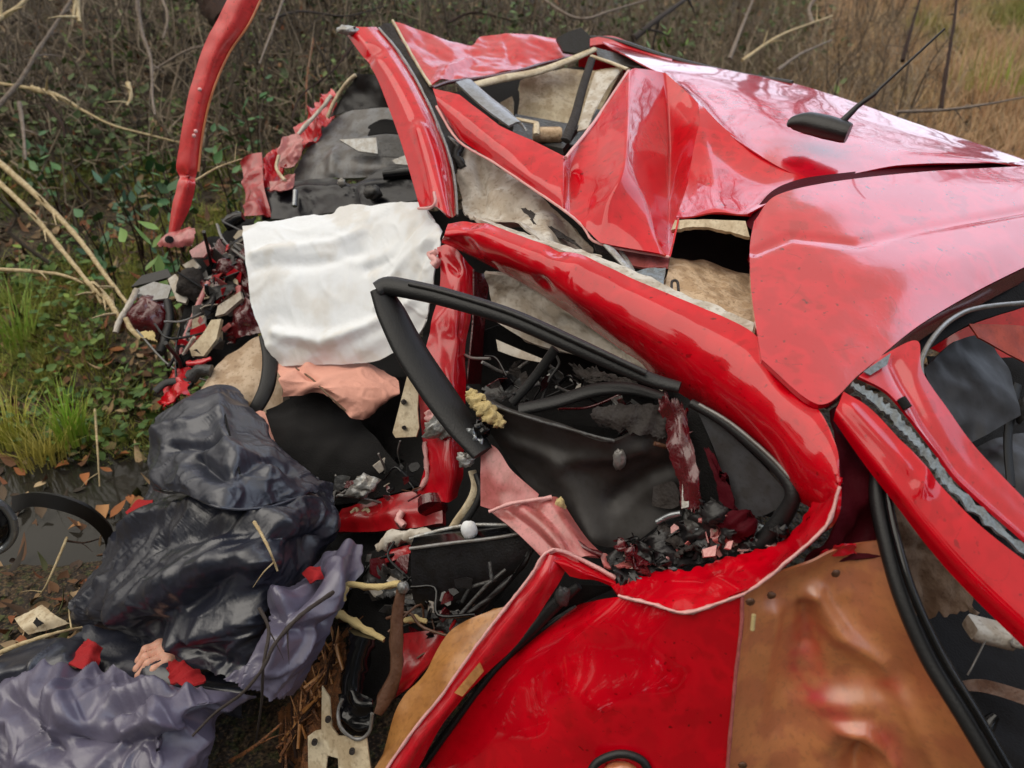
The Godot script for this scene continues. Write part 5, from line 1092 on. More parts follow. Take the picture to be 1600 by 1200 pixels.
func crushed_front() -> void:
	cp("front_wing", surf([
		[v(-.939,0.837,-2.85),v(-.908,0.856,-2.861),v(-.864,0.866,-2.867)],
		[v(-.918,0.775,-2.757),v(-.882,0.786,-2.74),v(-.841,0.787,-2.752)],
		[v(-.884,0.709,-2.65),v(-.835,0.72,-2.633),v(-.799,0.719,-2.655)]], {"nu": 24, "nv": 30, "amp": 0.02, "freq": 6, "sharp": 4, "wr": [[0.012, 8, Vector3.ONE, Vector3(0.1, 0.9, 0.1).normalized()]]}), "paint_inner")
	cp("front_wing", surf([
		[v(-.664,1.019,-3.187),v(-.735,0.968,-3.157),v(-.804,0.898,-3.059),v(-.874,0.838,-2.932),v(-.926,0.826,-2.867)],
		[v(-.63,1.009,-3.123),v(-.683,0.952,-3.067),v(-.74,0.894,-2.976),v(-.803,0.831,-2.87),v(-.866,0.807,-2.798)],
		[v(-.639,0.976,-3.081),v(-.669,0.929,-3.019),v(-.721,0.868,-2.926),v(-.775,0.818,-2.839),v(-.827,0.765,-2.751)]], {"nu": 40, "nv": 16, "lin": 0.4, "amp": 0.045, "freq": 6, "jag": [0.02, 0, 0.2, 0.2], "jf": 12, "sharp": 4, "wr": [[0.03, 7, Vector3.ONE, Vector3(0.5, 0.7, 0.4).normalized()], [0.008, 18, Vector3.ONE]]}), "paint_dull")
	cp("crumpled_skin", surf([
		[v(-.788,0.912,-2.928),v(-.754,0.928,-2.926),v(-.729,0.911,-2.905)],
		[v(-.809,0.867,-2.879),v(-.761,0.878,-2.862),v(-.728,0.868,-2.857)],
		[v(-.795,0.826,-2.833),v(-.77,0.829,-2.823),v(-.752,0.836,-2.827)]], {"nu": 24, "nv": 28, "amp": 0.02, "freq": 10, "sharp": 4, "wr": [[0.02, 10, Vector3.ONE, Vector3(0.4, 0.8, 0.2).normalized()]]}), "faded_pink")
	cp("crumpled_skin", surf([[v(-.822,0.812,-2.743),v(-.772,0.824,-2.739),v(-.729,0.833,-2.744)], [v(-.809,0.787,-2.694),v(-.764,0.786,-2.683),v(-.733,0.802,-2.703)]], {"nu": 16, "nv": 10, "amp": 0.03, "freq": 10}), "faded_pink")
	cp("wing_edge", tube([v(-.801,0.865,-2.843),v(-.804,0.834,-2.803),v(-.775,0.819,-2.748),v(-.757,0.814,-2.721)], 0.006), "cream")
	cp("wing_edge", tube([v(-.653,1.013,-3.102),v(-.695,0.967,-3.052),v(-.746,0.919,-2.967),v(-.8,0.853,-2.871)], 0.007, {"rough": 0.8}), "headliner")
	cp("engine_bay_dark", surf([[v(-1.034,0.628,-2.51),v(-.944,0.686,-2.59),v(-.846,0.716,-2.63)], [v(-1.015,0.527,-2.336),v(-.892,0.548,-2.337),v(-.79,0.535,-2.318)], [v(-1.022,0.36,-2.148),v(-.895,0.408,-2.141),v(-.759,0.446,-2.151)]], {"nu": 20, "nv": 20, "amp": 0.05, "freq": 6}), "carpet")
	cp("crumpled_wing", surf([
		[v(-.926,0.71,-2.511),v(-.892,0.683,-2.45),v(-.832,0.725,-2.451)],
		[v(-.938,0.64,-2.425),v(-.875,0.642,-2.368),v(-.815,0.645,-2.359)],
		[v(-.935,0.596,-2.376),v(-.881,0.598,-2.331),v(-.786,0.577,-2.273)]], {"nu": 24, "nv": 24, "lin": 0.3, "amp": 0.05, "freq": 9, "jag": [0.15, 0, 0.1, 0.15], "jf": 12}), "maroon")
	cp("crumpled_wing", surf([
		[v(-.822,0.589,-2.269),v(-.79,0.606,-2.255),v(-.768,0.577,-2.227)],
		[v(-.857,0.519,-2.216),v(-.797,0.54,-2.194),v(-.734,0.545,-2.185)],
		[v(-.857,0.474,-2.179),v(-.793,0.503,-2.172),v(-.73,0.52,-2.171)]], {"nu": 20, "nv": 20, "amp": 0.04, "freq": 9, "jag": [0.15, 0, 0.1, 0.1]}), "maroon")
	cp("crumpled_wing", surf([
		[v(-1.046,0.382,-2.091),v(-1.02,0.429,-2.142),v(-.985,0.469,-2.188)],
		[v(-1.014,0.378,-2.043),v(-.979,0.406,-2.082),v(-.94,0.455,-2.133)],
		[v(-1.009,0.364,-2.012),v(-.963,0.372,-2.016),v(-.916,0.402,-2.057)]], {"nu": 24, "nv": 14, "lin": 0.3, "amp": 0.05, "freq": 9, "jag": [0.15, 0.1, 0.15, 0.1]}), "paint_dull")
	cp("crumpled_wing", surf([[v(-1.027,0.376,-2.018),v(-.972,0.41,-2.038),v(-.913,0.42,-2.044)], [v(-.997,0.367,-1.99),v(-.951,0.388,-1.991),v(-.909,0.407,-2.002)]], {"nu": 20, "nv": 8, "amp": 0.04, "freq": 10, "jag": [0.1, 0.1, 0.2, 0.2]}), "paint")
	cp("wheel_arch_liner", tube([v(-1.023,0.401,-2.033),v(-.995,0.418,-2.054),v(-.949,0.421,-2.056),v(-.917,0.417,-2.042)], 0.012, {"flat": 0.5}), "rubber")
	# twisted bits, each a shape of its own
	cp("torn_bracket", plate([v(-.884,0.553,-2.19),v(-.852,0.56,-2.183),v(-.862,0.513,-2.144),v(-.899,0.471,-2.119),v(-.937,0.466,-2.128),v(-.948,0.48,-2.148),v(-.907,0.52,-2.171)], 0.012), "cream")
	cp("torn_bracket", plate([v(-.879,0.572,-2.247),v(-.809,0.614,-2.26),v(-.8,0.6,-2.24),v(-.853,0.561,-2.217),v(-.883,0.55,-2.223)], 0.012), "headliner")
	cp("torn_strap", tube([v(-.921,0.619,-2.32),v(-.944,0.569,-2.268),v(-.964,0.519,-2.216),v(-.977,0.479,-2.17),v(-.978,0.434,-2.133)], [0.008, 0.008, 0.007, 0.007, 0.005], {"flat": 0.5}), "faded_pink")
	cp("torn_plate", surf([[v(-.971,0.552,-2.282),v(-.913,0.594,-2.306),v(-.845,0.619,-2.32)], [v(-.944,0.544,-2.254),v(-.896,0.577,-2.273),v(-.833,0.602,-2.287)]], {"nu": 16, "nv": 8, "amp": 0.02, "freq": 10}), "black_plastic")
	cp("torn_plate", surf([[v(-.987,0.523,-2.253),v(-.935,0.544,-2.254),v(-.893,0.531,-2.235)], [v(-.983,0.501,-2.218),v(-.937,0.511,-2.212),v(-.904,0.523,-2.207)]], {"nu": 16, "nv": 8, "amp": 0.02, "freq": 12}), "black_gloss")
	cp("torn_plate", plate([v(-1.002,0.49,-2.211),v(-.964,0.489,-2.199),v(-.971,0.466,-2.174),v(-1.009,0.461,-2.183)], 0.006), "grey_plastic")
	cp("red_tape", tube([v(-.94,0.461,-2.091),v(-.899,0.469,-2.084),v(-.866,0.479,-2.089)], [0.008, 0.012, 0.007], {"rough": 0.8, "flat": 0.6}), "paint_dull")
	cp("hose", tube([v(-.921,0.436,-2.053),v(-.891,0.46,-2.055),v(-.858,0.457,-2.053)], 0.018, {"rough": 0.4}), "dash_grey")
	rng.seed = 47
	var bits := ["black_plastic", "paint_dull", "faded_pink", "dash_grey", "cream", "maroon", "black_gloss", "headliner", "trim", "grey_plastic"]
	for k in 100:
		var a: Vector3 = crv([v(-1.003,0.384,-2.069),v(-.975,0.502,-2.207),v(-.944,0.611,-2.339),v(-.916,0.696,-2.503)], rng.randf(), 0)
		var b: Vector3 = crv([v(-.88,0.436,-2.053),v(-.846,0.504,-2.162),v(-.832,0.619,-2.32),v(-.842,0.727,-2.475)], rng.randf(), 0)
		cp("crushed_fragment", shard(a.lerp(b, rng.randf()), rng.randf_range(0.012, 0.04), Vector3(-0.2, 0.7, 0.7)), bits[rng.randi() % bits.size()])
	for k in 13:
		var a: Vector3 = crv([v(-1.003,0.4,-2.078),v(-.956,0.536,-2.226),v(-.92,0.628,-2.349),v(-.852,0.735,-2.48)], rng.randf(), 0)
		var d := Vector3(rng.randfn(), rng.randfn() + 0.6, rng.randfn()) * 0.06
		cp("loose_cable", tube([a - d, a + Vector3(rng.randfn(), rng.randfn(), rng.randfn()) * 0.025, a + d], rng.randf_range(0.003, 0.007), {"sides": 6}), ["rubber", "grey_plastic", "black_gloss", "headliner"][rng.randi() % 4])

func cloths() -> void:
	var w := emit("white_sheet", surf([
		[v(-.797,0.796,-2.33),v(-.709,0.817,-2.319),v(-.616,0.826,-2.325),v(-.527,0.83,-2.303),v(-.481,0.855,-2.318),v(-.4,0.868,-2.279),v(-.284,0.902,-2.23),v(-.235,0.908,-2.164),v(-.183,0.873,-2.051)],
		[v(-.767,0.765,-2.231),v(-.679,0.788,-2.222),v(-.589,0.799,-2.228),v(-.505,0.812,-2.224),v(-.44,0.826,-2.22),v(-.354,0.85,-2.2),v(-.259,0.881,-2.149),v(-.208,0.891,-2.085),v(-.18,0.878,-2.008)],
		[v(-.745,0.709,-2.153),v(-.656,0.729,-2.13),v(-.565,0.74,-2.125),v(-.483,0.756,-2.122),v(-.413,0.767,-2.128),v(-.328,0.796,-2.099),v(-.242,0.832,-2.039),v(-.202,0.854,-1.994),v(-.183,0.858,-1.962)],
		[v(-.726,0.643,-2.092),v(-.632,0.668,-2.071),v(-.54,0.684,-2.057),v(-.459,0.695,-2.053),v(-.388,0.707,-2.048),v(-.315,0.733,-2.029),v(-.248,0.772,-1.981),v(-.215,0.79,-1.957),v(-.197,0.798,-1.939)],
		[v(-.705,0.606,-2.059),v(-.612,0.619,-2.032),v(-.518,0.632,-2.005),v(-.438,0.647,-2.002),v(-.368,0.663,-1.999),v(-.304,0.687,-1.979),v(-.252,0.714,-1.948),v(-.223,0.737,-1.938),v(-.198,0.763,-1.93)],
		[v(-.667,0.546,-2.001),v(-.589,0.568,-1.979),v(-.507,0.581,-1.964),v(-.427,0.595,-1.96),v(-.356,0.62,-1.951),v(-.299,0.648,-1.944),v(-.258,0.67,-1.934),v(-.227,0.69,-1.922),v(-.209,0.708,-1.91)],
		[v(-.642,0.508,-1.991),v(-.574,0.525,-1.966),v(-.503,0.53,-1.957),v(-.429,0.54,-1.94),v(-.366,0.555,-1.926),v(-.312,0.585,-1.92),v(-.267,0.619,-1.916),v(-.24,0.65,-1.911),v(-.22,0.687,-1.909)]],
		{"nu": 110, "nv": 90, "t": 0.003, "jag": [0.006, 0.008, 0.03, 0.008], "jf": 4, "seed": 2, "amp": 0.02, "freq": 2, "sharp": 6.0, "wr": [[0.006, 4, Vector3.ONE, Vector3(0.85, 0.5, 0.1).normalized()], [0.0025, 9, Vector3.ONE, Vector3(0.5, -0.8, 0.2).normalized()]],
		"folds": [[[v(-.73,0.76,-2.194),v(-.501,0.783,-2.184),v(-.411,0.814,-2.202)], 0.014, 0.016], [[v(-.721,0.721,-2.171),v(-.529,0.752,-2.132),v(-.423,0.778,-2.147)], -0.012, 0.02], [[v(-.647,0.596,-2.019),v(-.513,0.596,-1.961),v(-.376,0.633,-1.982),v(-.265,0.721,-1.952)], 0.022, 0.018], [[v(-.274,0.87,-2.119),v(-.325,0.796,-2.076),v(-.392,0.751,-2.097)], -0.014, 0.016], [[v(-.186,0.872,-2.005),v(-.267,0.836,-2.042),v(-.333,0.737,-2.042),v(-.359,0.678,-2.008)], 0.016, 0.014], [[v(-.18,0.881,-2.01),v(-.239,0.825,-2.001),v(-.267,0.742,-1.987)], -0.012, 0.018]]}), M.white_sheet)
	tag(w, "white crumpled sheet with a ragged upper edge hanging over the crushed door opening", "sheet")
	var s := emit("salmon_cloth", surf([
		[v(-.656,0.508,-1.991),v(-.582,0.514,-1.994),v(-.492,0.522,-1.987),v(-.413,0.516,-1.984),v(-.347,0.512,-1.947),v(-.304,0.503,-1.907)],
		[v(-.618,0.507,-1.921),v(-.54,0.53,-1.888),v(-.468,0.537,-1.869),v(-.393,0.528,-1.864),v(-.336,0.511,-1.866),v(-.297,0.5,-1.871)],
		[v(-.604,0.493,-1.89),v(-.537,0.514,-1.867),v(-.47,0.523,-1.826),v(-.395,0.504,-1.815),v(-.341,0.494,-1.833),v(-.299,0.494,-1.856)],
		[v(-.616,0.47,-1.888),v(-.542,0.492,-1.878),v(-.481,0.496,-1.845),v(-.439,0.478,-1.812),v(-.399,0.452,-1.808),v(-.337,0.468,-1.852)]],
		{"nu": 70, "nv": 40, "t": 0.006, "amp": 0.015, "freq": 3, "sharp": 5.0, "wr": [[0.009, 6, Vector3.ONE, Vector3(0.7, 0.5, 0.4).normalized()], [0.003, 16, Vector3.ONE, Vector3(0.7, 0.5, 0.4).normalized()]], "folds": [[[v(-.583,0.527,-1.944),v(-.523,0.527,-1.886),v(-.477,0.509,-1.83)], -0.02, 0.012], [[v(-.607,0.5,-1.905),v(-.573,0.522,-1.918),v(-.552,0.527,-1.944)], 0.02, 0.02]]}), M.salmon)
	emit("salmon_hem", tube([v(-.59,0.515,-1.966),v(-.523,0.524,-1.884),v(-.475,0.517,-1.823),v(-.429,0.477,-1.806)], 0.0025, {"rough": 0.6}), M.brown_trim, s)
	tag(s, "salmon pink cloth bulging out below the white sheet", "cloth")
	var s2 := emit("salmon_cloth", surf([
		[v(-.704,0.419,-1.858),v(-.684,0.433,-1.867),v(-.66,0.433,-1.867)],
		[v(-.7,0.41,-1.819),v(-.655,0.427,-1.805),v(-.63,0.404,-1.803)],
		[v(-.668,0.38,-1.778),v(-.621,0.392,-1.762),v(-.585,0.374,-1.763)],
		[v(-.624,0.36,-1.755),v(-.596,0.36,-1.744),v(-.569,0.357,-1.754)]], {"nu": 24, "nv": 30, "t": 0.006, "amp": 0.012, "freq": 6, "wr": [[0.008, 7, Vector3(1, 1, 1)]]}), M.salmon)
	tag(s2, "small salmon pink cloth corner between the dark jacket and the black seat hollow", "cloth")
	# rain jacket: body below, hood flap on top
	var jk := thing("rain_jacket", "dark navy wet rain jacket spread beside the car with its hood flap folded over", "jacket", v(-.82,0.1,-1.726))
	emit("jacket_body", surf([
		[v(-1.026,0.25,-1.905),v(-.87,0.33,-1.852),v(-.69,0.4,-1.75),v(-.556,0.42,-1.679),v(-.462,0.38,-1.645)],
		[v(-1.03,0.2,-1.808),v(-.8,0.36,-1.614),v(-.611,0.45,-1.497),v(-.473,0.46,-1.473),v(-.396,0.38,-1.515)],
		[v(-1.083,0.14,-1.753),v(-.786,0.36,-1.489),v(-.581,0.47,-1.357),v(-.475,0.46,-1.356),v(-.402,0.34,-1.467)],
		[v(-1.115,0.08,-1.652),v(-.782,0.34,-1.386),v(-.589,0.44,-1.276),v(-.493,0.42,-1.298),v(-.442,0.3,-1.441)],
		[v(-1.121,0.05,-1.512),v(-.82,0.28,-1.32),v(-.621,0.36,-1.249),v(-.505,0.36,-1.258),v(-.46,0.28,-1.359)],
		[v(-.989,0.06,-1.443),v(-.778,0.2,-1.293),v(-.627,0.28,-1.219),v(-.53,0.3,-1.218),v(-.477,0.25,-1.274)],
		[v(-.924,0.1,-1.386),v(-.766,0.16,-1.284),v(-.624,0.22,-1.175),v(-.548,0.24,-1.155),v(-.498,0.22,-1.205)]],
		{"nu": 150, "nv": 150, "t": 0.004, "jag": [0.015, 0.015, 0, 0.02], "amp": 0.03, "freq": 2.2, "seed": 1,
		"sharp": 4.2, "wr": [[0.016, 3.6, Vector3.ONE, Vector3(0.85, 0.2, -0.45).normalized()], [0.008, 8, Vector3.ONE, Vector3(0.7, 0.1, -0.7).normalized()], [0.004, 15, Vector3.ONE, Vector3(0.95, 0.1, -0.2).normalized()], [0.001, 34, Vector3.ONE, Vector3(0.8, 0.1, -0.5).normalized()]],
		"folds": [[[v(-.827,0.33,-1.461),v(-.648,0.45,-1.385),v(-.506,0.46,-1.322),v(-.433,0.36,-1.427)], -0.03, 0.03], [[v(-.894,0.2,-1.37),v(-.678,0.4,-1.281),v(-.558,0.45,-1.265),v(-.49,0.44,-1.299)], 0.035, 0.03], [[v(-.817,0.2,-1.321),v(-.648,0.36,-1.249),v(-.576,0.43,-1.268)], -0.03, 0.025], [[v(-.739,0.22,-1.275),v(-.59,0.32,-1.208),v(-.484,0.35,-1.223)], 0.035, 0.03], [[v(-.636,0.46,-1.352),v(-.548,0.47,-1.382),v(-.45,0.45,-1.364)], 0.03, 0.025], [[v(-.997,0.2,-1.661),v(-.876,0.3,-1.615),v(-.728,0.4,-1.514)], 0.03, 0.03], [[v(-.684,0.24,-1.247),v(-.596,0.25,-1.187),v(-.527,0.25,-1.179)], -0.025, 0.018]]}), M.jacket, jk)
	emit("hood_flap", surf([
		[v(-.9,0.44,-1.925),v(-.838,0.47,-1.916),v(-.79,0.48,-1.933),v(-.735,0.47,-1.916),v(-.65,0.47,-1.762)],
		[v(-.937,0.42,-1.872),v(-.813,0.49,-1.776),v(-.72,0.52,-1.728),v(-.625,0.52,-1.67),v(-.527,0.47,-1.615)],
		[v(-.935,0.4,-1.779),v(-.787,0.5,-1.636),v(-.662,0.55,-1.557),v(-.57,0.54,-1.533),v(-.463,0.46,-1.562)],
		[v(-.921,0.37,-1.707),v(-.752,0.49,-1.528),v(-.623,0.55,-1.43),v(-.548,0.53,-1.443),v(-.439,0.45,-1.509)],
		[v(-.9,0.34,-1.661),v(-.744,0.46,-1.489),v(-.622,0.52,-1.363),v(-.562,0.5,-1.377),v(-.473,0.46,-1.473)]],
		{"nu": 120, "nv": 100, "t": 0.004, "amp": 0.02, "freq": 2.5, "seed": 3, "sharp": 4.2, "wr": [[0.014, 3.4, Vector3.ONE, Vector3(0.9, 0.2, 0.3).normalized()], [0.007, 8, Vector3.ONE, Vector3(0.6, 0.1, 0.8).normalized()], [0.0035, 15, Vector3.ONE, Vector3(0.9, 0.1, -0.3).normalized()], [0.001, 34, Vector3.ONE, Vector3(0.8, 0.1, 0.5).normalized()]],
		"folds": [[[v(-.824,0.47,-1.648),v(-.729,0.53,-1.592),v(-.662,0.55,-1.557)], -0.028, 0.016], [[v(-.727,0.52,-1.536),v(-.662,0.54,-1.46),v(-.618,0.54,-1.429),v(-.586,0.52,-1.424)], -0.035, 0.016], [[v(-.771,0.48,-1.872),v(-.663,0.55,-1.583),v(-.594,0.55,-1.458)], 0.02, 0.02], [[v(-.9,0.43,-1.764),v(-.786,0.5,-1.701),v(-.716,0.52,-1.713)], 0.022, 0.02], [[v(-.587,0.55,-1.446),v(-.548,0.52,-1.519),v(-.511,0.49,-1.528)], -0.025, 0.018], [[v(-.873,0.38,-1.653),v(-.718,0.48,-1.486),v(-.608,0.52,-1.384)], 0.02, 0.03]]}), M.flap, jk)
	emit("jacket_seam", tube([v(-.775,0.495,-1.893),v(-.695,0.535,-1.69),v(-.632,0.56,-1.542),v(-.584,0.55,-1.434)], 0.0022, {"rough": 0.5, "sub": 8}), M.matte_black, jk)
	emit("jacket_hem", tube([v(-.896,0.345,-1.652),v(-.81,0.41,-1.549),v(-.74,0.465,-1.48),v(-.677,0.495,-1.416),v(-.618,0.525,-1.354),v(-.588,0.515,-1.358),v(-.559,0.505,-1.369),v(-.511,0.485,-1.407),v(-.471,0.465,-1.464)], 0.0032, {"rough": 0.4, "sub": 8}), M.flap, jk)
	var lv := emit("lavender_cloth", surf([
		[v(-.442,0.33,-1.397),v(-.402,0.36,-1.416),v(-.364,0.36,-1.431),v(-.336,0.33,-1.435)],
		[v(-.477,0.36,-1.308),v(-.415,0.39,-1.292),v(-.37,0.38,-1.293),v(-.349,0.33,-1.326)],
		[v(-.512,0.37,-1.239),v(-.446,0.4,-1.2),v(-.4,0.38,-1.211),v(-.367,0.3,-1.268)],
		[v(-.501,0.36,-1.17),v(-.448,0.38,-1.143),v(-.407,0.34,-1.164),v(-.378,0.26,-1.217)],
		[v(-.517,0.32,-1.133),v(-.465,0.33,-1.109),v(-.431,0.29,-1.128),v(-.414,0.2,-1.188)],
		[v(-.576,0.28,-1.117),v(-.518,0.28,-1.093),v(-.471,0.24,-1.104),v(-.445,0.16,-1.16)]],
		{"nu": 70, "nv": 90, "t": 0.004, "amp": 0.02, "freq": 3, "seed": 5, "jag": [0.03, 0.02, 0, 0.03], "sharp": 5.0, "wr": [[0.014, 6, Vector3.ONE, Vector3(0.3, 0.4, -0.8).normalized()], [0.009, 10, Vector3.ONE, Vector3(0.5, 0.2, -0.8).normalized()], [0.0025, 20, Vector3.ONE, Vector3(-0.4, 0.2, 0.8).normalized()]],
		"folds": [[[v(-.523,0.38,-1.237),v(-.454,0.4,-1.182),v(-.424,0.4,-1.217),v(-.405,0.38,-1.303)], -0.03, 0.018], [[v(-.498,0.38,-1.193),v(-.44,0.39,-1.142),v(-.394,0.36,-1.17),v(-.372,0.32,-1.234)], -0.025, 0.015], [[v(-.504,0.38,-1.265),v(-.461,0.4,-1.208)], 0.03, 0.02], [[v(-.368,0.36,-1.427),v(-.381,0.38,-1.284),v(-.396,0.36,-1.213)], 0.025, 0.02]]}), M.lavender)
	tag(lv, "lavender grey wet cloth draped beside the dark jacket towards the splintered board", "cloth")
	var lw := emit("lavender_trousers", surf([
		[v(-1.254,0.08,-1.264),v(-1.121,0.14,-1.239),v(-1.028,0.17,-1.238),v(-.958,0.18,-1.243),v(-.87,0.2,-1.212),v(-.777,0.23,-1.183),v(-.719,0.25,-1.162),v(-.642,0.26,-1.134),v(-.57,0.26,-1.109),v(-.525,0.2,-1.143)],
		[v(-1.212,0.1,-1.204),v(-1.064,0.18,-1.156),v(-.957,0.23,-1.131),v(-.888,0.24,-1.126),v(-.813,0.25,-1.108),v(-.729,0.28,-1.09),v(-.668,0.3,-1.07),v(-.608,0.3,-1.056),v(-.567,0.27,-1.065),v(-.561,0.18,-1.128)],
		[v(-1.179,0.1,-1.148),v(-1.031,0.18,-1.094),v(-.919,0.24,-1.059),v(-.843,0.26,-1.041),v(-.772,0.27,-1.025),v(-.697,0.29,-1.015),v(-.646,0.3,-1.01),v(-.606,0.28,-1.02),v(-.595,0.22,-1.063),v(-.601,0.14,-1.119)],
		[v(-1.131,0.1,-1.065),v(-.999,0.17,-1.029),v(-.898,0.22,-1.007),v(-.824,0.24,-.989),v(-.755,0.25,-.974),v(-.692,0.26,-.969),v(-.645,0.26,-.969),v(-.616,0.22,-.998),v(-.605,0.16,-1.042),v(-.611,0.1,-1.085)],
		[v(-1.066,0.08,-.942),v(-.961,0.12,-.93),v(-.877,0.14,-.917),v(-.812,0.15,-.911),v(-.748,0.16,-.905),v(-.689,0.16,-.905),v(-.643,0.16,-.905),v(-.613,0.13,-.936),v(-.597,0.09,-.975),v(-.594,0.06,-1.008)]],
		{"nu": 170, "nv": 90, "t": 0.004, "amp": 0.025, "freq": 2.6, "seed": 7, "sharp": 5.0, "wr": [[0.018, 5, Vector3.ONE, Vector3(0.25, 0.5, 0.8).normalized()], [0.014, 9, Vector3.ONE, Vector3(-0.3, 0.4, 0.8).normalized()], [0.003, 20, Vector3.ONE, Vector3(0.5, 0.3, 0.8).normalized()]],
		"folds": [[[v(-.779,0.27,-1.098),v(-.738,0.28,-1.113),v(-.693,0.29,-1.115)], 0.035, 0.022], [[v(-.775,0.27,-1.075),v(-.702,0.29,-1.074),v(-.666,0.3,-1.088)], -0.035, 0.018], [[v(-.832,0.26,-1.018),v(-.733,0.26,-.984),v(-.637,0.27,-.983),v(-.576,0.25,-1.04)], -0.04, 0.03], [[v(-1.053,0.2,-1.148),v(-.952,0.23,-1.07),v(-.879,0.22,-.993)], -0.03, 0.02], [[v(-.959,0.2,-1.214),v(-.911,0.24,-1.107),v(-.839,0.26,-1.032)], 0.03, 0.02], [[v(-.682,0.3,-1.058),v(-.644,0.3,-.988)], 0.03, 0.022], [[v(-.636,0.28,-1.09),v(-.629,0.28,-1.017)], 0.025, 0.02]]}), M.lavender)
	tag(lw, "lavender grey wet trousers heaped in many folds at the lower left", "trousers")
	var sl := emit("black_sleeve", surf([
		[v(-1.284,0.06,-1.329),v(-1.168,0.12,-1.314),v(-1.099,0.14,-1.333),v(-1.049,0.13,-1.362),v(-1.026,0.1,-1.402)],
		[v(-1.222,0.12,-1.256),v(-1.096,0.19,-1.222),v(-1.028,0.21,-1.234),v(-.982,0.2,-1.261),v(-.97,0.15,-1.321)],
		[v(-1.213,0.1,-1.23),v(-1.089,0.17,-1.197),v(-1.011,0.2,-1.195),v(-.965,0.2,-1.212),v(-.942,0.17,-1.248)]],
		{"nu": 60, "nv": 24, "amp": 0.015, "freq": 4, "wr": [[0.014, 9, Vector3(1, 0.5, 0.5)]]}), M.jacket)
	tag(sl, "black padded sleeve lying above the lavender trousers at the left edge", "sleeve")
	for q in [["red_garment", [v(-.99,0.14,-1.345),v(-.94,0.18,-1.312),v(-.924,0.16,-1.308)], [v(-.959,0.19,-1.257),v(-.903,0.22,-1.222),v(-.895,0.19,-1.248)], [v(-.947,0.2,-1.226),v(-.899,0.22,-1.196),v(-.893,0.19,-1.227)], "scrap of red garment between the black sleeve and the pale hand"],
		["red_garment", [v(-.742,0.2,-1.24),v(-.688,0.22,-1.208),v(-.639,0.22,-1.18)], [v(-.716,0.22,-1.188),v(-.665,0.24,-1.161),v(-.628,0.23,-1.16)], [v(-.694,0.24,-1.145),v(-.653,0.25,-1.13),v(-.624,0.24,-1.139)], "red garment showing below the jacket hem right of the pale hand"],
		["red_garment", [v(-1.032,0.2,-1.739),v(-.99,0.24,-1.729),v(-.935,0.27,-1.705)], [v(-1.008,0.22,-1.698),v(-.96,0.26,-1.678),v(-.922,0.28,-1.665)], [v(-1.012,0.2,-1.697),v(-.953,0.25,-1.661),v(-.908,0.28,-1.64)], "red cloth edge peeping out at the upper left of the dark jacket"],
		["red_garment", [v(-.455,0.36,-1.334),v(-.432,0.38,-1.332),v(-.412,0.38,-1.338)], [v(-.433,0.38,-1.295),v(-.412,0.4,-1.281),v(-.398,0.4,-1.291)], [v(-.421,0.38,-1.28),v(-.402,0.4,-1.266),v(-.393,0.39,-1.282)], "tiny red cloth corner above the lavender drape"]]:
		var e := emit(q[0], surf([q[1], q[2], q[3]], {"nu": 30, "nv": 20, "amp": 0.008, "freq": 8, "wr": [[0.008, 14, Vector3(1, 0.7, 0.7)]]}), M.red_knit)
		tag(e, q[4], "clothing")
	var dk := emit("black_underlayer", surf([
		[v(-1.056,0.06,-1.453),v(-.921,0.1,-1.416),v(-.775,0.14,-1.33),v(-.641,0.16,-1.24),v(-.573,0.16,-1.197)],
		[v(-.976,0.13,-1.283),v(-.884,0.14,-1.275),v(-.761,0.17,-1.231),v(-.649,0.18,-1.189),v(-.566,0.16,-1.172)],
		[v(-.948,0.1,-1.204),v(-.825,0.12,-1.188),v(-.7,0.14,-1.156),v(-.627,0.12,-1.172),v(-.581,0.1,-1.188)]],
		{"nu": 50, "nv": 30, "amp": 0.02, "freq": 4, "wr": [[0.012, 9, Vector3(0.6, 1, 1)]]}), M.jacket)
	tag(dk, "dark lining fabric in the shadow under the jacket hem around the hand", "cloth")
	person()

# --- a hand reaching out from under the jacket: joints with radii, meshed with surface nets ---
func person() -> void:
	var wrist: Vector3 = v(-.714,0.142,-1.332)
	var ax: Vector3 = (v(-.792,0.166,-1.266) - wrist).normalized()
	var side := ax.cross(Vector3.UP).normalized()
	var up := side.cross(ax).normalized()
	var bones := []
	var q := func(a: float, s: float, u: float) -> Vector3: return wrist + ax * a + side * s + up * u
	bones.append([q.call(-0.2, 0, -0.03), q.call(0, 0, 0), 0.036, 0.026])
	for k in 4: bones.append([q.call(0.0, (k - 1.5) * 0.011, 0), q.call(0.078, (k - 1.5) * 0.019, 0.012), 0.018, 0.0135])
	for k in 4:
		var L: float = [0.038, 0.044, 0.041, 0.032][k]
		var s := (k - 1.5) * 0.0205
		var a: Vector3 = q.call(0.08, s, 0.012)
		var b: Vector3 = q.call(0.08 + L * 0.85, s * 1.12, 0.006)
		var c: Vector3 = q.call(0.08 + L * 1.3, s * 1.12, -0.02)
		var d: Vector3 = q.call(0.08 + L * 1.15, s * 1.1, -0.04)
		bones.append([a, b, 0.0095, 0.0088]); bones.append([b, c, 0.0088, 0.008]); bones.append([c, d, 0.008, 0.007])
	var t0: Vector3 = q.call(0.018, -0.026, -0.004)
	var t1: Vector3 = q.call(0.052, -0.052, -0.008)
	var t2: Vector3 = q.call(0.085, -0.055, -0.016)
	bones.append([t0, t1, 0.015, 0.011]); bones.append([t1, t2, 0.011, 0.0085])
	var g := nets(bones, 0.0035)
	var o := emit("person", g, M.skin)
	tag(o, "person hidden under the dark jacket, only a pale curled hand showing above lavender trousers", "person")

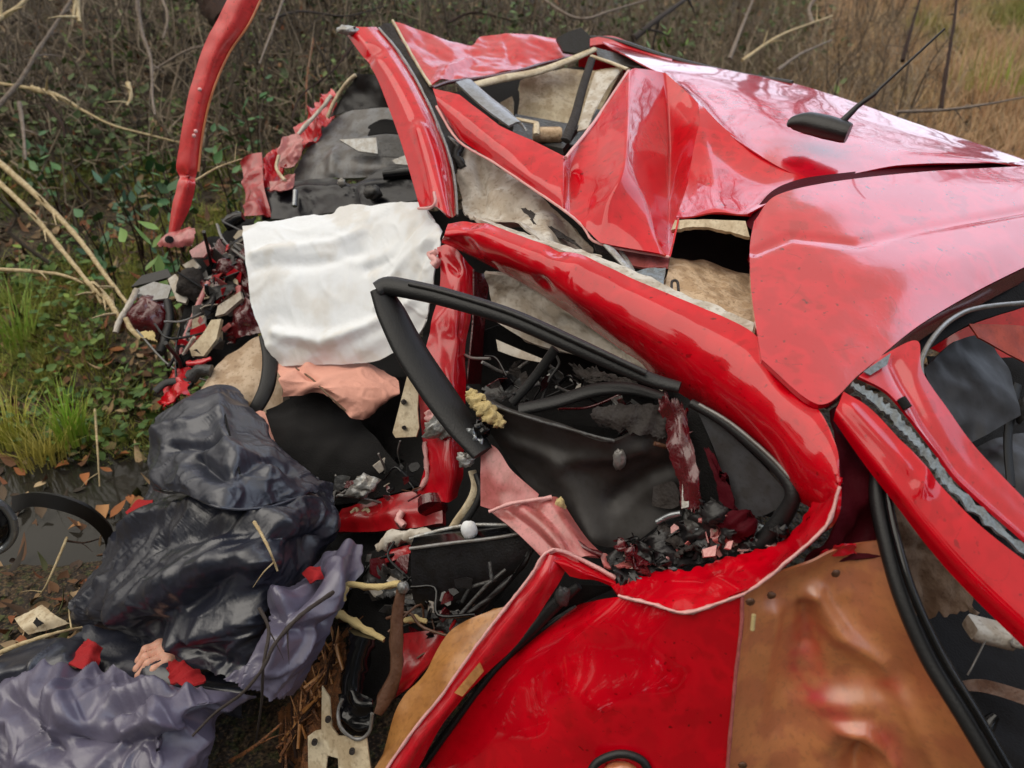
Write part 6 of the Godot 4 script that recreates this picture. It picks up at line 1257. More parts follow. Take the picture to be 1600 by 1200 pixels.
func nets(bones: Array, cell: float) -> G:
	var lo := Vector3.INF
	var hi := -Vector3.INF
	for b in bones:
		for k in 2:
			lo = lo.min(b[k] - Vector3.ONE * (b[2] + 0.012)); hi = hi.max(b[k] + Vector3.ONE * (b[2] + 0.012))
	var n := Vector3i((hi - lo) / cell) + Vector3i.ONE * 2
	var f := PackedFloat32Array()
	f.resize(n.x * n.y * n.z)
	f.fill(1.0)
	var ksm := 0.006
	for b in bones:
		var r0: float = maxf(b[2], b[3]) + 0.012
		var a0 := Vector3i(((b[0].min(b[1]) as Vector3) - Vector3.ONE * r0 - lo) / cell).clampi(0, 9999)
		var a1 := (Vector3i(((b[0].max(b[1]) as Vector3) + Vector3.ONE * r0 - lo) / cell) + Vector3i.ONE).min(n - Vector3i.ONE)
		var d: Vector3 = b[1] - b[0]
		for z in range(a0.z, a1.z + 1):
			for y in range(a0.y, a1.y + 1):
				for x in range(a0.x, a1.x + 1):
					var p := lo + Vector3(x, y, z) * cell
					var t := clampf((p - b[0]).dot(d) / d.length_squared(), 0, 1)
					var s: float = p.distance_to(b[0] + d * t) - lerpf(b[2], b[3], t)
					var i := x + n.x * (y + n.y * z)
					var h := clampf(0.5 + 0.5 * (f[i] - s) / ksm, 0, 1)
					f[i] = lerpf(f[i], s, h) - ksm * h * (1 - h)
	var g := G.new()
	var id := {}
	for z in n.z - 1:
		for y in n.y - 1:
			for x in n.x - 1:
				var i := x + n.x * (y + n.y * z)
				var s := Vector3.ZERO
				var c := 0
				var inside := 0
				var v8 := []
				for k in 8: v8.append(f[i + (k & 1) + n.x * (((k >> 1) & 1) + n.y * (k >> 2))])
				for k in 8:
					if v8[k] < 0: inside += 1
				if inside == 0 or inside == 8: continue
				for e in [[0, 1], [2, 3], [4, 5], [6, 7], [0, 2], [1, 3], [4, 6], [5, 7], [0, 4], [1, 5], [2, 6], [3, 7]]:
					var a: float = v8[e[0]]
					var b: float = v8[e[1]]
					if (a < 0) == (b < 0): continue
					var t := a / (a - b)
					var pa := Vector3(e[0] & 1, (e[0] >> 1) & 1, e[0] >> 2)
					var pb := Vector3(e[1] & 1, (e[1] >> 1) & 1, e[1] >> 2)
					s += pa.lerp(pb, t)
					c += 1
				var gr := Vector3(v8[1] - v8[0] + v8[3] - v8[2] + v8[5] - v8[4] + v8[7] - v8[6], v8[2] - v8[0] + v8[3] - v8[1] + v8[6] - v8[4] + v8[7] - v8[5], v8[4] - v8[0] + v8[5] - v8[1] + v8[6] - v8[2] + v8[7] - v8[3]).normalized()
				id[i] = g.pt(lo + (Vector3(x, y, z) + s / c) * cell, gr)
	var st := [1, n.x, n.x * n.y]
	for i in id:
		for a in 3:
			var b := (a + 1) % 3
			var c := (a + 2) % 3
			if (f[i] < 0) == (f[i + st[a]] < 0): continue
			if id.has(i - st[b]) and id.has(i - st[c]) and id.has(i - st[b] - st[c]):
				quad(g, id[i], id[i - st[b]], id[i - st[b] - st[c]], id[i - st[c]])
	return g

func loose_things() -> void:
	var strip := thing("bent_red_strip", "long bent red metal body strip curving up out of the undergrowth", "metal strip", v(-1.03,0.734,-2.387))
	emit("strip_skin", surf([
		[v(-.754,1.441,-2.564),v(-.833,1.332,-2.536),v(-.888,1.254,-2.525),v(-.932,1.153,-2.502),v(-.97,1.042,-2.472),v(-.998,0.932,-2.444),v(-.994,0.894,-2.422),v(-1.017,0.83,-2.408),v(-1.041,0.744,-2.392)],
		[v(-.712,1.442,-2.542),v(-.779,1.334,-2.514),v(-.84,1.253,-2.496),v(-.89,1.153,-2.473),v(-.929,1.046,-2.452),v(-.959,0.933,-2.421),v(-.957,0.898,-2.389),v(-.988,0.828,-2.384),v(-1.025,0.747,-2.371)],
		[v(-.675,1.44,-2.575),v(-.742,1.323,-2.53),v(-.811,1.243,-2.519),v(-.867,1.143,-2.49),v(-.908,1.037,-2.469),v(-.935,0.922,-2.438),v(-.941,0.886,-2.417),v(-.967,0.822,-2.403),v(-1.022,0.737,-2.389)]],
		{"nu": 80, "nv": 14, "t": 0.006, "amp": 0.006, "freq": 6, "folds": [[[v(-.994,0.919,-2.424),v(-.933,0.912,-2.42)], -0.02, 0.014]]}), M.strip_paint, strip)
	emit("strip_edge", tube([v(-.674,1.44,-2.569),v(-.739,1.323,-2.525),v(-.807,1.244,-2.514),v(-.864,1.144,-2.485),v(-.905,1.038,-2.464),v(-.931,0.924,-2.433)], 0.0035), M.primer, strip)
	emit("torn_foot", surf([[v(-1.029,0.761,-2.379),v(-.989,0.777,-2.377),v(-.948,0.767,-2.371)], [v(-1.052,0.741,-2.345),v(-.996,0.754,-2.329),v(-.937,0.748,-2.337)], [v(-1.059,0.724,-2.335),v(-1.009,0.725,-2.324),v(-.956,0.728,-2.337)]], {"nu": 20, "nv": 12, "amp": 0.02, "freq": 9, "jag": [0.1, 0.1, 0.2, 0.2]}), M.faded_pink, strip)
	emit("foot_hole", tube([v(-1.019,0.749,-2.332),v(-1.006,0.756,-2.313)], [0.012, 0.010], {"sub": 2}), M.carpet, strip)
	for k in 3: emit("rivet", blob([v(-.895,1.151,-2.466), v(-.925,1.028,-2.435), v(-.92,1.039,-2.442)][k], Vector3.ONE * 0.006, k, 0.2, 6), M.bare_edge, strip)
	var wl := thing("lamp_housing", "round dark lamp housing with a chrome rim cut by the left edge", "lamp housing", v(-1.496,0,-1.786))
	var c: Vector3 = v(-1.361,0.223,-1.653)
	var ringp := []
	for k in 13:
		var a := TAU * k / 12
		ringp.append(c + Vector3(cos(a) * 0.06, sin(a) * 0.088, cos(a) * -0.03))
	emit("chrome_rim", tube(ringp, 0.011, {"sides": 10}), M.steel, wl)
	emit("bowl", blob(c + Vector3(-0.02, 0, -0.03), Vector3(0.075, 0.088, 0.05), 3, 0.1), M.black_gloss, wl)
	var band := emit("rubber_strip", surf([
		[v(-1.377,0.2,-1.808),v(-1.29,0.24,-1.771),v(-1.187,0.26,-1.728),v(-1.121,0.22,-1.728),v(-1.112,0.12,-1.777),v(-1.128,0.03,-1.806)],
		[v(-1.367,0.17,-1.771),v(-1.297,0.2,-1.761),v(-1.199,0.22,-1.72),v(-1.15,0.18,-1.731),v(-1.144,0.09,-1.775),v(-1.147,0.02,-1.785)]], {"nu": 50, "nv": 6, "t": 0.01}), M.rubber)
	tag(band, "black rubber strip arching over the mud left of the dark jacket", "rubber strip")
	var pl := thing("cream_plate", "cream plastic plate with a dark hole lying on the mud left of the jacket", "plate", v(-1.207,0.02,-1.528))
	emit("plate_body", surf([[v(-1.272,0.03,-1.523),v(-1.231,0.05,-1.527),v(-1.209,0.05,-1.552)], [v(-1.228,0.045,-1.478),v(-1.182,0.06,-1.485),v(-1.152,0.055,-1.511)], [v(-1.206,0.03,-1.467),v(-1.154,0.04,-1.474),v(-1.117,0.03,-1.505)]], {"nu": 16, "nv": 12, "t": 0.008, "jag": [0, 0.05, 0.03, 0.05]}), M.cream, pl)
	emit("plate_hole", surf([[v(-1.19,0.068,-1.473),v(-1.191,0.068,-1.494)], [v(-1.167,0.07,-1.454),v(-1.155,0.07,-1.467)]], {"nu": 6, "nv": 6, "t": 0.002, "jag": [0.1, 0.2, 0.2, 0.2]}), M.carpet, pl)
	var loose := [
		["grey_shard", plate([v(-1.197,0.551,-2.42),v(-1.14,0.572,-2.432),v(-1.075,0.569,-2.407),v(-1.075,0.547,-2.36),v(-1.134,0.54,-2.356),v(-1.175,0.546,-2.371)], 0.006), "grey_plastic", "pale grey plastic shard standing at the outer end of the crushed front", "shard"],
		["dark_shard", plate([v(-1.221,0.55,-2.442),v(-1.195,0.574,-2.479),v(-1.104,0.6,-2.471),v(-1.083,0.586,-2.44),v(-1.144,0.572,-2.432)], 0.008), "black_plastic", "slim dark plastic strip resting on top of the pale grey shard", "shard"],
		["brown_pot", blob(v(-1.14,0.475,-2.353), Vector3(0.075, 0.075, 0.06), 51, 0.35, 12), "maroon", "rounded dark brown plastic housing below the pale grey shard", "car part"],
		["grey_bracket", plate([v(-1.079,0.595,-2.399),v(-1.055,0.609,-2.407),v(-.999,0.565,-2.347),v(-1.003,0.55,-2.315),v(-1.034,0.552,-2.328)], 0.012), "headliner", "dirty pale bracket leaning between the grey shard and the crumpled wing", "bracket"],
		["brown_pot", blob(v(-.981,0.592,-2.351), Vector3(0.05, 0.05, 0.04), 53, 0.4, 12), "trim", "dark brown rounded lump right of the dirty pale bracket", "car part"],
		["pale_pipe", tube([v(-1.214,0.476,-2.261),v(-1.208,0.504,-2.3),v(-1.188,0.54,-2.356),v(-1.18,0.563,-2.392)], 0.009, {"rough": 0.5}), "headliner", "thin pale bent pipe left of the brown housing", "pipe"],
		["pale_pipe", tube([v(-1.183,0.513,-2.282),v(-1.154,0.491,-2.247),v(-1.114,0.477,-2.215)], 0.008, {"rough": 0.5}), "pale_cane", "short pale pipe lying below the brown housing", "pipe"],
		["yellow_scrap", surf([[v(-1.125,0.498,-2.216),v(-1.094,0.511,-2.224),v(-1.063,0.502,-2.207)], [v(-1.104,0.49,-2.188),v(-1.073,0.492,-2.178),v(-1.051,0.485,-2.174)]], {"nu": 14, "nv": 8, "amp": 0.02, "freq": 12, "jag": [0.2, 0.2, 0.3, 0.3]}), "foam", "yellowish crumpled scrap on the soil below the brown housing", "scrap"],
		["black_hose", tube([v(-1.066,0.548,-2.337),v(-1.046,0.51,-2.28),v(-1.053,0.468,-2.233),v(-1.052,0.449,-2.176)], 0.013, {"rough": 0.3}), "rubber", "black hose hanging right of the brown housing", "hose"],
		["pink_scrap", plate([v(-.999,0.682,-2.414),v(-.947,0.713,-2.432),v(-.924,0.696,-2.399),v(-.944,0.676,-2.376),v(-.983,0.672,-2.386)], 0.006), "faded_pink", "faded pink metal scrap just right of the foot of the bent strip", "scrap"],
		["white_scrap", plate([v(-1.021,0.644,-2.393),v(-.983,0.665,-2.393),v(-.956,0.652,-2.363),v(-.979,0.632,-2.351)], 0.008), "headliner", "small whitish scrap under the faded pink metal scrap", "scrap"],
		["black_tube", tube([v(-.905,0.734,-2.502),v(-.873,0.751,-2.512),v(-.849,0.758,-2.516)], [0.02, 0.024, 0.016], {"rough": 0.5}), "black_gloss", "black tube end at the upper left corner of the white sheet", "tube"],
	]
	for q in loose: tag(emit(q[0], q[1], M[q[2]]), q[3], q[4])
	# twigs and stalks that lie across things
	var tw := [
		["twig", [v(-.533,0.5,-1.333),v(-.5,0.51,-1.277),v(-.478,0.5,-1.243),v(-.466,0.46,-1.232)], 0.0035, "pale_cane", "short pale twig lying on the dark jacket"],
		["branch", [v(-.357,0.42,-1.214),v(-.397,0.45,-1.122),v(-.435,0.43,-1.073),v(-.455,0.4,-1.04),v(-.491,0.36,-1.021),v(-.555,0.3,-1.022),v(-.589,0.28,-.989)], 0.004, "dark_twig", "thin dark branch crossing the lavender drape"],
		["branch", [v(-.48,0.45,-1.141),v(-.455,0.43,-1.104),v(-.455,0.4,-1.048),v(-.473,0.3,-1.044),v(-.532,0.1,-1.109)], 0.0035, "dark_twig", "dark fork of twig hanging down beside the lavender drape"],
		["stalk", [v(-1.225,0.1,-1.752),v(-1.19,0.12,-1.628),v(-1.208,0.08,-1.587),v(-1.247,0.03,-1.604)], 0.0035, "pale_cane", "pale stalk standing out of the puddle below the rubber strip"],
		["stalk", [v(-1.235,0.08,-1.762),v(-1.171,0.1,-1.731),v(-1.127,0.11,-1.735)], 0.003, "bark", "thin brown stalk lying across the puddle below the rubber strip"],
		["stalk", [v(-1.162,0.15,-1.295),v(-1.087,0.18,-1.304),v(-1.029,0.18,-1.334),v(-1.002,0.15,-1.378)], 0.005, "pale_cane", "pale curved stalk along the top of the black sleeve"],
		["stalk", [v(-.572,0.1,-1.065),v(-.509,0.16,-1.058),v(-.457,0.2,-1.079)], 0.004, "wood", "brown stalk in the dark gap below the lavender drape"],
		["stalk", [v(-1.442,0.1,-2.421),v(-1.312,0.14,-2.164),v(-1.277,0.05,-2.05)], 0.004, "pale_cane", "upright pale stalk left of the dark jacket hood"],
		["cane", [v(-2.103,0.754,-3.322),v(-1.812,0.644,-3.085),v(-1.585,0.564,-2.866),v(-1.407,0.501,-2.656),v(-1.255,0.472,-2.466)], 0.011, "pale_cane", "upper of two long pale canes slanting down the left bank to the grey shard"],
		["cane", [v(-2.071,0.701,-3.234),v(-1.807,0.603,-3.004),v(-1.605,0.532,-2.79),v(-1.436,0.492,-2.594),v(-1.353,0.469,-2.488)], 0.010, "pale_cane", "lower of two long pale canes slanting down the left bank"],
		["cane", [v(-1.869,0.482,-2.761),v(-1.668,0.492,-2.709),v(-1.545,0.493,-2.664),v(-1.368,0.493,-2.537)], 0.007, "pale_cane", "pale cane lying nearly level below the two slanting canes"],
		["cane", [v(-1.425,0.492,-2.594),v(-1.312,0.494,-2.456),v(-1.237,0.475,-2.353)], 0.012, "pale_cane", "short thick pale stub at the lower end of the slanting canes"],
		["cane", [v(-2.485,0.889,-4.093),v(-2.23,0.882,-3.973),v(-2.084,0.861,-3.903),v(-1.915,0.831,-3.771),v(-1.749,0.781,-3.684),v(-1.595,0.745,-3.663),v(-1.427,0.709,-3.642)], 0.007, "pale_cane", "pale branch running across the bank left of the bent strip"],
		["cane", [v(-2.192,0.889,-3.931),v(-2.053,0.867,-3.872),v(-1.918,0.838,-3.763)], 0.013, "pale_cane", "thick broken light stretch of branch on the dark bank"],
		["cane", [v(-2.217,0.844,-3.605),v(-2.124,0.953,-3.726),v(-2.065,1.072,-3.852),v(-1.99,1.232,-4.06),v(-1.955,1.294,-4.096)], 0.010, "grey_twig", "pinkish grey branch rising at the upper left corner"],
		["cane", [v(-2.154,1.193,-3.691),v(-2.105,1.222,-3.765),v(-2.04,1.282,-3.858)], 0.012, "pale_cane", "pale thick branch cutting the top left corner"],
		["branch", [v(-1.782,1.251,-4.302),v(-1.752,1.094,-4.211),v(-1.688,0.984,-4.09),v(-1.638,0.861,-3.903),v(-1.561,0.818,-3.705)], 0.009, "grey_twig", "upright grey brown stem left of the bent red strip"],
		["branch", [v(-1.908,1.302,-3.985),v(-1.903,1.23,-3.943),v(-1.865,1.175,-3.854)], 0.016, "pale_cane", "pale broken stick hanging down at the top left"],
		["branch", [v(-2.154,0.866,-3.733),v(-2.078,0.792,-3.575),v(-2.008,0.701,-3.407)], 0.009, "grey_twig", "short grey stick standing on the left bank above the canes"],
		["branch", [v(-2.028,0.854,-3.726),v(-1.918,0.816,-3.589),v(-1.872,0.769,-3.504)], 0.007, "bark", "brown side twig below the pale branch"],
		["branch", [v(-1.679,0.939,-3.775),v(-1.642,0.9,-3.695),v(-1.638,0.875,-3.623)], 0.009, "pale_cane", "small pale stick end in front of the dark bank"],
		["branch", [v(-1.076,1.251,-4.302),v(-1.099,1.132,-4.118),v(-1.105,1.012,-3.817)], 0.006, "grey_twig", "straight grey twig right of the top of the bent strip"],
		["branch", [v(0.103,1.221,-4.862),v(0.334,1.105,-4.68),v(0.547,1.132,-4.811),v(0.858,1.189,-5.074)], 0.008, "grey_twig", "grey twig bent like a shallow V above the crushed roof"],
		["branch", [v(0.62,1.026,-4.519),v(0.769,1.105,-4.68),v(0.997,1.198,-4.964)], 0.016, "dark_twig", "dark thick branch leaving the frame above the roof"],
		["branch", [v(1.11,0.936,-4.466),v(1.231,1.058,-4.768),v(1.359,1.189,-5.074)], 0.010, "grey_twig", "leaning grey stem behind the far roof edge"],
		["branch", [v(1.147,0.944,-4.355),v(1.404,1.027,-4.635),v(1.788,1.08,-5.012)], 0.008, "pale_cane", "long pale twig sweeping right behind the roof"],
		["branch", [v(1.29,0.919,-4.226),v(1.469,0.956,-4.478),v(1.749,0.979,-4.838)], 0.008, "grey_twig", "lower grey twig sweeping right behind the roof"],
		["branch", [v(1.753,1.009,-5.201),v(1.771,1.096,-5.367),v(1.904,1.17,-5.525)], 0.012, "grey_twig", "pale crooked stem at the top behind the roof"],
		["branch", [v(2.187,0.716,-4.339),v(2.325,0.881,-4.665),v(2.467,1.034,-4.985),v(2.596,1.187,-5.304)], 0.011, "bark", "tall brown stem standing right of the antenna tip"],
		["branch", [v(2.276,0.831,-5.099),v(2.429,0.985,-5.418),v(2.586,1.135,-5.736)], 0.011, "bark", "brown stem standing left of the antenna tip"],
		["branch", [v(1.679,0.83,-3.712),v(1.927,0.816,-3.82),v(2.156,0.813,-3.933),v(2.518,0.812,-4.164)], 0.007, "grey_twig", "grey twig lying level behind the right roof edge"],
		["branch", [v(-1.795,1.224,-4.633),v(-1.714,1.137,-4.467),v(-1.694,1.054,-4.303)], 0.008, "grey_twig", "short grey twig hanging at the top beside the upright stem"],
		["branch", [v(-.746,1.054,-4.303),v(-.827,0.953,-4.014),v(-.923,0.89,-3.747),v(-.912,0.838,-3.486)], 0.005, "bark", "thin curved stem behind the crumpled front wing"],
		["branch", [v(-.964,1.054,-4.303),v(-.945,0.928,-4),v(-.876,0.839,-3.602)], 0.006, "wood", "yellowish brown stem rising behind the crumpled front wing"],
		["branch", [v(-1.697,0.936,-4.12),v(-1.546,1.015,-4.166),v(-1.425,1.041,-4.181)], 0.006, "grey_twig", "pale grey twig reaching towards the bent strip"],
		["branch", [v(-1.049,0.822,-2.669),v(-.983,0.851,-2.743),v(-.918,0.863,-2.808)], 0.004, "pale_cane", "thin straw coloured stalk between the bent strip and the front wing"],
		["branch", [v(-.326,1.097,-4.559),v(-.201,1.129,-4.693),v(0,1.094,-4.673)], 0.006, "bark", "brown twig above the front roof panel"],
		["branch", [v(-1.152,1.146,-4.241),v(-1.026,1.167,-4.369),v(-.828,1.137,-4.467),v(-.653,1.168,-4.6)], 0.006, "dark_twig", "long dark twig arching above the struck pillar"]]
	for q in tw:
		var rr: float = q[2]
		var p: Array = q[1]
		var rs := []
		for k in p.size(): rs.append(rr * lerpf(1.15, 0.55, k / float(p.size() - 1)))
		var g := tube(p, rs, {"sides": 7, "sub": 8, "rough": 0.45})
		rng.seed = hash(q[3])
		for k in (3 if rr > 0.005 else 1):
			var t := rng.randf_range(0.2, 0.9)
			var a := crv(p, t, 0)
			var along := (crv(p, minf(t + 0.05, 1), 0) - a).normalized()
			var d := (along + Vector3(rng.randfn(), rng.randfn(), rng.randfn()) * 0.6).normalized() * (0.03 + rr * 8) * rng.randf_range(0.5, 1.5)
			g.add(tube([a, a + d * 0.5 + Vector3(0, 0.005, 0), a + d], [rr * 0.5, rr * 0.35, rr * 0.12], {"sides": 5, "sub": 3, "rough": 0.4}))
		tag(emit(q[0], g, M[q[3]]), q[4], {"twig": "twig", "branch": "branch", "stalk": "stalk", "cane": "cane"}[q[0]])
	var tr := emit("tree_stump", tube([v(-1.56,1.281,-4.666),v(-1.466,1.178,-4.491),v(-1.393,1.129,-4.347)], [0.10, 0.085, 0.05], {"rough": 0.3, "sides": 12}), M.bark)
	tag(tr, "pale broken tree stump at the top edge behind the bent strip", "stump")

func leaf_mesh(l: float, w: float, curl: float, fold: float) -> G:
	var g := G.new()
	var N := 4
	for side in 2:
		for k in N + 1:
			var t := k / float(N)
			var hw := w * sin(PI * pow(t, 0.75)) * 0.5 + 0.0004
			var y := curl * t * t * l
			for s in 3: g.pt(Vector3((s - 1) * hw, y + (fold * hw if s != 1 else 0.0) + (0.0 if side == 0 else -0.0004), -t * l), Vector3(-(s - 1) * fold, 1, curl * t).normalized() * (1 - 2 * side), Vector2(s * 0.5, t))
		for k in N:
			for s in 2:
				var a := side * (N + 1) * 3 + k * 3 + s
				quad(g, a, a + 1, a + 4, a + 3)
	return g

func blade_tuft(count: int, h: float, spread: float, w: float, sd: int, lean := 0.5) -> G:
	var r := RandomNumberGenerator.new()
	r.seed = sd
	var g := G.new()
	for b in count:
		var a := r.randf() * TAU
		var base := Vector3(cos(a), 0, sin(a)) * spread * sqrt(r.randf())
		var hh := h * r.randf_range(0.5, 1.1)
		var dir := (Vector3(cos(a), 0, sin(a)) * r.randf_range(0.1, 1) + Vector3(r.randfn(), 0, r.randfn()) * 0.3) * lean
		var side := dir.cross(Vector3.UP)
		side = side.normalized() if side.length() > 0.001 else Vector3.RIGHT
		var k0 := g.v.size()
		for k in 4:
			var t := k / 3.0
			var p := base + Vector3.UP * hh * (t - 0.25 * lean * t * t) + dir * hh * t * t
			var ww := w * (1 - t * 0.9)
			var nn := side.cross(Vector3.UP + dir * t * 2).normalized()
			g.pt(p - side * ww, nn); g.pt(p + side * ww, nn)
		for k in 3: quad(g, k0 + k * 2, k0 + k * 2 + 1, k0 + k * 2 + 3, k0 + k * 2 + 2)
	return g

func twig_mesh(sd: int, length: float, r0: float, forks: int) -> G:
	var r := RandomNumberGenerator.new()
	r.seed = sd
	var jig := func(s: float) -> Vector3: return Vector3(r.randfn(), r.randfn(), r.randfn()) * s
	var p := [Vector3.ZERO]
	for k in 4: p.append(Vector3.UP * length * (k + 1) / 4.0 + jig.call(length * 0.07))
	var g := tube(p, [r0, r0 * 0.85, r0 * 0.7, r0 * 0.5, r0 * 0.2], {"sides": 5, "sub": 2})
	for k in forks:
		var t := r.randf_range(0.15, 0.85)
		var a := crv(p, t, 0)
		var d: Vector3 = (Vector3.UP * 0.8 + jig.call(0.7)).normalized() * length * r.randf_range(0.2, 0.5)
		var rr := r0 * (1 - t * 0.6) * 0.6
		var m: Vector3 = a + d * 0.5 + jig.call(length * 0.03)
		g.add(tube([a, m, a + d], [rr, rr * 0.7, rr * 0.2], {"sides": 4, "sub": 2}))
	return g

func scatter(called: String, g: G, mt: String, xs: Array, cols: PackedColorArray, label: String, cat: String) -> void:
	var mm := MultiMesh.new()
	mm.transform_format = MultiMesh.TRANSFORM_3D
	mm.use_colors = true
	mm.mesh = g.mesh()
	mm.instance_count = xs.size()
	for k in xs.size():
		mm.set_instance_transform(k, xs[k])
		mm.set_instance_color(k, cols[k])
	var o := MultiMeshInstance3D.new()
	o.multimesh = mm
	o.material_override = M[mt]
	o.name = numbered(called)
	add_child(o)
	tag(o, label, cat, "", "stuff")

func in_car(x: float, f: float) -> bool:
	# footprint of the wreck, between its long sides
	var across := 0.61 * x + 0.79 * f
	var along := -0.79 * x + 0.61 * f
	return across > 1.15 and across < 3.0 and along > 0.1 and along < 2.25

func spin(r: RandomNumberGenerator, tilt: float) -> Basis:
	return Basis(Vector3(r.randfn(), 0, r.randfn()).normalized(), r.randfn() * tilt) * Basis(Vector3.UP, r.randf() * TAU)

func lin(r: float, g: float, b: float) -> Color: return rgb(r, g, b).srgb_to_linear()

func plants() -> void:
	var r := RandomNumberGenerator.new()
	r.seed = 99
	# leaf litter everywhere on the bank
	var tones := [lin(96, 66, 44), lin(128, 92, 62), lin(74, 56, 44), lin(150, 122, 88), lin(60, 50, 40), lin(140, 84, 52), lin(84, 88, 50), lin(176, 150, 116)]
	var lx := [[], [], []]
	var lc := [PackedColorArray(), PackedColorArray(), PackedColorArray()]
	for k in 30000:
		var f := 1.4 + 8.6 * pow(r.randf(), 1.4)
		var x := r.randf_range(-0.62, 0.75) * (f + 0.6)
		if in_car(x, f): continue
		if f < 2.5 and r.randf() < 0.7: continue
		if r.randf() < 0.6 and Vector2((x + 1.25) / 0.6, (f - 2.1) / 0.4).length() < 1: continue
		var b := spin(r, 0.45).scaled(Vector3.ONE * r.randf_range(0.5, 1.3))
		var m := k % 3
		lx[m].append(Transform3D(b, v(x, land(x, f) + r.randf_range(0.0, 0.02), -f)))
		lc[m].append((tones[r.randi() % tones.size()] as Color) * r.randf_range(0.6, 1.2))
	for m in 3: scatter("leaf_litter", leaf_mesh([0.05, 0.035, 0.06][m], [0.028, 0.024, 0.02][m], [0.3, -0.4, 0.8][m], [0.4, 0.7, -0.3][m]), "tint", lx[m], lc[m], ["broad fallen brown leaves covering the bank", "small fallen leaves covering the bank", "narrow curled dead leaves covering the bank"][m], "leaf litter")
	# low green ground cover
	var gx := []
	var gc := PackedColorArray()
	for k in 14000:
		var f := r.randf_range(2.3, 6.0)
		var x := r.randf_range(-0.62, 0.2) * (f + 0.5)
		if in_car(x, f): continue
		var dens := bump.get_noise_2d(x * 90 + 400, f * 90)
		if dens < r.randf_range(-0.15, 0.35): continue
		var b := spin(r, 0.6).scaled(Vector3.ONE * r.randf_range(0.5, 1.2))
		gx.append(Transform3D(b, v(x, land(x, f) + r.randf_range(0.01, 0.10), -f)))
		gc.append(lin(74, 106, 46).lerp(lin(142, 164, 72), r.randf() * r.randf()).lerp(lin(70, 96, 70), r.randf() * 0.5))
	scatter("ground_cover", leaf_mesh(0.038, 0.026, 0.15, 0.35), "tint", gx, gc, "low green leafy ground cover on the left bank", "ground cover")
	# grass: green on the left, russet on the right
	var ax := []
	var ac := PackedColorArray()
	for k in 3600:
		var f := r.randf_range(2.3, 4.2)
		var x := r.randf_range(-0.62, -0.22) * (f + 0.5)
		if in_car(x, f): continue
		if bump.get_noise_2d(x * 130, f * 130 + 900) < r.randf_range(-0.3, 0.3): continue
		ax.append(Transform3D(spin(r, 0.15).scaled(Vector3.ONE * r.randf_range(0.5, 1.1)), v(x, land(x, f) - 0.01, -f)))
		ac.append(lin(112, 138, 50).lerp(lin(178, 170, 84), r.randf()) * r.randf_range(0.7, 1.1))
	scatter("short_grass", blade_tuft(14, 0.10, 0.03, 0.0022, 3, 0.8), "tint", ax, ac, "short yellow green grass on the left bank", "grass")
	var bx := [[], []]
	var bc := [PackedColorArray(), PackedColorArray()]
	for k in 5200:
		var f := r.randf_range(3.6, 12.0)
		var x := r.randf_range(0.12, 0.75) * (f + 0.5)
		if in_car(x, f): continue
		var m := k % 2
		var russet := smoothstep(0.25, 0.42, x / f) * smoothstep(3.8, 5.2, f)
		if r.randf() > 0.25 + 0.75 * russet: continue
		var green := smoothstep(0.15, 0.4, bump.get_noise_2d(x * 40 + 70, f * 25))
		bx[m].append(Transform3D(spin(r, 0.2).scaled(Vector3(1, r.randf_range(0.6, 1.3), 1) * r.randf_range(0.7, 1.2)), v(x, land(x, f) - 0.02, -f)))
		var c: Color = lin(198, 148, 110).lerp(lin(176, 156, 116), r.randf()).lerp(lin(216, 188, 154), r.randf() * 0.7)
		if russet < 0.5: c = lin(142, 122, 96).lerp(lin(88, 92, 52), r.randf())
		bc[m].append(c.lerp(lin(130, 138, 58), green * 0.9) * r.randf_range(0.75, 1.15))
	for m in 2: scatter("tall_grass", blade_tuft(20, [0.34, 0.22][m], 0.07, 0.003, 8 + m, [0.55, 0.9][m]), "tint", bx[m], bc[m], ["tall russet dead grass on the field beyond the roof", "shorter bent russet grass on the field beyond the roof"][m], "grass")
	# thicket of thin stems
	for m in 3:
		var tx := []
		var tc := PackedColorArray()
		for k in [1000, 1200, 1500][m]:
			var f := r.randf_range(3.3, 8.5)
			var x := r.randf_range(-0.62, 0.42) * (f + 0.5)
			if f < 4.2 and x < -0.9 and r.randf() < 0.75: continue
			if in_car(x, f): continue
			var tilt: float = [0.35, 0.8, 1.3][m]
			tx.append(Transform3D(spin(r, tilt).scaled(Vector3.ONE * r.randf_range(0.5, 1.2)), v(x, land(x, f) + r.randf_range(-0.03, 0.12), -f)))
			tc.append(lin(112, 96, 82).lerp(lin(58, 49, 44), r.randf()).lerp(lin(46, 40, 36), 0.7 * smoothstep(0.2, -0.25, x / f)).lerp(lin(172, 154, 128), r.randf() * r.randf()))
		scatter("thicket", twig_mesh(100 + m, [0.55, 0.4, 0.3][m], [0.0075, 0.0055, 0.0045][m], [5, 6, 3][m]), "tint_plain", tx, tc, ["upright bare stems of the thicket behind the wreck", "leaning bare twigs of the thicket behind the wreck", "fallen bare twigs tangled on the bank"][m], "thicket")
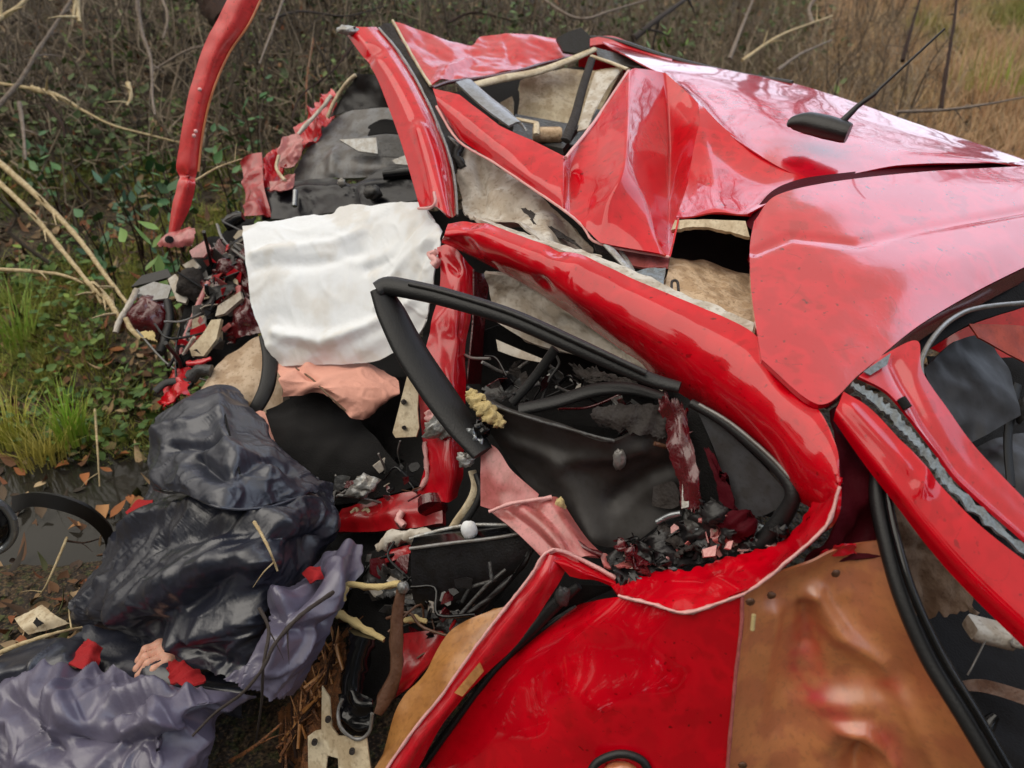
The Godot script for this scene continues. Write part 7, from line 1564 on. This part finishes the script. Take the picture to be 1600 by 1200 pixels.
	# paler brush beyond the roof and on the left bank
	for m in 2:
		var px := []
		var pc := PackedColorArray()
		for k in [320, 220][m]:
			var f := r.randf_range(3.9, 7.5)
			var x := (r.randf_range(0.16, 0.5) if m == 0 else r.randf_range(-0.6, -0.2)) * (f + 0.3)
			if in_car(x, f): continue
			px.append(Transform3D(spin(r, 0.75).scaled(Vector3.ONE * r.randf_range(0.5, 1.2)), v(x, land(x, f) + r.randf_range(-0.03, 0.1), -f)))
			pc.append(lin(176, 160, 138).lerp(lin(120, 104, 88), r.randf()))
		scatter("pale_brush", twig_mesh(130 + m, [0.5, 0.6][m], 0.0055, 5), "tint_plain", px, pc, ["pale dead brush beyond the far roof edge", "pale dead twigs through the dark thicket at the left"][m], "brush")
	# dark evergreen leaves in the thicket
	var ex := []
	var ec := PackedColorArray()
	for k in 22000:
		var f := r.randf_range(3.8, 8.5)
		var x := r.randf_range(-0.62, 0.36) * (f + 0.5)
		if in_car(x, f): continue
		if bump.get_noise_2d(x * 70 + 50, f * 70 + 300) < r.randf_range(-0.2, 0.4): continue
		var b := spin(r, 0.9).scaled(Vector3.ONE * r.randf_range(0.6, 1.3))
		ex.append(Transform3D(b, v(x, land(x, f) + 0.42 * pow(r.randf(), 1.5), -f)))
		ec.append(lin(66, 88, 52).lerp(lin(130, 152, 92), r.randf() * r.randf()).lerp(lin(84, 70, 54), r.randf() * 0.5))
	scatter("thicket_leaves", leaf_mesh(0.05, 0.026, 0.2, 0.4), "tint", ex, ec, "dull dark green leaves low in the thicket behind the wreck", "foliage")
	# leafy seedlings, each leaf a part
	var spots := [
		["dark glossy leafy plant just left of the middle of the bent strip", [v(-1.419,0.714,-3.357),v(-1.457,0.694,-3.287),v(-1.387,0.724,-3.42)]],
		["bluish leafed plant in the shadow left of the bent strip", [v(-1.588,0.687,-3.341),v(-1.572,0.701,-3.407),v(-1.611,0.65,-3.262)]],
		["broad bright green leafed weed above the crushed front", [v(-1.296,0.587,-2.706),v(-1.28,0.595,-2.768)]],
		["small green weed near the foot of the bent strip", [v(-1.287,0.645,-2.913),v(-1.275,0.654,-2.976)]],
		["green plant right of the bent strip against the dark bank", [v(-1.213,0.871,-3.851),v(-1.166,0.937,-3.947),v(-1.231,0.83,-3.712)]],
		["pale leafed plant below the green plant right of the bent strip", [v(-1.167,0.805,-3.352),v(-1.169,0.775,-3.219)]],
		["low weed left of the two slanting canes", [v(-2.065,0.733,-3.656),v(-2.054,0.71,-3.528)]],
		["leafy weed between the canes and the bent strip", [v(-1.617,0.582,-3.107),v(-1.619,0.572,-2.986)]],
		["fresh green plant on the bank above the far roof edge", [v(0.819,1.056,-4.651),v(0.718,1.041,-4.527),v(0.94,1.058,-4.768)]]]
	var n := 0
	for q in spots:
		var at: Vector3 = q[1][0]
		at.y = minf(at.y, land(at.x, -at.z) + 0.02)
		var t := thing("leafy_weed", q[0], "plant", at, "leafy weeds on the bank")
		var lm := leaf_mesh([0.07, 0.06, 0.085, 0.055][mini(n, 3)], [0.04, 0.035, 0.048, 0.033][mini(n, 3)], 0.35, 0.3)
		var shared: Array = []
		for z in 3:
			var c: Color = [lin(66, 108, 66), lin(88, 128, 76), lin(52, 88, 50)][z]
			if n == 2 or n == 8: c = c.lerp(lin(128, 158, 74), 0.6)
			if n == 1: c = c.lerp(lin(110, 140, 124), 0.45)
			var gg := G.new()
			gg.add(lm)
			gg.paint(c)
			shared.append(gg.mesh())
		for s in q[1].size():
			var tip: Vector3 = q[1][s]
			emit("stem", tube([at, at.lerp(tip, 0.5) + Vector3(0.01, 0.02, 0), tip], [0.004, 0.003, 0.002], {"sides": 5, "sub": 3}), M.bark, t)
			for k in 11:
				var o := MeshInstance3D.new()
				o.name = "leaf"
				o.mesh = shared[r.randi() % 3]
				o.material_override = M.green
				o.position = at.lerp(tip, r.randf_range(0.3, 1.05)) - at + Vector3(r.randfn(), r.randfn() * 0.6, r.randfn()) * 0.03
				o.rotation = Vector3(r.randf_range(-0.2, 0.9), r.randf() * TAU, r.randfn() * 0.4)
				o.scale = Vector3.ONE * r.randf_range(0.6, 1.2)
				t.add_child(o, true)
		n += 1
	# bigger grass tufts
	var tufts := [["115,690,h0.02", "bright green grass tuft left of the dark jacket hood"], ["40,560,h0.05", "tall green grass tuft at the left edge below the canes"], ["20,690,h0.02", "yellow green grass tuft at the left edge above the rubber strip"], ["70,720,h0.0", "low yellowish grass tuft above the rubber strip"], ["30,520,h0.07", "upper grass tuft at the left edge under the level cane"], ["1575,115,h0.5", "green grass clump at the right edge of the far field"]]
	var at6: Array = [v(-1.5,0.02,-2.342),v(-1.935,0.05,-2.888),v(-1.709,0.02,-2.342),v(-1.563,0,-2.257),v(-2.075,0.1,-3.137),v(3.381,0.55,-5.876)]
	for k in 6:
		var g := blade_tuft(110, [0.24, 0.32, 0.20, 0.15, 0.26, 0.4][k], [0.05, 0.07, 0.08, 0.08, 0.08, 0.4][k], 0.003, 60 + k, 0.6)
		for z in g.v.size(): g.v[z] += at6[k]
		var cc := PackedColorArray()
		for z in g.v.size():
			var b := int(z / 8)
			cc.append([lin(138, 186, 60), lin(126, 170, 60), lin(176, 176, 76), lin(184, 172, 88), lin(120, 150, 64), lin(138, 158, 66)][k].lerp(lin(170, 160, 84), fmod(b * 0.37, 1.0) * 0.6))
		g.c = cc
		tag(emit("grass_tuft", g, M.green), tufts[k][1], "grass tuft")
	# single fallen leaves in the foreground mud
	var gr := get_node("ground")
	var ms := []
	for z in 6:
		var gg := leaf_mesh(0.065, 0.038, [0.5, -0.5, 0.9, 0.2, -0.3, 0.6][z], [0.5, 0.8, -0.4, 0.3, 0.6, 0.9][z])
		gg.paint(([lin(150, 92, 52), lin(176, 128, 84), lin(110, 74, 50), lin(190, 166, 130), lin(168, 104, 60), lin(92, 76, 60)][z]) as Color)
		ms.append(gg.mesh())
	for k in 50:
		var f := r.randf_range(1.9, 2.9)
		var x := r.randf_range(-0.64, -0.36) * (f + 0.5)
		var o := MeshInstance3D.new()
		o.name = "leaf"
		o.mesh = ms[r.randi() % 6]
		o.material_override = M.tint
		o.position = v(x, maxf(land(x, f), -0.02) + 0.012, -f)
		o.basis = spin(r, 0.4).scaled(Vector3.ONE * r.randf_range(0.5, 1.1))
		gr.add_child(o, true)

func far_trees() -> void:
	var r := RandomNumberGenerator.new()
	r.seed = 5
	var spots := [[-7, 13, 8.5], [-3.5, 14, 9], [-1, 12.5, 7.5], [1.5, 13.5, 8.5], [3.6, 12, 7], [5.5, 13.2, 8], [7.4, 11.6, 6.5], [9.2, 13, 7.5], [11, 12, 6.8], [13, 14, 8], [15.5, 13, 7], [18, 15, 8]]
	var which := ["first", "second", "third", "fourth", "fifth", "sixth", "seventh", "eighth", "ninth", "tenth", "eleventh", "last"]
	var n := 0
	for q in spots:
		var base := v(q[0], land(q[0], q[1]) - 0.1, -q[1])
		var t := thing("bare_tree", "bare winter tree beyond the field, %s from the left in its row" % which[n], "tree", base, "bare trees beyond the field")
		n += 1
		var h: float = q[2]
		var tip := base + Vector3(r.randfn() * 0.4, h, r.randfn() * 0.4)
		var trunk := [base, base.lerp(tip, 0.3) + Vector3(r.randfn(), 0, r.randfn()) * 0.15, base.lerp(tip, 0.65) + Vector3(r.randfn(), 0, r.randfn()) * 0.2, tip]
		emit("trunk", tube(trunk, [0.17, 0.13, 0.08, 0.02], {"sides": 8, "sub": 4, "rough": 0.2}), M.bark, t)
		var g := G.new()
		for k in 34:
			var s := r.randf_range(0.18, 0.95)
			var a := crv(trunk, s, 0)
			var d := Vector3(r.randfn(), r.randf_range(0.1, 1.2), r.randfn()).normalized() * h * 0.34 * (1.15 - s)
			var m := a + d * 0.5 + Vector3(r.randfn(), 0.3, r.randfn()) * 0.15
			g.add(tube([a, m, a + d], [0.05 * (1.2 - s), 0.028 * (1.2 - s), 0.008], {"sides": 5, "sub": 2}))
			for z in 9:
				var b := m.lerp(a + d, r.randf())
				var e := Vector3(r.randfn(), r.randf_range(-0.2, 1), r.randfn()).normalized() * r.randf_range(0.4, 1.1)
				g.add(tube([b, b + e * 0.5 + Vector3(0, 0.05, 0), b + e], [0.014, 0.01, 0.004], {"sides": 3, "sub": 1}))
		emit("crown", g, M.dark_twig, t)

# unseen evergreens: back row read from reflections, side trees added to darken the paint
func hedge_behind() -> void:
	var r := RandomNumberGenerator.new()
	r.seed = 15
	var spots := [[-7, 5.5, 6.5], [-4, 6.2, 8], [-1.2, 6.8, 7.2], [1.6, 6.2, 8.2], [4.4, 6.6, 7.4], [7.4, 5.6, 8], [9, 2.6, 8], [9.6, -0.4, 7.4], [10.2, -3.4, 7.8], [-8.5, 2.6, 7.4], [-8.8, -0.6, 7.8]]
	var names := ["leftmost evergreen across the road behind the viewpoint", "second evergreen from the left behind the viewpoint", "evergreen third from the left behind the viewpoint", "evergreen third from the right behind the viewpoint", "second evergreen from the right behind the viewpoint", "rightmost evergreen across the road behind the viewpoint", "added evergreen right of the viewpoint, nearest the road", "added evergreen right of the wreck, middle of three", "added evergreen right of the wreck, farthest of three", "added evergreen left of the viewpoint, nearest the road", "added evergreen left of the wreck on the bank"]
	for q in spots.size():
		var at := v(spots[q][0], 0, spots[q][1])
		var h: float = spots[q][2]
		var t := thing("unseen_evergreen", names[q], "tree", at, "evergreens behind the viewpoint")
		emit("trunk", tube([at + Vector3(0, -0.1, 0), at + Vector3(0.05, h * 0.5, 0), at + Vector3(0, h * 0.95, 0)], [0.2, 0.13, 0.03]), M.bark, t)
		var g := G.new()
		for k in 2600:
			var y := pow(r.randf(), 1.15)
			var a := r.randf() * TAU
			var rad := (0.35 + 1.55 * (1 - y)) * sqrt(r.randf()) * (1 + 0.3 * sin(a * 3 + y * 9))
			var c := at + Vector3(cos(a) * rad, 0.3 + y * h, sin(a) * rad)
			var n := Vector3(r.randfn(), r.randfn(), r.randfn()).normalized()
			var u := n.cross(Vector3(r.randfn(), r.randfn(), r.randfn())).normalized() * r.randf_range(0.12, 0.26)
			var w := n.cross(u) * 0.6
			g.face(c - u, c + w, c + u, n)
			g.face(c - u, c - w, c + u, n)
		g.paint(lin(46, 60, 38))
		emit("crown", g, M.tint, t)
